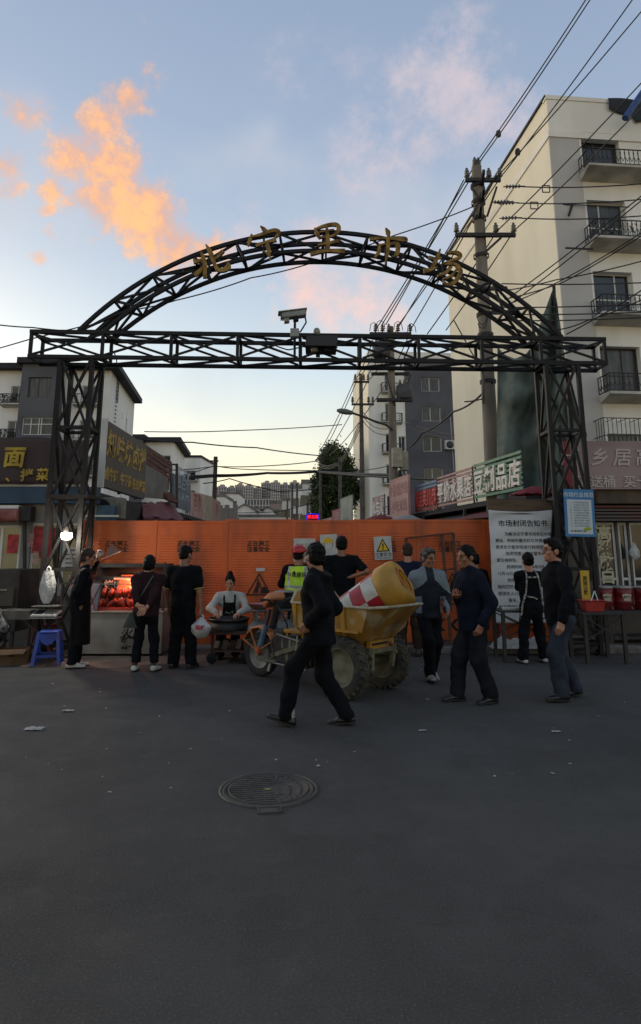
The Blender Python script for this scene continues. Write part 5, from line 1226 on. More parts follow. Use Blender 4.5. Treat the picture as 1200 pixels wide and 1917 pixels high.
b.build('valance', M_AWN, ma)
# ------------------------------------------------------------------ left stall: grill cart and what stands round it
M_INOX = mat('stainless_steel', '#8f8d89', .36, .45, c2='#7b7873', scale=2.5, bump=.05, bscale=8, dirt='#3d3833', dscale=1.8, damt=.6)
M_SOOT = mat('sooty_steel', '#1d1b1b', .7, c2='#2b2624', scale=6)
GY0, GY1 = 10.5, 11.12
gx0, gx1 = at(150, 1190, GY0).x, at(303, 1190, GY0).x
gc = empty('grill_cart', ((gx0 + gx1) / 2, 10.8, 0), label='stainless steel roast meat cart with lit display below the hoarding', cat='food cart')
MB().bb((gx0, GY0, .05), (gx1, GY0 + .03, .66)).build('front_panel', M_INOX, gc)
MB().bb((gx0, GY0 + .032, .05), (gx0 + .03, GY1, .66)).build('side_panel', M_INOX, gc); MB().bb((gx1 - .03, GY0 + .032, .05), (gx1, GY1, .66)).build('side_panel', M_INOX, gc)
MB().bb((gx0 - .02, GY0 - .03, .662), (gx1 + .02, GY1, .69)).build('counter_top', M_INOX, gc, bevel=.006)
MB().bb((gx0, GY1 - .05, .69), (gx1, GY1 - .02, 1.42)).build('back_board', M_SOOT, gc)
MB().bb((gx0 + .05, GY1 - .4, 1.36), (gx1, GY1 - .06, 1.42)).build('hood', M_SOOT, gc)
for x in (gx0 + .02, gx1 - .02): MB().bar((x, GY0 + .08, .69), (x, GY0 + .08, 1.12 if x < gx0 + .3 else 1.44), .03).build('corner_post', M_SOOT, gc)
MB().bar((gx0 + .02, GY0 + .08, 1.10), (gx1 - .02, GY0 + .08, 1.10), .018).build('front_rail', M_INOX, gc)
MB().bar((gx0 + .02, GY1 - .3, 1.19), (gx1 - .02, GY1 - .3, 1.19), .05).build('rack_bar', M_SOOT, gc)
Mg_ = mat('display_glass', '#8f8fa0', .05, alpha=.28)
p = [at(160, 1152, GY0 + .02), at(181, 1152, GY0 + .02), at(190, 1090, GY0 + .02), at(162, 1088, GY0 + .02)]
b = MB(); b.add([q + Vector((0, dy, 0)) for dy in (0, .008) for q in p], [(3, 2, 1, 0), (4, 5, 6, 7), (0, 1, 5, 4), (1, 2, 6, 5), (2, 3, 7, 6), (3, 0, 4, 7)]); b.build('glass_wing', Mg_, gc)
b = MB()
for q in range(4): b.bar(p[q], p[(q + 1) % 4], .016)
b.bar(p[0], p[2], .01); b.bar(p[1], p[3], .01); b.build('wing_frame', M_SOOT, gc)
a_, b_ = at(222, 1103, 10.98), at(262, 1076, 10.98)
MB().add([at(218, 1103, 10.95), at(258, 1103, 10.95), at(264, 1076, 11.02), at(227, 1076, 11.02), at(218, 1103, 10.96), at(258, 1103, 10.96), at(264, 1076, 11.03), at(227, 1076, 11.03)], [(0, 1, 2, 3), (7, 6, 5, 4), (0, 4, 5, 1), (1, 5, 6, 2), (2, 6, 7, 3), (3, 7, 4, 0)]).build('menu_card', mat('orange_card', '#c06a42', .7), gc)
t = MB(); text(t, '烤肉', face_M(at(212, 1096, 11.04), (1, 0, 0)), .16, .004, .003, wob=.05); t.build('lettering', M_CHW, gc)
for s_, py, sz in (('火', 1186, .2), ('烤', 1204, .22)):
    t = MB(); text(t, s_, face_M(at(237, py, GY0 - .003), (1, 0, 0)), sz, .002, .006, wob=.09, shear=.1); t.build('lettering', M_INK, gc)
t = MB(); t.bb((gx0 + .12, GY0 + .1, .69), (gx1 - .2, GY1 - .1, .73)); t.build('tray', mat('red_tray', '#8a2a20', .5), gc)
rng_ = np.random.default_rng(5); mb = MB()
for k in range(70):
    row = k % 2; x = gx0 + .2 + rng_.random() * (gx1 - gx0 - .55); c = Vector((x, GY0 + .2 + .25 * rng_.random(), .78 + row * .16 + .04 * rng_.random()))
    d = Vector((rng_.normal() * .5, rng_.normal() * .2, 1)).normalized(); l = .05 + .04 * rng_.random()
    mb.tube([c - d * l, c - d * l * .5, c, c + d * l * .6, c + d * l], [.008, .028, .033, .026, .006], 7)
tag(mb.build('roast_meat', mat('roast_meat', '#a83a20', .4, c2='#5a170e', scale=22, bump=.3, bscale=50)), 'heap of glossy red roast meat pieces in the lit cart', 'meat', kind='stuff')
hl = bpy.data.lights.new('heat_lamp_glow', 'POINT'); hl.energy = 12.0; hl.color = (1, .36, .2); hl.shadow_soft_size = .04
ho = bpy.data.objects.new('heat_lamp_glow', hl); COL.objects.link(ho); ho.parent = gc; ho.location = MW[gc.name].inverted() @ Vector(((gx0 + gx1) / 2 + .05, GY0 + .28, 1.13))
MB().tube([((gx0 + gx1) / 2 - .25, GY0 + .28, 1.175), ((gx0 + gx1) / 2 + .3, GY0 + .28, 1.175)], .018, 8).build('heat_lamp', mat('heat_lamp_tube', '#ffb090', .5, emit='#ff5a30', estr=.6), gc)
# bulb hanging at the left column
lb_c = at(125, 1000, 10.25)
bl = empty('hanging_bulb', lb_c, label='bright white hanging bulb with shade beside the left column', cat='lamp')
MB().lathe([(0, -.09), (.055, -.085), (.082, -.05), (.085, 0), (.07, .03), (0, .035)], Matrix.Translation(lb_c), 20).build('bulb', mat('lit_bulb', '#fff6e0', .5, emit='#fff2d8', estr=14), bl)
MB().lathe([(.075, .02), (.06, .06), (.03, .1), (.02, .14), (0, .145)], Matrix.Translation(lb_c), 20).build('shade', M_SOOT, bl)
MB().tube([lb_c + Vector((0, 0, .14)), at(138, 940, 10.38)], .006, 5).build('flex', M_WIRE, bl)
pl = bpy.data.lights.new('bulb_light', 'POINT'); pl.energy = 48; pl.color = (1, .9, .74); pl.shadow_soft_size = .08
po = bpy.data.objects.new('bulb_light', pl); COL.objects.link(po); po.parent = bl; po.location = (0, -.12, -.03)

def stool(name, base, h, w, m, label, rz=0.0):
    e = empty(name, base, rz, label=label, cat='stool')
    t = w / 2 * .78
    MB().bb((-t, -t, h - .03), (t, t, h)).build('seat', m, e, local=True, bevel=.015)
    for sx in (-1, 1):
        for sy in (-1, 1):
            b = MB(); p0 = Vector((sx * t * .9, sy * t * .9, h - .02)); p1 = Vector((sx * w / 2, sy * w / 2, 0))
            b.bar(p0, p1, .055, .04); b.build('leg', m, e, local=True, bevel=.008)
    for k in range(4):
        a = R(90 * k); b = MB(); q = lambda x, z: Matrix.Rotation(a, 3, 'Z') @ Vector((x, -w / 2 * .86 + (h - z) * -.02, z))
        pts = [(-t * .85, h - .03), (-t * .8, h - .1), (-t * .5, h - .16), (0, h - .19), (t * .5, h - .16), (t * .8, h - .1), (t * .85, h - .03)]
        b.add([q(x, z) for x, z in pts] + [q(x, h - .028) for x, z in pts] , [(i, i + 1, len(pts) + i + 1, len(pts) + i) for i in range(len(pts) - 1)]); b.build('apron', m, e, local=True)
        b = MB(); b.bar(q(-w * .42, h * .28), q(w * .42, h * .28), .02, .035); b.build('stretcher', m, e, local=True)
    return e
stool('stool', ground(82, 1246) + Vector((0, .12, 0)), .47, .36, mat('blue_plastic', '#1f3f9a', .4, c2='#1a357f', scale=8), 'blue plastic stool in front of the red one at the left', .25)
stool('stool', ground(70, 1232) + Vector((-.02, .25, .01)), .47, .36, mat('dark_red_plastic', '#5d1620', .45, c2='#4a1019', scale=8), 'dark red plastic stool behind the blue one', .1)
cbx = empty('cardboard_box', ground(25, 1243), .2, label='open brown cardboard box on the ground at the left edge', cat='box')
M_CARD = mat('cardboard', '#5d452e', .9, c2='#4b3725', scale=5)
for lo, hi in (((-.2, -.14, 0), (.2, -.13, .22)), ((-.2, .13, 0), (.2, .14, .22)), ((-.2, -.13, 0), (-.19, .13, .22)), ((.19, -.13, 0), (.2, .13, .22)), ((-.19, -.13, 0), (.19, .13, .01))): MB().bb(lo, hi).build('side', M_CARD, cbx, local=True)
MB().add([(-.2, -.14, .22), (.2, -.14, .22), (.18, -.26, .17), (-.18, -.25, .16)], [(0, 1, 2, 3)]).build('flap', M_CARD, cbx, local=True)
MB().add([(-.2, .14, .22), (-.2, -.14, .22), (-.1, -.1, .34), (-.1, .12, .35)], [(0, 1, 2, 3)]).build('flap', M_CARD, cbx, local=True)
MB().bb((-.04, -.1415, .12), (.04, -.1402, .14)).build('hand_hole', M_DARK, cbx, local=True)
# scale on its stand, tray, black grill box, bags
ss = empty('weighing_scale', at(88, 1158, 10.1), label='flat electronic weighing scale with grey keypad on a black stand', cat='scale')
c = at(86, 1150, 10.1)
b = MB(); b.add([c + Vector(v) for v in ((-.2, -.13, -.03), (.2, -.13, -.03), (.2, .13, .03), (-.2, .13, .03), (-.18, -.13, .0), (.18, -.13, .0), (.18, .13, .07), (-.18, .13, .07))], [(3, 2, 1, 0), (4, 5, 6, 7), (0, 1, 5, 4), (1, 2, 6, 5), (2, 3, 7, 6), (3, 0, 4, 7)]); b.build('body', mat('scale_grey', '#9a9a98', .5), ss, bevel=.008)
b = MB(); b.add([c + Vector((x, y, .035 + y * .27 + .004)) for x, y in ((-.15, -.1), (-.02, -.1), (-.02, .08), (-.15, .08))], [(0, 1, 2, 3)]); b.build('display', M_DARK, ss)
for i in range(4):
    for j in range(4): q = c + Vector((.03 + i * .035, -.09 + j * .045, .037 + (-.09 + j * .045) * .27 + .004)); MB().box(q, (.026, .03, .006)).build('key', mat('scale_key', '#6d6d6b', .6), ss)
MB().box(c + Vector((0, .06, .12)), (.4, .26, .012)).build('pan', M_INOX, ss)
st_ = empty('scale_stand', ground(88, 1236) + Vector((0, .25, 0)), label='black folding stand under the weighing scale', cat='stand')
for sx in (-1, 1):
    MB().bar((c.x + sx * .17, 10.0, 0), (c.x - sx * .12, 10.2, c.z - .04), .03).build('leg', M_SOOT, st_); MB().bar((c.x + sx * .17, 10.2, 0), (c.x + sx * .17, 10.22, c.z + .45 if sx > 0 else c.z - .04), .03).build('leg', M_SOOT, st_)
MB().bar((c.x - .2, 10.1, c.z - .045), (c.x + .2, 10.1, c.z - .045), .24, .02).build('shelf', M_INOX, st_); MB().bar((c.x + .17, 10.22, c.z + .45), (c.x + .45, 10.22, c.z + .45), .03).build('arm', M_SOOT, st_)
tr = empty('steel_tray', at(38, 1160, 10.2), label='rectangular stainless food tray left of the scale', cat='tray')
c = at(36, 1150, 10.2); w_, d_, h_ = .24, .17, .13
b = MB(); b.add([c + Vector(v) for v in ((-w_ * .9, -d_ * .9, -h_ / 2), (w_ * .9, -d_ * .9, -h_ / 2), (w_ * .9, d_ * .9, -h_ / 2), (-w_ * .9, d_ * .9, -h_ / 2), (-w_, -d_, h_ / 2), (w_, -d_, h_ / 2), (w_, d_, h_ / 2), (-w_, d_, h_ / 2))], [(3, 2, 1, 0), (0, 1, 5, 4), (1, 2, 6, 5), (2, 3, 7, 6), (3, 0, 4, 7)]); o = b.build('basin', M_INOX, tr); sm = o.modifiers.new('wall', 'SOLIDIFY'); sm.thickness = .004
b = MB()
for (p_, q_) in (((-1, -1), (1, -1)), ((1, -1), (1, 1)), ((1, 1), (-1, 1)), ((-1, 1), (-1, -1))): b.bar(c + Vector((p_[0] * w_, p_[1] * d_, h_ / 2)), c + Vector((q_[0] * w_, q_[1] * d_, h_ / 2)), .03, .008)
b.build('rim', M_INOX, tr)
for sx in (-1, 1): MB().bar((c.x + sx * .18, 10.2, 0), (c.x + sx * .18, 10.2, c.z - h_ / 2), .03).build('leg', M_SOOT, tr)
MB().bar(c + Vector((.1, -.1, -.06)), c + Vector((.42, -.1, -.3)), .02).build('brace', M_SOOT, tr)
bg = empty('black_oven', ground(8, 1236) + Vector((0, .6, 0)), label='black sheet metal oven box at the left edge under the shop window', cat='oven')
a = at(-30, 1140, 10.7); b_ = at(38, 1066, 10.7)
MB().bb((a.x, 10.7, .35), (b_.x, 11.5, b_.z)).build('case', M_SOOT, bg, bevel=.01); MB().bb((a.x, 10.64, a.z + .05), (b_.x - .05, 10.698, a.z + .33)).build('door', mat('oven_door', '#2d2927', .5), bg)
MB().bar((a.x + .2, 10.62, a.z + .3), (b_.x - .15, 10.62, a.z + .3), .02).build('handle', M_INOX, bg)
for x in (a.x + .1, b_.x - .06): MB().bar((x, 10.75, 0), (x, 10.75, .35), .05).build('leg', M_SOOT, bg)
def bag(name, c, w, h, d, m, label, cat='plastic bag', neck=.25, seed=0, handles=True, tilt=0.0):
    """crumpled carrier bag hanging from its top point c"""
    e = empty(name, c + Vector((0, 0, -h)), label=label, cat=cat)
    def fn(u, v):
        t = 2 * math.pi * u; r = math.sin(math.pi * min(1, (1 - v) * .93 + .03)) ** .55 if v < .55 else (1 - (v - .55) / .45 * (1 - neck))
        k = 1 + .22 * mnoise.noise(Vector((math.cos(t) * 1.7, math.sin(t) * 1.7, v * 3.5 + seed))) + .07 * math.sin(t * 7 + v * 5 + seed)
        return c + Vector((math.cos(t) * w / 2 * r * k + tilt * (1 - v), math.sin(t) * d / 2 * r * k, -h + h * v * .88))
    MB().grid(fn, 36, 22).build('body', m, e)
    if handles:
        for s in (-1, 1): MB().tube([c + Vector((s * w * .12, 0, -h * .13)), c + Vector((s * w * .09, 0, -.03)), c, c + Vector((-s * w * .02, 0, -.02))], [.016, .012, .008, .006], 6).build('handle', m, e)
    return e
M_BAGW = mat('white_plastic_bag', '#b4b4b2', .4, c2='#9b9b99', scale=9, bump=.6, bscale=18, bdist=.03)
bag('plastic_bag', at(92, 1060, 10.2), .25, .56, .13, M_BAGW, 'roll of white plastic bags hanging on the left column', seed=3, neck=.6)
bag('rubbish_bag', at(-2, 1138, 10.0), .34, .5, .3, mat('mottled_bag', '#5a5a5a', .5, c2='#1a1a1c', scale=14, lo=.45, hi=.55), 'black and white patterned bag at the left edge', seed=7)
# ------------------------------------------------------------------ griddle of the seated woman, gas bottles, pot
M_RCART = mat('dark_red_cart', '#3a1c1a', .6, c2='#2a1514', scale=6)
gr = empty('griddle_cart', ground(428, 1236) + Vector((0, .3, 0)), label='low dark red cart with a round black griddle before the seated woman', cat='food cart')
ga, gb = at(392, 1182, 9.85), at(466, 1182, 9.85); gz = ga.z
MB().bb((ga.x, 9.85, gz - .05), (gb.x, 10.4, gz)).build('deck', M_RCART, gr)
for x in (ga.x + .04, gb.x - .04):
    for y in (9.9, 10.35): MB().bar((x, y, .08), (x, y, gz - .05), .04).build('leg', M_RCART, gr)
MB().bb((ga.x + .03, 9.88, .16), (gb.x - .03, 10.38, .19)).build('lower_shelf', M_RCART, gr)
for x in (ga.x + .04, gb.x - .04): MB().lathe([(.0, -.02), (.07, -.02), (.08, 0), (.07, .02), (0, .02)], Matrix.Translation((x, 9.87, .08)) @ Matrix.Rotation(R(90), 4, 'X'), 16).build('wheel', M_DARK, gr)
wc = at(428, 1160, 10.1)
MB().lathe([(0, -.02), (.2, -.02), (.31, -.0), (.32, .04), (.31, .045), (.295, .01), (.19, -.005), (0, -.005)], Matrix.Translation((wc.x, 10.1, gz + .13)), 32).build('griddle', mat('oiled_iron', '#191817', .3, c2='#2c2825', scale=9), gr)
MB().lathe([(.29, 0), (.3, .02), (.29, .12), (.2, .12)], Matrix.Translation((wc.x, 10.1, gz)), 28).build('stove_ring', mat('sooty_stove', '#33312e', .6, c2='#1e1c1b', scale=7), gr)
for k in range(5): MB().bar((ga.x + .1 + k * .11, 9.95 + .05 * (k % 3), .19), (ga.x + .12 + k * .11, 10.0, .19 + .1 + .03 * (k % 2)), .08).build('jar', mat('stored_jars', '#3b3530', .6, c2='#59443a', scale=3), gr)
def gas(px, row, Y, label, tray=False):
    c = Vector((at(px, row, Y).x, Y, 0)); e = empty('gas_cylinder', c, label=label, cat='gas cylinder')
    Mg = mat('gas_grey', '#55595a', .5, c2='#484b4c', scale=5, dirt='#3a3432', dscale=3, damt=.5)
    MB().lathe([(0, .02), (.13, .02), (.165, .07), (.17, .12), (.17, .46), (.155, .54), (.1, .6), (.04, .62), (0, .62)], Matrix.Translation(c), 28).build('tank', Mg, e)
    MB().lathe([(.12, 0), (.13, 0), (.13, .06), (.12, .06)], Matrix.Translation(c), 24, close=True).build('foot_ring', Mg, e)
    MB().lathe([(0, .62), (.025, .62), (.025, .7), (0, .7)], Matrix.Translation(c), 12).build('valve', M_INOX, e)
    for a in (0.3, 2.4, 4.5): MB().bar(c + Vector((.1 * math.cos(a), .1 * math.sin(a), .57)), c + Vector((.1 * math.cos(a), .1 * math.sin(a), .76)), .03, .02).build('collar_post', Mg, e)
    MB().lathe([(.095, .74), (.11, .74), (.11, .78), (.095, .78)], Matrix.Translation(c), 20, close=True).build('collar', Mg, e)
    return e, c
_, g1 = gas(484, 1180, 9.75, 'grey gas cylinder nearest the griddle with a red basin on top')
_, g2 = gas(533, 1180, 9.95, 'second grey gas cylinder behind the handlebar')
MB().lathe([(0, .0), (.1, .0), (.17, .07), (.18, .075), (.165, .07), (.1, .012), (0, .012)], Matrix.Translation(g1 + Vector((0, 0, .785))), 28).build('red_basin', mat('faded_red_basin', '#8a4a48', .5, c2='#a8716c', scale=4), label='faded red plastic basin on top of the gas cylinder', cat='basin')
sp = empty('stock_pot', g2 + Vector((0, .1, .785)), label='dark steel stock pot behind the orange headlamp', cat='pot')
MB().lathe([(0, .0), (.13, .0), (.14, .02), (.14, .2), (.15, .215), (.13, .215), (.13, .03), (0, .03)], Matrix.Translation(g2 + Vector((0, .0, .785))), 28).build('pot', mat('dark_pot', '#3a3c3e', .4, .5, c2='#2b2c2d', scale=4), sp)
MB().lathe([(0, .035), (.08, .03), (.17, .015), (.18, 0), (.17, .006), (0, .02)], Matrix.Translation(g2 + Vector((0, 0, 1.01))), 28).build('lid', M_INOX, sp)

# ------------------------------------------------------------------ three wheeled dumper
M_YEL = mat('dumper_yellow', '#a8781f', .5, c2='#8f641c', scale=5, dirt='#5f5037', dscale=2.4, damt=.75, bump=.12, bscale=25)
M_YEL2 = mat('dumper_yellow_dusty', '#9a7026', .6, c2='#a89470', scale=5, lo=.5, hi=.6, dirt='#5a3f20', dscale=4, damt=.8)
M_ORG = mat('dumper_orange', '#b06a35', .5, c2='#9c5a2c', scale=6)
M_RUB = mat('dusty_rubber', '#2b2a26', .9, c2='#4a4739', scale=7, bump=.3, bscale=40)
M_RUBF = mat('black_rubber', '#1a1a1b', .85, c2='#26241f', scale=8)
M_RIM = mat('dusty_rim', '#6f6b58', .7, c2='#55523f', scale=9)
M_FRM = mat('mud_grey_steel', '#55533f', .8, c2='#6d6a55', scale=9, bump=.2)
M_BLU = mat('shock_blue', '#3d5470', .5, c2='#56697d', scale=5)
TO = Vector((.50, 7.83, 0)); TH = math.atan2(.64, -.77)
tk = empty('dump_tricycle', TO, TH, label='yellow three wheeled motor dumper parked in front of the hoarding', cat='dumper')
def T(mb, name, m, par=None, **k): return mb.build(name, m, par or tk, local=True, **k)
def wheel(x, y, r, w, lug, m, mr):
    M_ = Matrix.Translation((x, y, r)) @ Matrix.Rotation(R(90), 4, 'X')
    b = MB(); b.lathe([(r * .62, -w * .42), (r * .72, -w * .5), (r * .9, -w * .5), (r * .975, -w * .36), (r * .985, 0), (r * .975, w * .36), (r * .9, w * .5), (r * .72, w * .5), (r * .62, w * .42)], M_, 40)
    if lug:
        for k in range(26):
            for s in (-1, 1):
                a = 2 * math.pi * (k + (.25 if s > 0 else -.25)) / 26
                Ml_ = M_ @ Matrix.Rotation(a, 4, 'Z') @ Matrix.Translation((r * .965, 0, s * w * .27)) @ Matrix.Rotation(R(28 * s), 4, 'X')
                b.box(Ml_.translation, (r * .09, r * .085, w * .52), Ml_.to_3x3())
    tk_w = T(b, 'wheel', m)
    q = MB(); q.lathe([(0, -w * .1), (r * .16, -w * .12), (r * .2, -w * .02), (r * .42, w * .08), (r * .56, w * .12), (r * .58, w * .4), (r * .655, w * .44), (r * .655, -w * .44), (r * .58, -w * .4), (r * .55, -w * .15), (r * .3, -w * .2), (0, -w * .2)], M_, 32)
    for k in range(5): a = 2 * math.pi * k / 5; q.lathe([(0, w * .14), (r * .035, w * .14), (r * .035, w * .02)], M_ @ Matrix.Translation((r * .3 * math.cos(a), r * .3 * math.sin(a), 0)), 8)
    T(q, 'rim', mr, tk_w); return tk_w
wheel(0, .40, .335, .17, True, M_RUB, M_RIM); wheel(0, -.40, .335, .17, True, M_RUB, M_RIM)
wheel(1.66, 0, .28, .11, False, M_RUBF, mat('grey_rim', '#77756f', .5, .3, c2='#5c5a55', scale=6))
T(MB().tube([(0, -.36, .335), (0, .36, .335)], .05, 12), 'rear_axle', M_FRM)
T(MB().lathe([(0, -.12), (.09, -.1), (.13, 0), (.09, .1), (0, .12)], Matrix.Translation((0, .02, .335)) @ Matrix.Rotation(R(90), 4, 'X'), 18), 'differential', M_FRM)
for s in (-1, 1):
    T(MB().bar((-.28, s * .24, .50), (.75, s * .24, .50), .06, .08), 'chassis_rail', M_FRM)
    T(MB().tube([(-.3, s * .24, .46), (0, s * .24, .40), (.3, s * .24, .46)], .025, 6), 'leaf_spring', M_FRM)
    T(MB().bar((-.25, s * .2, .3), (-.27, s * .22, .5), .05), 'spring_hanger', M_FRM)
    T(MB().bar((.75, s * .22, .48), (1.35, s * .12, .30), .05), 'chassis_rail', M_FRM)
for x in (-.26, .3, .72): T(MB().bar((x, -.24, .5), (x, .24, .5), .05), 'cross_member', M_FRM)
# hopper
V = {}
for s, n in ((1, 'L'), (-1, 'R')):
    V['F' + n] = (.72, .46 * s, 1.0); V['B' + n] = (-.40, .46 * s, .985); V['S' + n] = (-.60, .34 * s, 1.0)
    V['Fm' + n] = (.70, .44 * s, .74); V['Bm' + n] = (-.30, .44 * s, .72); V['Fb' + n] = (.58, .30 * s, .545); V['Bb' + n] = (-.14, .27 * s, .545)
    V['T' + n] = (.75, .34 * s, 1.13)
keys = list(V); ix = {k: i for i, k in enumerate(keys)}
fcs = []
for n in 'LR':
    f_ = [('F', 'Fm', 'Bm', 'B'), ('Fm', 'Fb', 'Bb', 'Bm'), ('B', 'Bm', 'Bb'), ('B', 'Bb', 'S')]
    for q in f_:
        t_ = [ix[k + n] for k in q]; fcs.append(tuple(t_ if n == 'L' else reversed(t_)))
fcs += [(ix['SL'], ix['BbL'], ix['BbR'], ix['SR']), (ix['FL'], ix['TL'], ix['TR'], ix['FR'], ix['FmR'], ix['FbR'], ix['FbL'], ix['FmL']), (ix['FbL'], ix['FbR'], ix['BbR'], ix['BbL'])]
b = MB(); b.add([V[k] for k in keys], fcs); hp = T(b, 'hopper', M_YEL2); sd = hp.modifiers.new('sheet', 'SOLIDIFY'); sd.thickness = .014; sd.offset = -1
loop = ['TL', 'FL', 'BL', 'SL', 'SR', 'BR', 'FR', 'TR', 'TL']
for a_, b_ in zip(loop, loop[1:]): T(MB().tube([V[a_], V[b_]], .017, 8), 'rim_tube', mat('rim_worn', '#8f8168', .5, c2='#a59a80', scale=9), hp)
for s in (1, -1):
    for x, xb in ((.66, .54), (-.06, .02)):
        T(MB().bar((x, .468 * s, .99), (x, .45 * s, .74), .05, .03), 'rib', M_YEL, hp); T(MB().bar((x, .45 * s, .74), (xb, .29 * s, .54), .05, .03), 'rib', M_YEL, hp)
    T(MB().bar((.66, .452 * s, .735), (-.26, .452 * s, .725), .022, .03), 'rib', M_YEL, hp)
    T(MB().bar((.62, .30 * s, .535), (-.2, .28 * s, .535), .04, .06), 'sill_beam', M_YEL, hp)
T(MB().bar((-.24, -.24, .56), (-.24, .24, .56), .05, .1), 'bumper', M_YEL); T(MB().bar((-.255, -.1, .575), (-.255, .2, .575), .055, .018), 'bumper_slot', M_DARK)
T(MB().lathe([(0, .012), (.022, .01), (.025, 0), (0, 0)], Matrix.Translation((-.267, -.16, .55)) @ Matrix.Rotation(R(-90), 4, 'Y'), 12), 'reflector', mat('red_reflector', '#7a1a14', .3))
for sx, y_, s_ in ((.40, .86, '宗申\n矿车'), (.16, .86, '载重\n一吨')):
    t = MB(); text(t, s_, face_M((sx, .455, .86), (-1, 0, 0)), .085, .002, .001, wob=.03); T(t, 'stencil', mat('stencil_grey', '#4b4334', .8), hp)
# front end: seat, motor box, fork, headlamp
T(MB().bb((.78, -.17, .60), (1.12, .17, .645)), 'seat_plate', M_YEL, bevel=.012)
T(MB().bb((.8, -.12, .647), (1.0, .12, .665)), 'seat_rag', mat('pale_rag', '#8f8d86', .9))
for x in (.82, 1.08):
    for s in (-1, 1): T(MB().bar((x, s * .13, .38), (x, s * .13, .60), .03), 'seat_post', M_YEL)
T(MB().bb((.74, -.16, .20), (1.26, .16, .55)), 'motor_box', mat('stained_black_box', '#1b1b1c', .5, c2='#6d6b64', scale=16, lo=.56, hi=.66, stretch=(1, 1, .25)), bevel=.015)
T(MB().tube([(.7, .2, .20), (1.4, .2, .24)], .014, 8), 'side_rail', M_INOX)
T(MB().tube([(1.28, .17, .3), (1.3, .19, .5), (1.2, .2, .58), (.82, .2, .52)], .012, 8), 'guard_tube', M_INOX)
T(MB().tube([(.86, .19, .58), (.84, .24, .4), (.8, .22, .28), (.76, .2, .16)], .012, 6), 'hose', mat('pale_hose', '#8a8878', .6))
T(MB().bb((1.22, -.2, .235), (1.52, .22, .26)), 'foot_plate', M_FRM, bevel=.008)
T(MB().tube([(1.33, .16, .24), (1.34, .2, .12)], .022, 8), 'foot_peg', M_INOX)
T(MB().bb((1.2, -.08, .26), (1.38, .08, .62)), 'leg_shield', M_SOOT, bevel=.02)
for s in (-1, 1):
    T(MB().tube([(1.64, s * .085, .30), (1.60, s * .085, .40)], .033, 10), 'fork_leg', mat('fork_red_orange', '#9a4426', .6)); T(MB().tube([(1.60, s * .085, .39), (1.50, s * .085, .66)], .04, 12), 'shock_sleeve', M_BLU)
    T(MB().tube([(1.5, s * .085, .65), (1.43, s * .085, .86)], .022, 8), 'fork_tube', M_SOOT)
T(MB().tube([(1.65, -.1, .28), (1.65, .1, .28)], .018, 8), 'front_axle', M_INOX)
T(MB().tube([(1.48, 0, .62), (1.38, 0, .98)], .04, 10), 'steering_head', M_SOOT)
T(MB().tube([(1.30, .34, 1.0), (1.36, .2, .99), (1.40, .1, .94), (1.40, -.1, .94), (1.36, -.2, .99), (1.30, -.34, 1.0)], .014, 8), 'handlebar', M_SOOT)
for s in (-1, 1): T(MB().tube([(1.30, s * .34, 1.0), (1.26, s * .42, 1.0)], .02, 8), 'grip', M_RUBF)
T(MB().tube([(1.35, .05, .92), (1.2, .12, .84), (1.12, .1, .7), (1.15, .05, .6)], .01, 6), 'control_cable', M_WIRE)
b = MB(); prof = []
for i in range(7):
    u = i / 6; prof.append((1.66 + .30 * math.cos(R(25 + 130 * u)), .29 + .335 * math.sin(R(25 + 130 * u))))
vs = []
for x, z in prof: vs += [(x, -.085, z), (x, -.05, z + .022), (x, .05, z + .022), (x, .085, z)]
b.add(vs, [(i * 4 + k, i * 4 + k + 1, i * 4 + 5 + k, i * 4 + 4 + k) for i in range(6) for k in range(3)], True)
fd = T(b, 'mudguard', M_ORG); sd = fd.modifiers.new('sheet', 'SOLIDIFY'); sd.thickness = .012
for s in (-1, 1):
    for u in (.04, .3, .68, .96):
        i = u * 6; j = min(int(i), 5); w = i - j; x = prof[j][0] * (1 - w) + prof[j + 1][0] * w; z = prof[j][1] * (1 - w) + prof[j + 1][1] * w
        T(MB().bar((x, s * .088, z), (1.645, s * .095, .33), .018, .012), 'mudguard_stay', M_ORG, fd)
b = MB(); b.add([(1.36, -.15, 1.0), (1.36, .15, 1.0), (1.52, .13, .86), (1.52, -.13, .86), (1.40, -.14, 1.09), (1.40, .14, 1.09), (1.58, .12, .98), (1.58, -.12, .98)], [(0, 1, 2, 3), (7, 6, 5, 4), (4, 5, 1, 0), (5, 6, 2, 1), (6, 7, 3, 2), (7, 4, 0, 3)])
T(b, 'headlamp_cowl', mat('faded_orange_cowl', '#b8764e', .55, c2='#a06038', scale=6), bevel=.03)
T(MB().lathe([(0, .02), (.055, .015), (.06, 0), (0, 0)], Matrix.Translation((1.556, 0, .93)) @ Matrix.Rotation(R(105), 4, 'Y'), 16), 'headlamp', M_PORC)
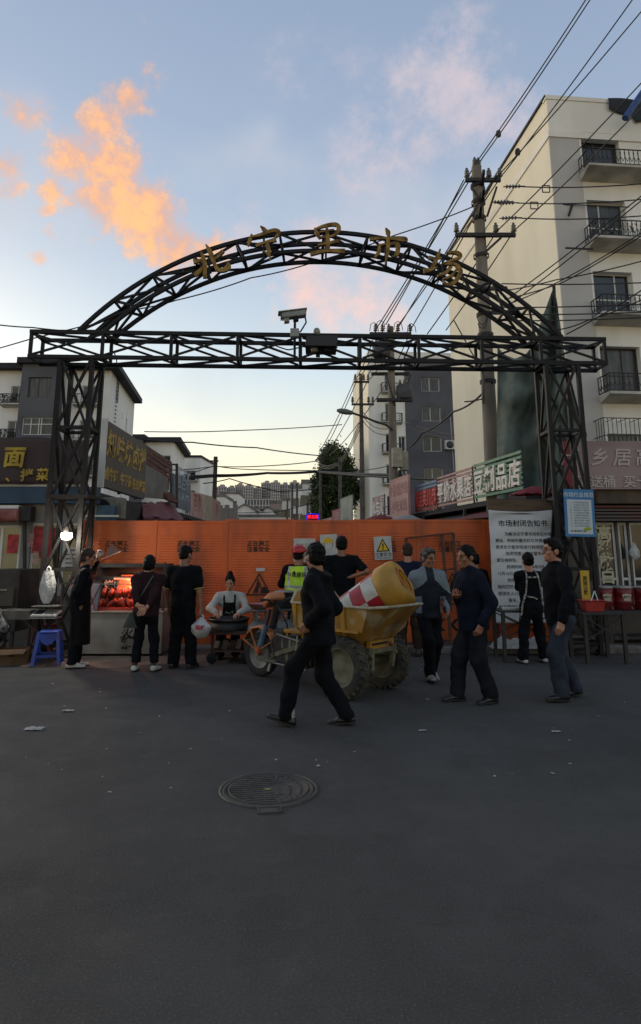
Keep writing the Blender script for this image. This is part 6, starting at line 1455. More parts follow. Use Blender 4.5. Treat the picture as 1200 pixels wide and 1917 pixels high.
# crash barrel lying in the hopper
bh, blw = at(757, 1087, 7.72), at(648, 1152, 7.98); axd = (bh - blw).normalized(); Lb = (bh - blw).length
Mb_ = Matrix.Translation(blw) @ Vector((0, 0, 1)).rotation_difference(axd).to_matrix().to_4x4() @ Matrix.Rotation(R(12), 4, 'Z')
cb_ = empty('crash_barrel', blw, label='yellow crash barrel with red and white checks lying in the hopper', cat='barrel')
M_BY = mat('barrel_yellow', '#b3852a', .5, c2='#97701f', scale=4, dirt='#7d6535', dscale=3, damt=.6, bump=.15, bscale=12)
def rad(h): return .215 + .045 * h / (Lb * .62)
b = MB(); b.lathe([(0, -.05), (.13, -.05), (.2, -.02), (.215, 0), (rad(Lb * .70) - .002, Lb * .70)], Mb_, 40); b.build('body', M_BY, cb_)
b = MB(); b.lathe([(rad(Lb * .66), Lb * .66), (.275, Lb * .68), (.285, Lb * .72), (.285, Lb * .90), (.27, Lb * .97), (.235, Lb), (.15, Lb), (.14, Lb - .03), (.14, Lb - .18), (0, Lb - .18)], Mb_, 40); b.v = [tuple(Vector(q) + .022 * mnoise.noise_vector(Vector(q) * 6.5)) for q in b.v]; b.build('base_cap', M_BY, cb_)
b = MB(); b.lathe([(.142, Lb + .012), (.165, Lb + .012), (.17, Lb), (.142, Lb)], Mb_, 32, close=True); b.build('filler_ring', mat('barrel_orange', '#a8601f', .5), cb_)
MW_ = mat('reflective_white', '#b9b6ae', .45, c2='#a3a098', scale=10); MR_ = mat('reflective_red', '#96182a', .45, c2='#84122a', scale=8)
nA, nB = 6, 3
for i in range(nA):
    for j in range(nB):
        b = MB(); t0, t1 = 2 * math.pi * i / nA, 2 * math.pi * (i + 1) / nA; h0, h1 = Lb * (.04 + .205 * j), Lb * (.04 + .205 * (j + 1)); vs = []
        for k in range(6):
            t_ = t0 + (t1 - t0) * k / 5
            for h in (h0, h1): r_ = rad(h) + .002; vs.append(Mb_ @ Vector((r_ * math.cos(t_), r_ * math.sin(t_), h)))
        b.add(vs, [(2 * k, 2 * k + 2, 2 * k + 3, 2 * k + 1) for k in range(5)], True); b.build('reflective_square', MW_ if (i + j) % 2 else MR_, cb_)

# ------------------------------------------------------------------ right side: tables, drums, basket
M_TBL = mat('table_black', '#1c1a1a', .6, c2='#2a2725', scale=5)
def table(x0, x1, y0, y1, h, label):
    e = empty('folding_table', ((x0 + x1) / 2, (y0 + y1) / 2, 0), label=label, cat='table')
    MB().bb((x0, y0, h - .03), (x1, y1, h)).build('table_top', M_TBL, e, bevel=.005)
    for x in (x0 + .04, x1 - .04):
        for y in (y0 + .04, y1 - .04): MB().bb((x - .025, y - .025, 0), (x + .025, y + .025, h - .03)).build('leg', M_TBL, e)
    for y in (y0 + .04, y1 - .04):
        MB().bar((x0 + .04, y, h * .45), (x1 - .04, y, h - .06), .018).build('brace', M_TBL, e)
        MB().bar((x0 + .04, y + .02, h - .06), (x1 - .04, y + .02, h * .45), .018).build('brace', M_TBL, e)
    return e
tx0, tx1 = at(932, 1135, 10.1).x, at(1030, 1135, 10.1).x
table(tx0, tx1, 9.95, 10.55, .74, 'black folding table with white packets in front of the notice')
table(at(1085, 1140, 9.9).x, at(1166, 1140, 9.9).x, 9.8, 10.5, .72, 'black folding table carrying the red basket at the right')
for k in range(3):
    c = at(952 + k * 16, 1126, 10.2); MB().box((c.x, 10.2 + .05 * k, .755 + .001 * k), (.2, .14, .03), Matrix.Rotation(.2 * k - .2, 3, 'Z')).build('paper_packet', M_PAPER, label='flat white packet on the table before the notice, ' + ('leftmost', 'middle', 'rightmost')[k] + ' of three', cat='packet')
bk = empty('red_basket', at(1108, 1138, 10.1), label='red plastic shopping basket on the right table', cat='basket')
c = Vector((at(1108, 1130, 10.1).x, 10.1, .722)); M_RB = mat('red_plastic', '#a8352c', .5, c2='#94302a', scale=7)
vs = []
for z_, w_, d_ in ((0, .125, .10), (.15, .16, .13), (.16, .185, .155), (.165, .17, .14), (.155, .15, .12), (.01, .118, .095)):
    vs += [c + Vector(q) for q in ((-w_, -d_, z_), (w_, -d_, z_), (w_, d_, z_), (-w_, d_, z_))]
b = MB(); b.add(vs, [(3, 2, 1, 0)] + [(i * 4 + k, i * 4 + (k + 1) % 4, i * 4 + 4 + (k + 1) % 4, i * 4 + 4 + k) for i in range(5) for k in range(4)] + [(20, 21, 22, 23)]); b.build('tub', M_RB, bk, bevel=.008)
b = MB(); b.tube([c + Vector((-.07, -.15, .16)), c + Vector((.03, -.05, .29)), c + Vector((.045, -.03, .3)), c + Vector((.055, -.1, .16))], .009, 6); b.build('handle', mat('white_wire_handle', '#bdbcb8', .5), bk)
ys = empty('yellow_strip_sign', at(1095, 1108, 10.2), label='narrow upright yellow label strip behind the red basket', cat='sign')
a, b_ = at(1089, 1110, 10.35), at(1102, 1068, 10.35); MB().bb((a.x, 10.35, .72), (b_.x, 10.36, b_.z)).build('strip', mat('yellow_strip', '#b8952a', .6), ys)
t = MB(); text(t, '高\n粱\n酒\n散', face_M(((a.x + b_.x) / 2, 10.348, (b_.z + .78) / 2 + .04), (1, 0, 0)), .075, .002, .001, line=.95); t.build('lettering', M_INK, ys)
M_DRUM = mat('drum_red', '#6e1418', .35, c2='#5a1014', scale=4, bump=.05); 
shf = empty('drum_shelf', (at(1165, 1150, 11.7).x, 11.6, 0), label='low dark shelf carrying the red liquor drums', cat='shelf')
sa, sb = at(1128, 1142, 11.4).x, at(1128, 1142, 11.4).x + 2.2; MB().bb((sa, 11.2, .60), (sb, 11.75, .64)).build('board', M_TBL, shf)
MB().bb((sa, 11.25, .18), (sb, 11.75, .21)).build('board', M_TBL, shf)
for x in (sa + .05, sa + 1.05, sb - .05): MB().bb((x - .03, 11.24, 0), (x + .03, 11.72, .6)).build('upright', M_TBL, shf)
for k, px in enumerate((1131, 1167, 1207)):
    c = Vector((at(px, 1120, 11.45).x, 11.46, .642)); e = empty('liquor_drum', c, label='red lacquered liquor drum, ' + ('leftmost, half hidden', 'middle one with white label', 'rightmost at the picture edge')[k] + ' on the shelf', cat='drum', group='red liquor drums')
    MB().lathe([(0, 0), (.16, 0), (.165, .02), (.165, .12), (.17, .13), (.165, .14), (.165, .27), (.17, .28), (.165, .29), (.165, .36), (0, .36)], Matrix.Translation(c), 32).build('barrel', M_DRUM, e)
    MB().lathe([(.168, .35), (.175, .36), (.168, .39), (.15, .395), (0, .395)], Matrix.Translation(c), 32).build('lid', M_INOX, e)
    Ml_ = face_M(c + Vector((-.01, -.171, .2)), (1, 0, 0)); b = MB(); b.prism([(-.08, .06), (-.05, -.05), (.05, -.05), (.08, .06), (0, .075)], Ml_, .003); b.build('label_plate', mat('label_cream', '#a39a8a', .6), e)
    t = MB(); text(t, '高粱酒', Ml_ @ Matrix.Translation((0, .01, .003)), .04, .002, .001); t.build('lettering', M_INK, e)
    MB().tube([c + Vector((.04, -.16, .05)), c + Vector((.04, -.22, .05)), c + Vector((.04, -.225, .02))], .012, 8).build('tap', M_INOX, e)
bag('plastic_bag', at(1186, 1015, 12.2), .2, .32, .1, M_BAGW, 'white plastic bag hanging inside the liquor shop window', seed=11)
for k, (px, w_) in enumerate(((942, .42), (972, .5), (1000, .36))):
    c = at(px, 1190, 10.75); c.z = .11
    MB().grid(lambda u, v: c + Vector(((u - .5) * w_, (v - .5) * .3, max(0, .14 * math.sin(u * math.pi) ** .6 * math.sin(v * math.pi) ** .6 * (1 + .5 * mnoise.noise(Vector((u * 5, v * 5, k + .5))))))), 20, 12).build('plastic_bundle', M_BAGW, label='crumpled whitish plastic bundle under the notice, ' + ('left', 'middle', 'right')[k] + ' of three', cat='bundle')

# ------------------------------------------------------------------ manhole, litter
mc = ground(503, 1478); mh = empty('manhole_cover', mc, R(8), label='round cast iron manhole cover with ribbed pattern in the asphalt', cat='manhole cover')
mh.scale = (.87, .87, 1)
M_CAST = mat('worn_cast_iron', '#4a4842', .6, .25, c2='#3a3833', scale=9, bump=.2, bscale=60, dirt='#5d594f', dscale=3, damt=.5)
MB().lathe([(.385, .0), (.385, .009), (.365, .010), (.362, .002)], None, 64).build('frame_ring', M_CAST, mh, local=True)
MB().lathe([(.36, .001), (.358, .006), (.335, .007), (.333, .0035), (0, .0035)], None, 64).build('cover', mat('cover_iron', '#3d3b37', .65, .2, c2='#312f2c', scale=8, dirt='#4d4942', dscale=3, damt=.6), mh, local=True)
b = MB()
for k in range(13):
    y = -.26 + k * .0435; hw = math.sqrt(max(0, .30 ** 2 - y * y))
    if hw < .05: continue
    n = max(1, int(2 * hw / .075))
    for i in range(n):
        x0 = -hw + 2 * hw * i / n + .006; x1 = -hw + 2 * hw * (i + 1) / n - .006
        if abs((x0 + x1) / 2) < .07 and abs(y) < .05: continue
        if (x0 + x1) / 2 > .08: b.bb((x0 + .02, y - .018, .0036), (x0 + .034, y + .018, .0085))
        else: b.bb((x0, y - .008, .0036), (x1, y + .008, .0085))
tag(b.build('tread_ribs', M_CAST, mh, local=True), kind='stuff')
MB().lathe([(.30, .0036), (.30, .008), (.312, .008), (.312, .0036)], None, 64).build('inner_ring', M_CAST, mh, local=True)
MB().bb((-.03, .20, .0037), (.03, .23, .0045)).build('lift_slot', M_DARK, mh, local=True)
MB().bb((-.09, -.47, .001), (.05, -.375, .005)).build('hinge_plate', M_CAST, mh, local=True)
for q in (((-.1, -.375), (-.1, -.475)), ((.06, -.375), (.06, -.475)), ((-.1, -.475), (.06, -.475))): MB().bar((*q[0], .005), (*q[1], .005), .014, .01).build('hinge_rim', M_CAST, mh, local=True)
MB().box((-.01, -.02, .008), (.045, .02, .004), Matrix.Rotation(.1, 3, 'Z')).build('leaf', mat('pale_leaf', '#8f8450', .8), mh, local=True)
M_LIT = mat('litter_paper', '#a3a29c', .8, c2='#8a8982', scale=20)
big = [(128, 1331, .07), (64, 1365, .1), (791, 1368, .045), (1041, 1370, .05)]
for k, (px, py, s) in enumerate(big):
    c = ground(px, py, .004); MB().grid(lambda u, v: c + Vector(((u - .5) * s * 1.6, (v - .5) * s, .004 + s * .22 * abs(mnoise.noise(Vector((u * 4, v * 4, k)))))), 6, 5).build('litter', M_LIT, label=('crumpled white scrap of paper left of the walkers', 'thin pale strip of litter at the left edge of the road', 'small pale scrap right of the manhole', 'small pale scrap below the man in jeans')[k], cat='litter')
rng_ = np.random.default_rng(11); lm = MB().add([(-.011, -.008, .003), (.012, -.007, .004), (.01, .009, .006), (-.009, .008, .003)], [(0, 1, 2, 3)]).mesh('litter', M_LIT)
for k in range(70):
    px, py = rng_.uniform(20, 1180), 1225 + 260 * rng_.random() ** 1.7; c = ground(px, py, .003)
    o = bpy.data.objects.new('litter', lm); COL.objects.link(o); o.location = c; o.rotation_euler = (0, 0, rng_.uniform(0, 6.28)); o.scale = (rng_.uniform(.5, 1.5),) * 3
    tag(o, 'tiny pale speck of litter on the dark asphalt', 'litter', 'litter specks on the road')
# clutter on the noodle shop front
ra = empty('rolled_awning', at(15, 975, 12.0), label='rolled faded red awning above the left shop window', cat='awning')
MB().tube([at(-40, 965, 12.05), at(-10, 966, 12.05), at(36, 964, 12.05)], [.13, .14, .12], 12).build('roll', mat('faded_red_roll', '#6d3a38', .8, c2='#8a5a55', scale=5, bump=.5, bscale=14), ra)
MB().bb((at(-40, 950, 12.1).x, 12.08, zrow(956, 12.1)), (at(36, 950, 12.1).x, 12.2, zrow(946, 12.1))).build('housing', M_FRAMEW, ra)
sb_ = empty('speaker_box', at(50, 976, 12.1), label='dark box bracketed on the shop wall left of the column', cat='box')
MB().box(at(50, 962, 12.15), (.24, .22, .27)).build('case', M_SOOT, sb_, bevel=.01); MB().bar(at(46, 975, 12.2), at(46, 1100, 12.2), .05).build('post', M_SOOT, sb_)
ws_ = empty('window_shelf', at(130, 1100, 12.2), label='white menu board leaning inside the lit left window', cat='board')
MB().box(at(134, 1045, 12.34), (.34, .01, .42)).build('sheet', M_PAPER, ws_)
for k in range(5): MB().box(at(134, 1030 + k * 8, 12.332), (.24, .004, .02)).build('text_line', M_INK, ws_)
# ------------------------------------------------------------------ people
def surface_nets(Fv, o, h):
    s = Fv < 0; nx, ny, nz = Fv.shape
    cnt = np.zeros((nx - 1, ny - 1, nz - 1), np.float32); acc = np.zeros((nx - 1, ny - 1, nz - 1, 3), np.float32)
    sl = lambda d, n: slice(d, n - 1 + d)
    C = [(a, b, c) for a in (0, 1) for b in (0, 1) for c in (0, 1)]
    for i, p in enumerate(C):
        for q in C[i + 1:]:
            if sum(abs(p[k] - q[k]) for k in range(3)) != 1: continue
            A_ = Fv[sl(p[0], nx), sl(p[1], ny), sl(p[2], nz)]; B_ = Fv[sl(q[0], nx), sl(q[1], ny), sl(q[2], nz)]
            m = (A_ < 0) != (B_ < 0); t = np.where(m, A_ / np.where(m, A_ - B_, 1), 0)
            cnt += m
            for k in range(3): acc[..., k] += np.where(m, p[k] + (q[k] - p[k]) * t, 0)
    act = cnt > 0; idx = -np.ones(act.shape, np.int64); I = np.argwhere(act); idx[act] = np.arange(len(I))
    V_ = (I + acc[act] / cnt[act][:, None]) * h + o
    faces = []
    for ax in range(3):
        a = [slice(None)] * 3; b = [slice(None)] * 3; a[ax] = slice(0, -1); b[ax] = slice(1, None)
        ch = s[tuple(a)] != s[tuple(b)]; P_ = np.argwhere(ch); inn = s[tuple(a)][ch]
        u, v = [(1, 2), (2, 0), (0, 1)][ax]
        ok = (P_[:, u] > 0) & (P_[:, v] > 0) & (P_[:, u] < Fv.shape[u] - 1) & (P_[:, v] < Fv.shape[v] - 1); P_ = P_[ok]; inn = inn[ok]
        def cell(du, dv):
            q = P_.copy(); q[:, u] -= du; q[:, v] -= dv; return idx[q[:, 0], q[:, 1], q[:, 2]]
        f = np.stack([cell(1, 1), cell(0, 1), cell(0, 0), cell(1, 0)], 1)
        f[~inn] = f[~inn][:, ::-1]; faces.append(f)
    return V_, np.concatenate(faces)
class SDF:
    """soft union of tapered capsules and ellipsoids, cut by planes"""
    def __init__(s, k=.03): s.p = []; s.k = k; s.cuts = []; s.lo = np.full(3, 1e9); s.hi = -s.lo
    def _bb(s, c, r): c = np.array(c); s.lo = np.minimum(s.lo, c - r); s.hi = np.maximum(s.hi, c + r)
    def cone(s, a, b, ra, rb, flat=1.0, ax=(0, 1, 0), wr=0.0, n=4, k=None):
        s.p.append(('c', np.array(a, np.float32), np.array(b, np.float32), ra, rb, flat, np.array(ax, np.float32), wr, n, k)); s._bb(a, ra); s._bb(b, rb); return s
    def ell(s, c, r, M=None, k=None): s.p.append(('e', np.array(c, np.float32), np.array(r, np.float32), M, k)); s._bb(c, max(r)); return s
    def cut(s, q, n): s.cuts.append((np.array(q, np.float32), np.array(n, np.float32))); return s
    def mesh(s, h, noise=0.0, nf=18.0, seed=0, cn=0.0):
        pad = 2.5 * h + noise * 2; lo = s.lo - pad; hi = s.hi + pad
        n = np.ceil((hi - lo) / h).astype(int) + 1
        G_ = np.stack(np.meshgrid(*[lo[i] + h * np.arange(n[i]) for i in range(3)], indexing='ij'), -1).astype(np.float32)
        D = None
        for q in s.p:
            if q[0] == 'c':
                _, a, b, ra, rb, flat, ax, wr, nn, k = q; ab = b - a; L2 = float(ab @ ab) + 1e-9; pa = G_ - a
                t = np.clip((pa @ ab) / L2, 0, 1); v = pa - t[..., None] * ab
                if flat != 1.0: v = v + (v @ ax)[..., None] * ax * (1 / flat - 1)
                r = ra + (rb - ra) * t
                if wr: r = r + wr * np.sin(6.283 * nn * t + 2.2 * np.sin(G_[..., 0] * 17 + seed) + 1.7 * np.sin(G_[..., 1] * 21 + G_[..., 2] * 7 + seed * 2)) 
                d = (np.sqrt((v * v).sum(-1)) - r) * (flat ** .5 if flat < 1 else 1)
            else:
                _, c, r, M, k = q; p = G_ - c
                if M is not None: p = p @ np.array(M, np.float32)
                k0 = np.sqrt(((p / r) ** 2).sum(-1)) + 1e-6; k1 = np.sqrt(((p / r ** 2) ** 2).sum(-1)) + 1e-6; d = k0 * (k0 - 1) / k1
            if D is None: D = d
            else:
                kk = k or s.k; hh = np.clip(.5 + .5 * (D - d) / kk, 0, 1); D = D * (1 - hh) + d * hh - kk * hh * (1 - hh)
        if noise:
            x, y, z = G_[..., 0] * nf, G_[..., 1] * nf, G_[..., 2] * nf
            D = D + noise * (np.sin(x * 1.1 + 1.3 * np.sin(z * .6 + seed) + y * .4) * np.sin(z * .8 + .9 * np.sin(y * .9 + seed * 3)) + .5 * np.sin(z * 1.9 + x * 1.3 + seed + 1.5 * np.sin(x * .7)))
        cz = cn * (np.sin(G_[..., 0] * 210 + seed) + np.sin(G_[..., 1] * 170 + G_[..., 2] * 90 + seed * 2) + np.sin(G_[..., 2] * 260 + G_[..., 0] * 60)) if cn else 0
        for q, nrm in s.cuts: D = np.maximum(D, -((G_ - q) @ nrm) + cz)
        return surface_nets(D, lo, h)
def sdf_object(name, parts, m, parent, shades=None):
    """parts: list of (verts, faces) merged into one mesh in the parent's frame"""
    vs, fs, off = [], [], 0
    for v, f in parts: vs.append(v); fs.append(f + off); off += len(v)
    v = np.concatenate(vs).astype(np.float32); f = np.concatenate(fs).astype(np.int32)
    me = bpy.data.meshes.new(name); me.vertices.add(len(v)); me.vertices.foreach_set('co', v.ravel()); me.loops.add(f.size); me.loops.foreach_set('vertex_index', f.ravel())
    me.polygons.add(len(f)); me.polygons.foreach_set('loop_start', np.arange(0, f.size, 4, dtype=np.int32)); me.polygons.foreach_set('use_smooth', np.ones(len(f), bool))
    for q in (m if isinstance(m, list) else [m]): me.materials.append(q)
    if shades is not None: me.polygons.foreach_set('material_index', shades(v[f].mean(1)).astype(np.int32))
    me.update(); me.validate()
    o = bpy.data.objects.new(name, me); COL.objects.link(o); o.parent = parent; return o
def ik(a, t, l1, l2, pole):
    a, t, pole = Vector(a), Vector(t), Vector(pole); d = t - a; L_ = min(d.length, (l1 + l2) * .998); dn = d.normalized(); t = a + dn * L_
    x = (l1 * l1 - l2 * l2 + L_ * L_) / (2 * L_); hgt = math.sqrt(max(l1 * l1 - x * x, 1e-6)); p = (pole - dn * pole.dot(dn)).normalized()
    return a + dn * x + p * hgt, t
M_SKIN = mat('skin_tan', '#8e6149', .55, c2='#7d533e', scale=14); M_SKIN2 = mat('skin_light', '#a87a62', .55, c2='#976a54', scale=14)
M_HAIR = mat('black_hair', '#080707', .6, c2='#121010', scale=30, bump=.6, bscale=110, spec=.12); M_GHAIR = mat('grey_hair', '#5d5b58', .7, c2='#2f2d2c', scale=26, bump=.6, bscale=110, spec=.12); M_SHAIR = mat('stubble_hair', '#2e2420', .8, c2='#453630', scale=40, spec=.1)
def cloth(name, c, c2=None, rough=.9, **k): return mat('cloth_' + name, c, rough, c2=c2, scale=7, bump=.4, bscale=38, bdist=.01, spec=.12, **k)
M_BLK = cloth('black', '#0b0c10', '#121318'); M_BLK2 = cloth('black_warm', '#100e0f', '#191516'); M_NAVY = cloth('navy', '#10131f', '#181c2b'); M_SHOEB = mat('black_leather', '#0c0c0d', .35, c2='#151416', scale=9)
M_SHOEW = mat('white_shoe', '#b3b0a8', .6, c2='#9b978e', scale=9); M_EYE = mat('dark_eye', '#120c0a', .3)
def hand_parts(S, wrist, d, pn, curl, side, sc):
    """palm, four fingers and thumb rooted at the wrist; d points to the fingers, pn out of the palm"""
    d = Vector(d).normalized(); pn = Vector(pn); pn = (pn - d * pn.dot(d)).normalized(); w = d.cross(pn) * side
    W_ = Vector(wrist); P = lambda f, a, n=0: W_ + d * (f * sc) + w * (a * sc) + pn * (n * sc)
    S.cone(P(-.03, 0), P(.02, 0), .026 * sc, .027 * sc, .8, pn); S.cone(P(.02, -.012), P(.075, -.018), .026 * sc, .024 * sc, .55, pn); S.cone(P(.02, .012), P(.075, .02), .026 * sc, .024 * sc, .55, pn)
    for a, l, b0 in ((.030, .066, .082), (.011, .074, .088), (-.010, .070, .086), (-.029, .055, .078)):
        p0 = P(b0 - .012, a); d1 = (d * math.cos(curl) + pn * math.sin(curl)); p1 = p0 + d1 * (l * .52 * sc); d2 = d * math.cos(curl * 2) + pn * math.sin(curl * 2); p2 = p1 + d2 * (l * .48 * sc)
        S.cone(p0, p1, .0092 * sc, .0085 * sc, k=.004); S.cone(p1, p2, .0085 * sc, .0072 * sc, k=.004)
    t0 = P(.022, .026, .006); t1 = P(.052, .050, .016); t2 = P(.080, .054, .026 + .02 * curl); S.cone(t0, t1, .0135 * sc, .0105 * sc, k=.008); S.cone(t1, t2, .0105 * sc, .0085 * sc, k=.004)
def person(label, loc, rz, H=1.72, wide=1.1, feet=((-.1, 0, 0, 0), (.1, 0, 0, 0)), pelvis=(0, 0), drop=0.0, lean=0.0, twist=0.0, hands=(None, None), elbows=((-.5, -1, 0), (.5, -1, 0)), palm=((1, 0, 0), (-1, 0, 0)), curl=(.35, .35), hdir=(None, None),
           head=(0, 0), top=None, bottom=None, shoe=None, hair=M_HAIR, hairstyle='short', skin=M_SKIN, sleeve='long', hem=-.10, loose=1.0, trouser=1.0, hood=False, face=True, glove=None, sock=None, collar=None, trim=None, ankle_z=None, top_shade=None, seated=False, knee=((0, 1, 0), (0, 1, 0)), world_hands=True, seed=0):
    s = H / 1.72; e = empty('person', loc, rz, label=label, cat='person'); Mi = MW[e.name].inverted()
    Pv = Vector((pelvis[0], pelvis[1], .93 * s - drop)); Rl = Matrix.Rotation(-lean, 3, 'X') @ Matrix.Rotation(twist, 3, 'Z')
    up = lambda x, y, z: Pv + Rl @ Vector((x * s, y * s, z * s))
    Cc, Nn = up(0, .01, .30), up(0, -.01, .50); sh = [up(-.172 * wide, -.005, .42), up(.172 * wide, -.005, .42)]; hp_ = [Pv + Vector((-.085 * s, 0, -.03 * s)), Pv + Vector((.085 * s, 0, -.03 * s))]
    ank, kn, elb, wri = [], [], [], []
    for i in (0, 1):
        fx, fy, fz, fp = feet[i]; a = Vector((fx, fy, fz + .085 * s + .05 * s * abs(math.sin(fp)))); k_, a2 = ik(hp_[i], a, .412 * s, .405 * s, knee[i]); kn.append(k_); ank.append(a)
        if hands[i] is None: t = sh[i] + Vector(((-.06 if i == 0 else .06) * s, .05 * s, -.52 * s))
        else: t = (Mi @ Vector(hands[i])) if world_hands else Vector(hands[i])
        k_, t = ik(sh[i], t, .285 * s, .25 * s, elbows[i]); elb.append(k_); wri.append(t)
    # head
    Rh = Matrix.Rotation(head[0], 3, 'Z') @ Matrix.Rotation(head[1], 3, 'X'); hc = Nn + Vector((0, .018 * s, .150 * s)) + Rh @ Vector((0, .012 * s, 0)); hs = s * 1.09
    h_ = lambda x, y, z: hc + Rh @ Vector((x * hs, y * hs, z * hs)); MR = np.array(Rh)
    S = SDF(.022)
    S.ell(h_(0, -.012, .032), np.array((.074, .094, .088)) * hs, MR); S.ell(h_(0, .022, -.042), np.array((.057, .068, .074)) * hs, MR); S.ell(h_(0, .058, -.088), np.array((.03, .026, .022)) * hs, MR)
    S.cone(h_(0, .088, .012), h_(0, .106, -.022), .010 * hs, .0145 * hs, k=.01); S.ell(h_(0, .078, .028), np.array((.05, .014, .011)) * hs, MR, k=.012); S.ell(h_(0, .083, -.058), np.array((.023, .011, .009)) * hs, MR, k=.008)
    for q in (-1, 1): S.ell(h_(q * .076, -.008, -.008), np.array((.010, .024, .032)) * hs, MR, k=.006); S.ell(h_(q * .042, .06, -.02), np.array((.024, .02, .02)) * hs, MR, k=.015)
    S.cone(Nn + Vector((0, 0, -.04 * s)), h_(0, -.022, -.05), .066 * s, .058 * s)
    parts = [S.mesh(.0075)]
    B_ = SDF(.03)
    B_.cone(up(0, 0, -.02), up(0, 0, .36), .12 * s * wide, .13 * s * wide, .62); B_.cone(sh[0], sh[1], .045 * s, .045 * s); B_.cone(up(0, 0, .36), Nn, .1 * s, .055 * s, .7)
    for i in (0, 1): B_.cone(sh[i], elb[i], .048 * s, .038 * s); B_.cone(elb[i], wri[i], .04 * s, .027 * s); B_.cone(hp_[i], kn[i], .068 * s, .05 * s); B_.cone(kn[i], ank[i], .05 * s, .036 * s)
    parts.append(B_.mesh(.016))
    gl = []
    for i in (0, 1):
        d = hdir[i] or (wri[i] - elb[i]); Hs = SDF(.008); hand_parts(Hs, wri[i] + Vector(d).normalized() * .012, d, palm[i], curl[i], 1 if i == 0 else -1, s * 1.02); mh_ = Hs.mesh(.006)
        (gl if glove and glove[i] else parts).append(mh_)
    sdf_object('body', parts, skin, e)
    if gl: sdf_object('gloves', gl, mat('white_glove', '#b5b2aa', .85, c2='#9d9a92', scale=12), e)
    if face:
        b = MB()
        for q in (-1, 1): b.lathe([(0, .004), (.009 * hs, .002), (.010 * hs, -.004), (0, -.004)], Matrix.Translation(h_(q * .030, .0825, .006)) @ Rh.to_4x4() @ Matrix.Rotation(R(-90), 4, 'X') @ Matrix.Scale(.6, 4, (0, 1, 0)), 10)
        b.build('eyes', M_EYE, e, local=True)
        b = MB()
        for q in (-1, 1): b.bar(h_(q * .016, .0945, .032), h_(q * .046, .082, .033), .008, .006)
        b.build('eyebrows', hair if hairstyle != 'bald' else M_SHAIR, e, local=True)
    if hairstyle:
        Hh = SDF(.02); g_ = .0075 if hairstyle != 'bald' else .002
        Hh.ell(h_(0, -.014, .036), np.array((.074 + g_, .094 + g_, .088 + g_)) * hs, MR); Hh.ell(h_(0, -.042, -.022), np.array((.066 + g_, .060 + g_, .062)) * hs, MR)
        nape = -.072
        if hairstyle == 'bob': Hh.ell(h_(0, -.03, -.02), np.array((.088, .085, .095)) * hs, MR); nape = -.10
        if hairstyle == 'up': Hh.ell(h_(0, -.10, .03), np.array((.045, .04, .045)) * hs, MR); nape = -.07
        if hairstyle == 'bun': Hh.ell(h_(0, -.04, .135), np.array((.04, .04, .05)) * hs, MR)
        if hairstyle == 'quiff': Hh.ell(h_(0, .02, .09), np.array((.07, .075, .042)) * hs, MR)
        Hh.cut(h_(0, .060, .055), Rh @ Vector((0, -.90, .44))); Hh.cut(h_(0, .03, -.005), Rh @ Vector((0, -.72, .69))); Hh.cut(h_(0, -.05, nape), Rh @ Vector((0, -.1, 1)))
        if hairstyle in ('short', 'quiff', 'bald'):
            pass
        sdf_object('hair', [Hh.mesh(.0065, .0045 if hairstyle != 'bald' else .0005, 70, seed, .0045)], hair, e)
    # trousers
    tr_ = trouser; Tq = SDF(.05)
    Tq.cone(up(0, -.005, .07), Pv + Vector((0, -.008, -.06 * s)), .145 * s * wide, .152 * s * wide, .72)
    for i in (0, 1):
        Tq.cone(hp_[i] + Vector((0, -.012 * s, -.03)), kn[i], .094 * s * tr_, .080 * s * tr_, wr=.002, n=2); Tq.cone(kn[i], ank[i] + (Vector((0, 0, .0)) if not seated else Vector((0, 0, .0))), .080 * s * tr_, .076 * s * tr_, wr=.003, n=3)
    if not seated: Tq.cut((0, 0, (ankle_z if ankle_z is not None else .055) * s), (0, 0, 1)); Tq.cut(up(0, 0, .10), Rl @ Vector((0, 0, -1)))
    sdf_object('trousers', [Tq.mesh(.0125, .0065, 13, seed)], bottom, e)
    # shoes
    for i in (0, 1):
        fx, fy, fz, fp = feet[i]; yaw = (.12, -.12)[i]; Rf = Matrix.Rotation(yaw, 3, 'Z') @ Matrix.Rotation(fp, 3, 'X'); A_ = Vector((fx, fy, fz)); lift = .05 * s * abs(math.sin(fp)) * (1 if fp > 0 else .9)
        q = lambda x, y, z: A_ + Vector((0, 0, lift)) + Rf @ Vector((x * s, y * s, z * s))
        Fs = SDF(.02); nz = Rf @ Vector((0, 0, 1))
        Fs.cone(q(0, -.05, .042), q(0, .05, .045), .040 * s, .044 * s); Fs.cone(q(0, .05, .040), q(0, .16, .026), .044 * s, .034 * s, .8, nz); Fs.cone(q(0, -.03, .05), q(0, -.02, .095), .042 * s, .040 * s)
        Fs.cut(q(0, 0, .012), nz)
        o = sdf_object('shoe', [Fs.mesh(.008)], shoe, e)
        So = SDF(.015); So.cone(q(0, -.052, .014), q(0, .05, .014), .045 * s, .050 * s, .35, nz); So.cone(q(0, .05, .014), q(0, .165, .014), .050 * s, .040 * s, .35, nz); So.cut(q(0, 0, .0), nz)
        sdf_object('sole', [So.mesh(.008)], M_SHOEB if shoe is not M_SHOEB else M_RUBF, o)
        if sock is not None:
            Sk = SDF(.01); Sk.cone(q(0, -.025, .08), kn[i].lerp(ank[i], .62), .041 * s, .043 * s); sdf_object('sock', [Sk.mesh(.010)], sock, e)
    # top
    J = SDF(.045); lw = loose
    hz = up(0, 0, hem)
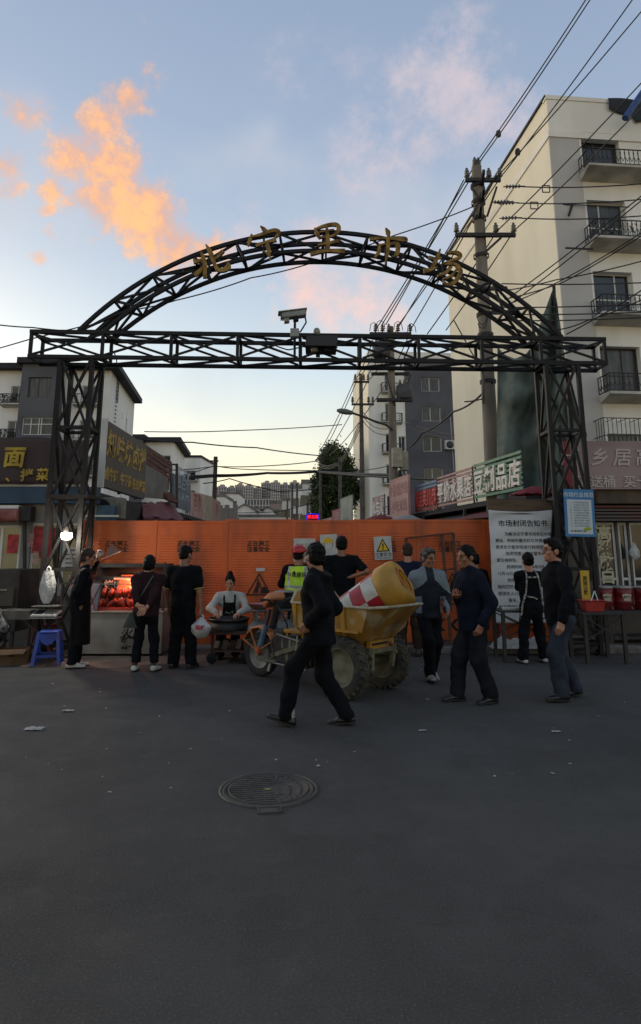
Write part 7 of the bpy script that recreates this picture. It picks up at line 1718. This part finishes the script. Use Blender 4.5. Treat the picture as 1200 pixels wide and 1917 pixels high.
    J.cone(up(0, -.004, min(hem + .02, -.02)), up(0, 0, .14), .150 * s * wide * lw, .148 * s * wide * lw, .80, wr=.003, n=1); J.cone(up(0, 0, .14), up(0, .005, .32), .146 * s * wide * lw, .160 * s * wide * lw, .70, wr=.003, n=2)
    J.cone(up(0, .005, .32), up(0, -.01, .46), .160 * s * wide * lw, .085 * s, .66); [J.cone(up(q_ * .045, -.01, .475), sh[i_] + Vector((0, 0, -.012)), .058 * s, .058 * s * lw, k=.05) for i_, q_ in ((0, -1), (1, 1))]
    for i in (0, 1):
        if sleeve == 'long': J.cone(sh[i], elb[i], .064 * s * lw, .058 * s * lw, wr=.0025, n=2); J.cone(elb[i], wri[i].lerp(elb[i], .06), .058 * s * lw, .047 * s * lw, wr=.003, n=3)
        elif sleeve == 'short': J.cone(sh[i], sh[i].lerp(elb[i], .72), .066 * s * lw, .062 * s * lw, wr=.003, n=2)
        elif sleeve == 'three': J.cone(sh[i], elb[i], .066 * s * lw, .054 * s * lw, wr=.004, n=4); J.cone(elb[i], wri[i].lerp(elb[i], .35), .054 * s * lw, .048 * s * lw, wr=.004, n=3)
    if collar is not None or hood: J.cone(Nn + Vector((0, -.012, -.035 * s)), Nn + Vector((0, -.012, .03 * s)), .070 * s, .066 * s)
    if hood: J.ell(up(0, -.095, .50), np.array((.13, .07, .095)) * s); J.cone(up(-.08, .0, .50), up(.08, .0, .50), .045 * s, .045 * s)
    J.cut(hz, Rl @ Vector((0, 0, 1)))
    J.cut(Nn + Vector((0, 0, (.045 if (hood or collar is not None) else -.005) * s)) , (0, .25, -1) if not hood else (0, .5, -1))
    vj, fj = J.mesh(.0115, .0065, 14, seed + 1)
    sdf_object('jacket' if sleeve == 'long' else 'shirt', [(vj, fj)], top, e, top_shade(locals()) if top_shade else None)
    return e, dict(up=up, sh=sh, elb=elb, wri=wri, N=Nn, P=Pv, C=Cc, h=h_, Rh=Rh, s=s, kn=kn, ank=ank, Mi=Mi, hs=hs)
def lw_(J, v): return v
def hp_w(e, v): return MW[e.name] @ Vector(v)
def ribbon(e, pts, w, t, m, name, nrm=None, segs=10):
    """flat strap through points in the person's frame"""
    P_ = [Vector(p) for p in pts]; out = []
    for i in range(len(P_) - 1):
        for k in range(segs): u = k / segs; a = P_[max(i - 1, 0)]; b = P_[i]; c = P_[i + 1]; d = P_[min(i + 2, len(P_) - 1)]; out.append(.5 * ((2 * b) + (c - a) * u + (2 * a - 5 * b + 4 * c - d) * u * u + (3 * b - a - 3 * c + d) * u ** 3))
    out.append(P_[-1]); b = MB(); vs = []
    for i, p in enumerate(out):
        d = (out[min(i + 1, len(out) - 1)] - out[max(i - 1, 0)]).normalized(); n = Vector(nrm or (0, -1, 0)); x = d.cross(n).normalized(); n2 = x.cross(d)
        vs += [p - x * w / 2, p + x * w / 2, p + x * w / 2 + n2 * t, p - x * w / 2 + n2 * t]
    b.add(vs, [(i * 4 + k, i * 4 + (k + 1) % 4, i * 4 + 4 + (k + 1) % 4, i * 4 + 4 + k) for i in range(len(out) - 1) for k in range(4)])
    return b.build(name, m, e, local=True), out
def pt(px, py, Y): return at(px, py, Y)

# A: man striding past in black
A_loc = (at(601, 1360, 6.38).x, 6.38, 0)
person('man in black hooded jacket striding left in front of the yellow dumper', A_loc, R(74), 1.73, feet=((-.10, .31, .0, .30), (.10, -.22, .0, -.15)), pelvis=(0, .02), drop=.055, lean=R(3), hands=(pt(577, 1168, 6.2), pt(587, 1165, 6.5)),
       elbows=((-.6, -1, 0), (.6, -1, 0)), palm=((1, 0, 0), (-1, 0, 0)), head=(R(-42), R(0)), top=M_BLK, bottom=M_BLK, shoe=M_SHOEB, sock=mat('white_sock', '#8f8f8c', .9), hood=True, loose=1.14, trouser=1.0, hem=-.16, hairstyle='short', seed=1)
# B: stall keeper
Bl = ground(138, 1250); 
e, J = person('stall keeper in black with white gloves reaching over the roast meat cart', (Bl.x, Bl.y, 0), R(-68), 1.66, feet=((-.07, .02, 0, 0), (.08, -.03, 0, 0)), lean=R(9), hands=(pt(184, 1042, 9.95), pt(152, 1138, 9.4)), elbows=((-1, .2, -.6), (.6, -1, 0)), curl=(.7, .4),
       head=(R(-8), R(-8)), top=M_BLK, bottom=M_BLK, shoe=M_SHOEW, hairstyle='short', hair=M_SHAIR, glove=(1, 1), sleeve='three', collar=1, loose=1.03, seed=2)
b = MB(); vs = []
for k in range(12):
    z = 1.12 - .8 * k / 11; r0 = .165 + .045 * k / 11
    for j in range(20): t_ = R(-115 + 230 * j / 19) + R(90); vs.append((math.cos(t_) * r0 * (1 + .05 * math.sin(j * 1.9 + k * .3)), .02 + math.sin(t_) * r0 * .85, z))
b.add(vs, [(k * 20 + j, k * 20 + j + 1, k * 20 + 21 + j, k * 20 + 20 + j) for k in range(11) for j in range(19)], True); b.build('apron', M_BLK2, e, local=True)
w0 = hp_w(e, J['wri'][0]); card = empty('cardboard_fan', w0, label='small brown card held up in the stall keeper\'s white glove', cat='card')
p = [at(197, 1040, 9.95), at(203, 1026, 9.97), at(209, 1018, 9.97), at(226, 1032, 9.97), at(210, 1040, 9.95)]; b = MB(); b.add([q + Vector((0, dy, 0)) for dy in (0, .006) for q in p], [(4, 3, 2, 1, 0), (5, 6, 7, 8, 9)] + [(i, (i + 1) % 5, 5 + (i + 1) % 5, 5 + i) for i in range(5)]); b.build('card', mat('pinkish_card', '#7d5b4e', .8), card)
tg = empty('tongs', w0, label='thin steel tongs with red grip in the stall keeper\'s raised hand', cat='tongs'); MB().bar(at(190, 1047, 9.93), at(226, 1032, 9.9), .012).build('blade', mat('bright_tongs', '#b9b9b9', .3, .6), tg); MB().bar(at(192, 1050, 9.93), at(214, 1041, 9.9), .014).build('grip', mat('tong_red', '#a82020', .4), tg)
# C: woman with hands behind her back
Cl = ground(269, 1257)
e, J = person('woman in dark maroon jacket with hands clasped behind her back', (Cl.x, Cl.y, 0), R(-6), 1.56, wide=1.16, feet=((-.13, 0, 0, 0), (.14, .02, 0, 0)), hands=(pt(258, 1136, 8.93), pt(272, 1142, 8.90)), elbows=((-1, -.25, 0), (1, -.25, 0)), palm=((0, -1, 0), (0, -1, 0)), hdir=(Vector((.9, -.1, -.25)), Vector((-.6, -.1, -.5))), curl=(.3, .35),
       head=(0, R(-4)), top=cloth('maroon', '#241619', '#2f1c20'), bottom=M_BLK, shoe=M_SHOEW, sock=cloth('dark_sock', '#3a3634'), ankle_z=.13, hairstyle='bob', hem=-.13, loose=1.1, trouser=.9, collar=1, sleeve='three', face=False, skin=M_SKIN2, seed=3)
M_STRAP = mat('grey_strap', '#3a3832', .7)
sx = J['up']; bkx = lambda p: Vector(p) + Vector((0, -.02, 0))
ribbon(e, [sx(.10, .0, .50), sx(.09, -.10, .44), sx(.0, -.165, .25), sx(-.12, -.15, .05), sx(-.19, -.06, -.07)], .022, .006, M_STRAP, 'bag_strap')
hbg = empty('shoulder_bag', hp_w(e, sx(-.2, -.02, -.26)), label='dark green shoulder bag at the maroon jacketed woman\'s left hip', cat='bag'); c = hp_w(e, sx(-.205, -.03, -.10))
MB().grid(lambda u, v: c + Vector((math.cos(u * 6.283) * (.045 + .09 * v) , math.sin(u * 6.283) * (.03 + .02 * v), .02 - .2 * v)), 24, 8).build('body', mat('green_bag', '#1f2c20', .6, c2='#172018', scale=9), hbg)
MB().grid(lambda u, v: c + Vector((math.cos(u * 6.283) * .135 * (1 - v), math.sin(u * 6.283) * .05 * (1 - v), -.18)), 24, 2).build('base', mat('green_bag', '#1f2c20', .6), hbg)
# D: man in t-shirt with carrier bag
Dl = ground(338, 1251)
e, J = person('man in black short sleeved shirt with yellow cuffs seen from behind, holding a bag', (Dl.x, Dl.y, 0), R(-14), 1.70, wide=1.16, feet=((-.12, 0, 0, 0), (.14, .03, 0, 0)), hands=(None, pt(377, 1148, 9.4)), elbows=((-.6, -1, 0), (.5, -1, 0)), curl=(.4, .9), head=(R(-18), R(-12)), top=M_BLK, bottom=M_BLK, shoe=M_SHOEB, hairstyle='short',
       sleeve='short', hem=-.10, loose=1.08, trouser=1.10, face=False, seed=4)
for i in (0, 1):
    a, b_ = J['sh'][i], J['elb'][i]; d = (b_ - a).normalized(); M_ = Matrix.Translation(a.lerp(b_, .90)) @ Vector((0, 0, 1)).rotation_difference(d).to_matrix().to_4x4(); MB().lathe([(.065, -.008), (.069, -.004), (.069, .004), (.065, .008)], M_, 24, close=True).build('cuff_trim', mat('yellow_trim', '#9a8a3c', .8), e, local=True)
MB().lathe([(.058, -.012), (.066, -.01), (.068, .01), (.06, .014)], Matrix.Translation(J['N'] + Vector((0, -.004, -.005))), 24, close=True).build('collar', mat('mottled_collar', '#8a8578', .8, c2='#3a3630', scale=60), e, local=True)
hw = hp_w(e, J['wri'][1]); bag('carrier_bag', hw + Vector((.01, 0, -.07)), .27, .33, .2, M_BAGW, 'full white carrier bag with red print in the t-shirt man\'s hand', seed=5, neck=.15)
t = MB(); text(t, '美味', face_M(hw + Vector((.02, -.125, -.25)), (1, 0, 0)), .07, .003, .003, wob=.05); t.build('bag_print', mat('pink_print', '#a83350', .6), bpy.data.objects['carrier_bag'])
# E: seated woman at the griddle
El = Vector((at(431, 1100, 10.72).x, 10.72, .1))
e, J = person('seated woman in white top and dark apron working at the griddle', El, R(186), 1.58, feet=((-.12, .34, -.1, 0), (.12, .34, -.1, 0)), drop=.42, lean=R(10), seated=True, knee=((0, 1, 1), (0, 1, 1)), hands=(pt(447, 1148, 10.35), pt(404, 1148, 10.3)), elbows=((-1, -.4, -.4), (1, -.4, -.4)), palm=((0, 0, -1), (0, 0, -1)), curl=(.5, .4),
       head=(R(-6), R(-20)), top=cloth('white', '#a8a6a2', '#98968f'), bottom=M_BLK, shoe=M_SHOEB, hairstyle='bun', sleeve='long', skin=M_SKIN2, loose=1.02, seed=6)
b = MB(); u_ = J['up']; b.grid(lambda u, v: u_((u - .5) * (.20 + .06 * (1 - v)), .135 + .012 * math.cos((u - .5) * 3) - .05 * abs(u - .5) ** 1.5, -.06 + .40 * v), 12, 14, .006); b.build('apron', M_BLK2, e, local=True)
for q in (-1, 1): ribbon(e, [u_(q * .09, .135, .33), u_(q * .095, .09, .42), u_(q * .085, .01, .485)], .028, .006, M_BLK2, 'apron_strap', nrm=(0, 1, 0), segs=6)
t = MB(); text(t, '小吃饼', face_M(u_(0, .152, .17), (-1, 0, 0)), .045, .002, .001); t.build('apron_print', mat('apron_print', '#8a8784', .8), e, local=True)
stool('stool', Vector((El.x, 10.74, .105)), .40, .30, M_RCART, 'low dark stool under the seated griddle woman')
# F: worker in safety vest
Fl = Vector((at(559, 1100, 10.5).x, 10.5, 0))
e, J = person('worker in red helmet and yellow reflective vest facing the hoarding', Fl, R(-12), 1.70, wide=1.2, feet=((-.12, 0, 0, 0), (.12, 0, 0, 0)), hands=(pt(552, 1085, 10.8), pt(592, 1060, 10.75)), elbows=((-.8, -1, 0), (1, -.3, -.8)), head=(R(-14), R(4)), top=M_BLK2, bottom=cloth('dark_work', '#17181c'), shoe=M_SHOEB, hairstyle='short', face=False, curl=(.5, .9), seed=7)
V_ = SDF(.04); u_ = J['up']; s_ = J['s']
V_.cone(u_(0, -.006, -.14), u_(0, -.003, .14), .26 * s_, .215 * s_, .72, wr=.004, n=2); V_.cone(u_(0, -.003, .14), u_(0, .005, .33), .215 * s_, .21 * s_, .66); V_.cone(u_(0, 0, .33), u_(0, -.01, .45), .205 * s_, .11 * s_, .66); V_.cone(u_(-.12, -.005, .43), u_(.12, -.005, .43), .07 * s_, .07 * s_)
V_.cut(u_(0, 0, -.16), (0, 0, 1)); V_.cut(u_(0, 0, .485), (0, .2, -1)); V_.cut(u_(-.24, 0, 0), (1, 0, 0)); V_.cut(u_(.24, 0, 0), (-1, 0, 0))
M_HV = mat('hi_vis_yellow', '#a9cf22', .6, c2='#93b81e', scale=6, bump=.2, bscale=30); M_REF = mat('reflective_tape', '#8a8f90', .35, c2='#767b7c', scale=20)
def vest_shade(c):
    z = (c[:, 2] - u_(0, 0, 0).z) / s_; x = c[:, 0] / s_; y = c[:, 1]
    m = ((z > .005) & (z < .05)) | ((z > .125) & (z < .17)) | ((np.abs(np.abs(x) - .14) < .024) & (z > .17))
    return m.astype(int)
sdf_object('safety_vest', [V_.mesh(.010, .004, 17, 7)], [M_HV, M_REF], e, vest_shade)
t = MB(); text(t, '中泉建筑', face_M(u_(-.0, -.156, .335), (1, 0, 0)), .082, .004, .0008); t.build('vest_lettering', M_INK, e, local=True)
h_ = J['h']; Hm = SDF(.015); Hm.ell(h_(0, -.005, .05), np.array((.105, .125, .10)) * J['hs'], np.array(J['Rh'])); Hm.cut(h_(0, 0, .035), J['Rh'] @ Vector((0, 0, 1)))
hv, hf = Hm.mesh(.009)
Br = SDF(.01); Br.cone(h_(0, -.03, .04), h_(0, .06, .04), .115 * J['hs'], .10 * J['hs'], .06, tuple(J['Rh'] @ Vector((0, 0, 1)))); Rd = SDF(.01); Rd.cone(h_(0, -.10, .10), h_(0, .08, .13), .014, .014)
sdf_object('helmet', [(hv, hf), Br.mesh(.008), Rd.mesh(.008)], mat('red_helmet', '#a5161c', .3, c2='#92141a', scale=6), e)
# G: man with hand on hip
Gl = Vector((at(640, 1100, 10.65).x, 10.65, .0))
e, J = person('man in black t-shirt with one hand on his hip facing the hoarding', (Gl.x, Gl.y, .03), R(4), 1.84, wide=1.18, feet=((-.13, 0, 0, 0), (.13, 0, 0, 0)), hands=(None, pt(657, 1080, 10.52)), elbows=((-.5, -1, 0), (1, -.35, .15)), palm=((1, 0, 0), (0, 0, -1)), hdir=(None, Vector((-.8, .3, -.2))), head=(R(-4), 0), top=M_BLK, bottom=M_BLK, shoe=M_SHOEB, sleeve='short', loose=1.12, hairstyle='short', face=False, seed=8)
# I: bald man
Il = ground(768, 1229)
person('bald man in navy top and brown trousers facing the hoarding', (Il.x, Il.y, 0), R(-8), 1.76, feet=((-.13, 0, 0, 0), (.13, .04, 0, 0)), head=(R(10), 0), hands=(None, pt(776, 1155, 10.4)), top=cloth('dark_navy', '#131a2b', '#1b2236'), bottom=cloth('brown', '#2b221d', '#362b24'), shoe=M_SHOEB, sock=cloth('grey_sock', '#4b4947'), ankle_z=.12, hair=M_SHAIR, hairstyle='bald', loose=1.06, trouser=1.0, skin=M_SKIN2, seed=9)
# H: grey haired man walking towards the camera
Hl = ground(806, 1272)
M_LG = cloth('light_grey', '#70787d', '#656d72'); M_DG = cloth('charcoal', '#1f2329', '#292d34')
def h_shade(L):
    up = L['up']; s = L['s']; sh = L['sh']; z0 = up(0, 0, .33).z
    def f(c):
        x = np.abs(c[:, 0]); z = c[:, 2]
        g = ((z > z0 + (.10 - x) * .9) & (x > .055)) | ((x > .25) & (z > up(0, 0, .22).z)) | ((x > .125) & (z < up(0, 0, .16).z) & (z > up(0, 0, -.06).z) & (x < .18) & (c[:, 1] > -.06))
        return np.where(g, 1, 0)
    return f
e, J = person('grey haired man in grey and charcoal jacket walking towards the camera', (Hl.x, Hl.y, 0), R(193), 1.68, feet=((-.08, -.14, 0, -.35), (.07, .16, 0, .12)), pelvis=(0, 0), drop=.03, lean=R(2), hands=(pt(838, 1142, 8.45), pt(779, 1150, 8.75)), elbows=((-.7, -1, 0), (.7, -1, 0)), head=(R(22), R(-10)),
       top=[M_DG, M_LG], bottom=M_BLK, shoe=mat('grey_sneaker', '#8f8d88', .7, c2='#6d6b66', scale=14), hair=M_GHAIR, hairstyle='quiff', collar=1, loose=1.08, trouser=.98, hem=-.12, top_shade=h_shade, seed=10)
u_ = J['up']; ribbon(e, [u_(0, .125, .10), u_(0, .128, .30), u_(0, .085, .44)], .012, .004, mat('zip_grey', '#5a5c60', .5), 'zip', nrm=(0, 1, 0), segs=6)
b = MB(); b.add([u_(-.055, .072, .475), u_(.055, .072, .475), u_(.0, .132, .32)], [(0, 1, 2)]); b.add([u_(-.055, .066, .475), u_(.055, .066, .475), u_(.0, .126, .32)], [(0, 2, 1)]); b.build('shirt_front', cloth('shirt_blue', '#5d6a7a', '#525e6d'), e, local=True)
# J: man with phone
Jl = ground(893, 1314)
e, J = person('man in navy hooded jacket looking left with a phone in his hand', (Jl.x, Jl.y, 0), R(112), 1.69, wide=1.14, feet=((-.12, -.10, 0, 0), (.12, .16, 0, 0)), pelvis=(0, .01), drop=.02, lean=R(3), hands=(pt(902, 1168, 7.1), pt(856, 1118, 7.3)), elbows=((-.7, -1, 0), (.8, -.8, -.5)), palm=((1, 0, 0), (0, 0, 1)), curl=(.5, .7), head=(R(2), R(-6)),
       top=M_NAVY, bottom=cloth('dark_slate', '#15161b', '#1e2026'), shoe=M_SHOEB, hood=True, loose=1.12, trouser=1.10, hem=-.15, hairstyle='short', seed=11)
t = MB(); u_ = J['up']; t.bar(u_(-.06, .135, .30), u_(-.10, .12, .305), .012, .004); t.build('chest_logo', mat('logo_grey', '#6a6c72', .6), e, local=True)
hw = hp_w(e, J['wri'][1]); dph = Vector((-.9, -.2, .25)).normalized(); ph = empty('phone', hw, label='dark mobile phone in the navy jacketed man\'s hand', cat='phone'); q = hw + dph * .11; Mp = Matrix((dph, Vector((.2, -.9, 0)).normalized(), Vector((0, 0, 1)))).transposed()
MB().box(q + Vector((0, 0, .012)), (.15, .072, .009), Mp).build('case', M_DARK, ph, bevel=.003)
# K: person half hidden behind J
Kl = ground(897, 1216)
person('person in dark clothes almost hidden behind the man with the phone', (Kl.x, Kl.y, 0), R(20), 1.60, feet=((-.08, 0, 0, 0), (.08, .05, 0, 0)), head=(R(-30), 0), top=M_BLK2, bottom=M_BLK, shoe=M_SHOEW, hairstyle='up', skin=M_SKIN2, seed=12)
# L: woman reading the notice
Ll = ground(1016, 1242)
e, J = person('woman in black with checked apron straps reading the white notice', (Ll.x - .12, Ll.y, 0), R(6), 1.60, feet=((-.16, 0, 0, 0), (.18, .06, 0, 0)), pelvis=(0, 0), hands=(pt(992, 1090, 10.15), pt(1012, 1092, 10.15)), elbows=((-1, -.1, -.6), (1, -.2, -.6)), palm=((0, 0, 1), (0, 0, 1)), head=(R(0), R(0)), top=M_BLK, bottom=M_BLK, shoe=M_SHOEW, hairstyle='up', loose=1.0, trouser=1.02, face=False, skin=M_SKIN2, seed=13)
u_ = J['up']; M_CHK = mat('checked_strap', '#a8a49a', .7, c2='#1a1a1a', scale=70, lo=.48, hi=.52, detail=0)
for q in (-1, 1): ribbon(e, [u_(q * .075, .05, .495), u_(q * .085, -.07, .47), u_(q * .10, -.125, .38), u_(q * .125, -.135, .15)], .022, .006, M_CHK, 'apron_strap')
ribbon(e, [u_(-.085, -.125, .40), u_(0, -.135, .395), u_(.09, -.125, .40)], .024, .006, M_CHK, 'apron_strap'); ribbon(e, [u_(-.15, -.09, .10), u_(-.02, -.145, .085), u_(.05, -.14, .06)], .02, .006, M_CHK, 'apron_tie')
ribbon(e, [u_(-.125, -.135, .15), u_(-.165, -.09, .0), u_(-.18, -.03, -.2), u_(-.17, .02, -.42)], .03, .006, M_CHK, 'apron_edge', nrm=(-.7, -.7, 0))
# M: man in jeans with glasses
Ml2 = ground(1060, 1309)
e, J = person('man in black jacket, glasses and grey jeans walking left at the right', (Ml2.x, Ml2.y, 0), R(97), 1.76, wide=1.14, feet=((-.11, .10, 0, .05), (.11, -.17, 0, -.25)), pelvis=(0, 0), drop=.02, lean=R(2), hands=(pt(1052, 1162, 7.15), pt(1042, 1165, 7.5)), elbows=((-.7, -1, 0), (.7, -1, 0)), palm=((1, 0, 0), (-1, 0, 0)), head=(R(-2), R(4)), top=M_BLK, bottom=cloth('jeans', '#2b303a', '#363c47'), shoe=M_SHOEB, hairstyle='quiff', collar=1, loose=1.13, trouser=1.10, hem=-.14, skin=M_SKIN2, seed=14)
h_ = J['h']; b = MB()
for q in (-1, 1):
    Mo = Matrix.Translation(h_(q * .033, .098, .006)) @ J['Rh'].to_4x4() @ Matrix.Rotation(R(90), 4, 'X'); b.lathe([(.025, -.001), (.0272, -.001), (.0272, .001), (.025, .001)], Mo, 16, close=True); b.bar(h_(q * .06, .095, .01), h_(q * .078, -.01, .012), .004)
b.bar(h_(-.009, .1, .008), h_(.009, .1, .008), .004); b.build('glasses', M_DARK, e, local=True)
u_ = J['up']; t = MB(); t.bar(u_(-.13, .12, .32), u_(-.165, .08, .305), .012, .004); t.build('chest_logo', mat('logo_white', '#a9a9a9', .6), e, local=True)
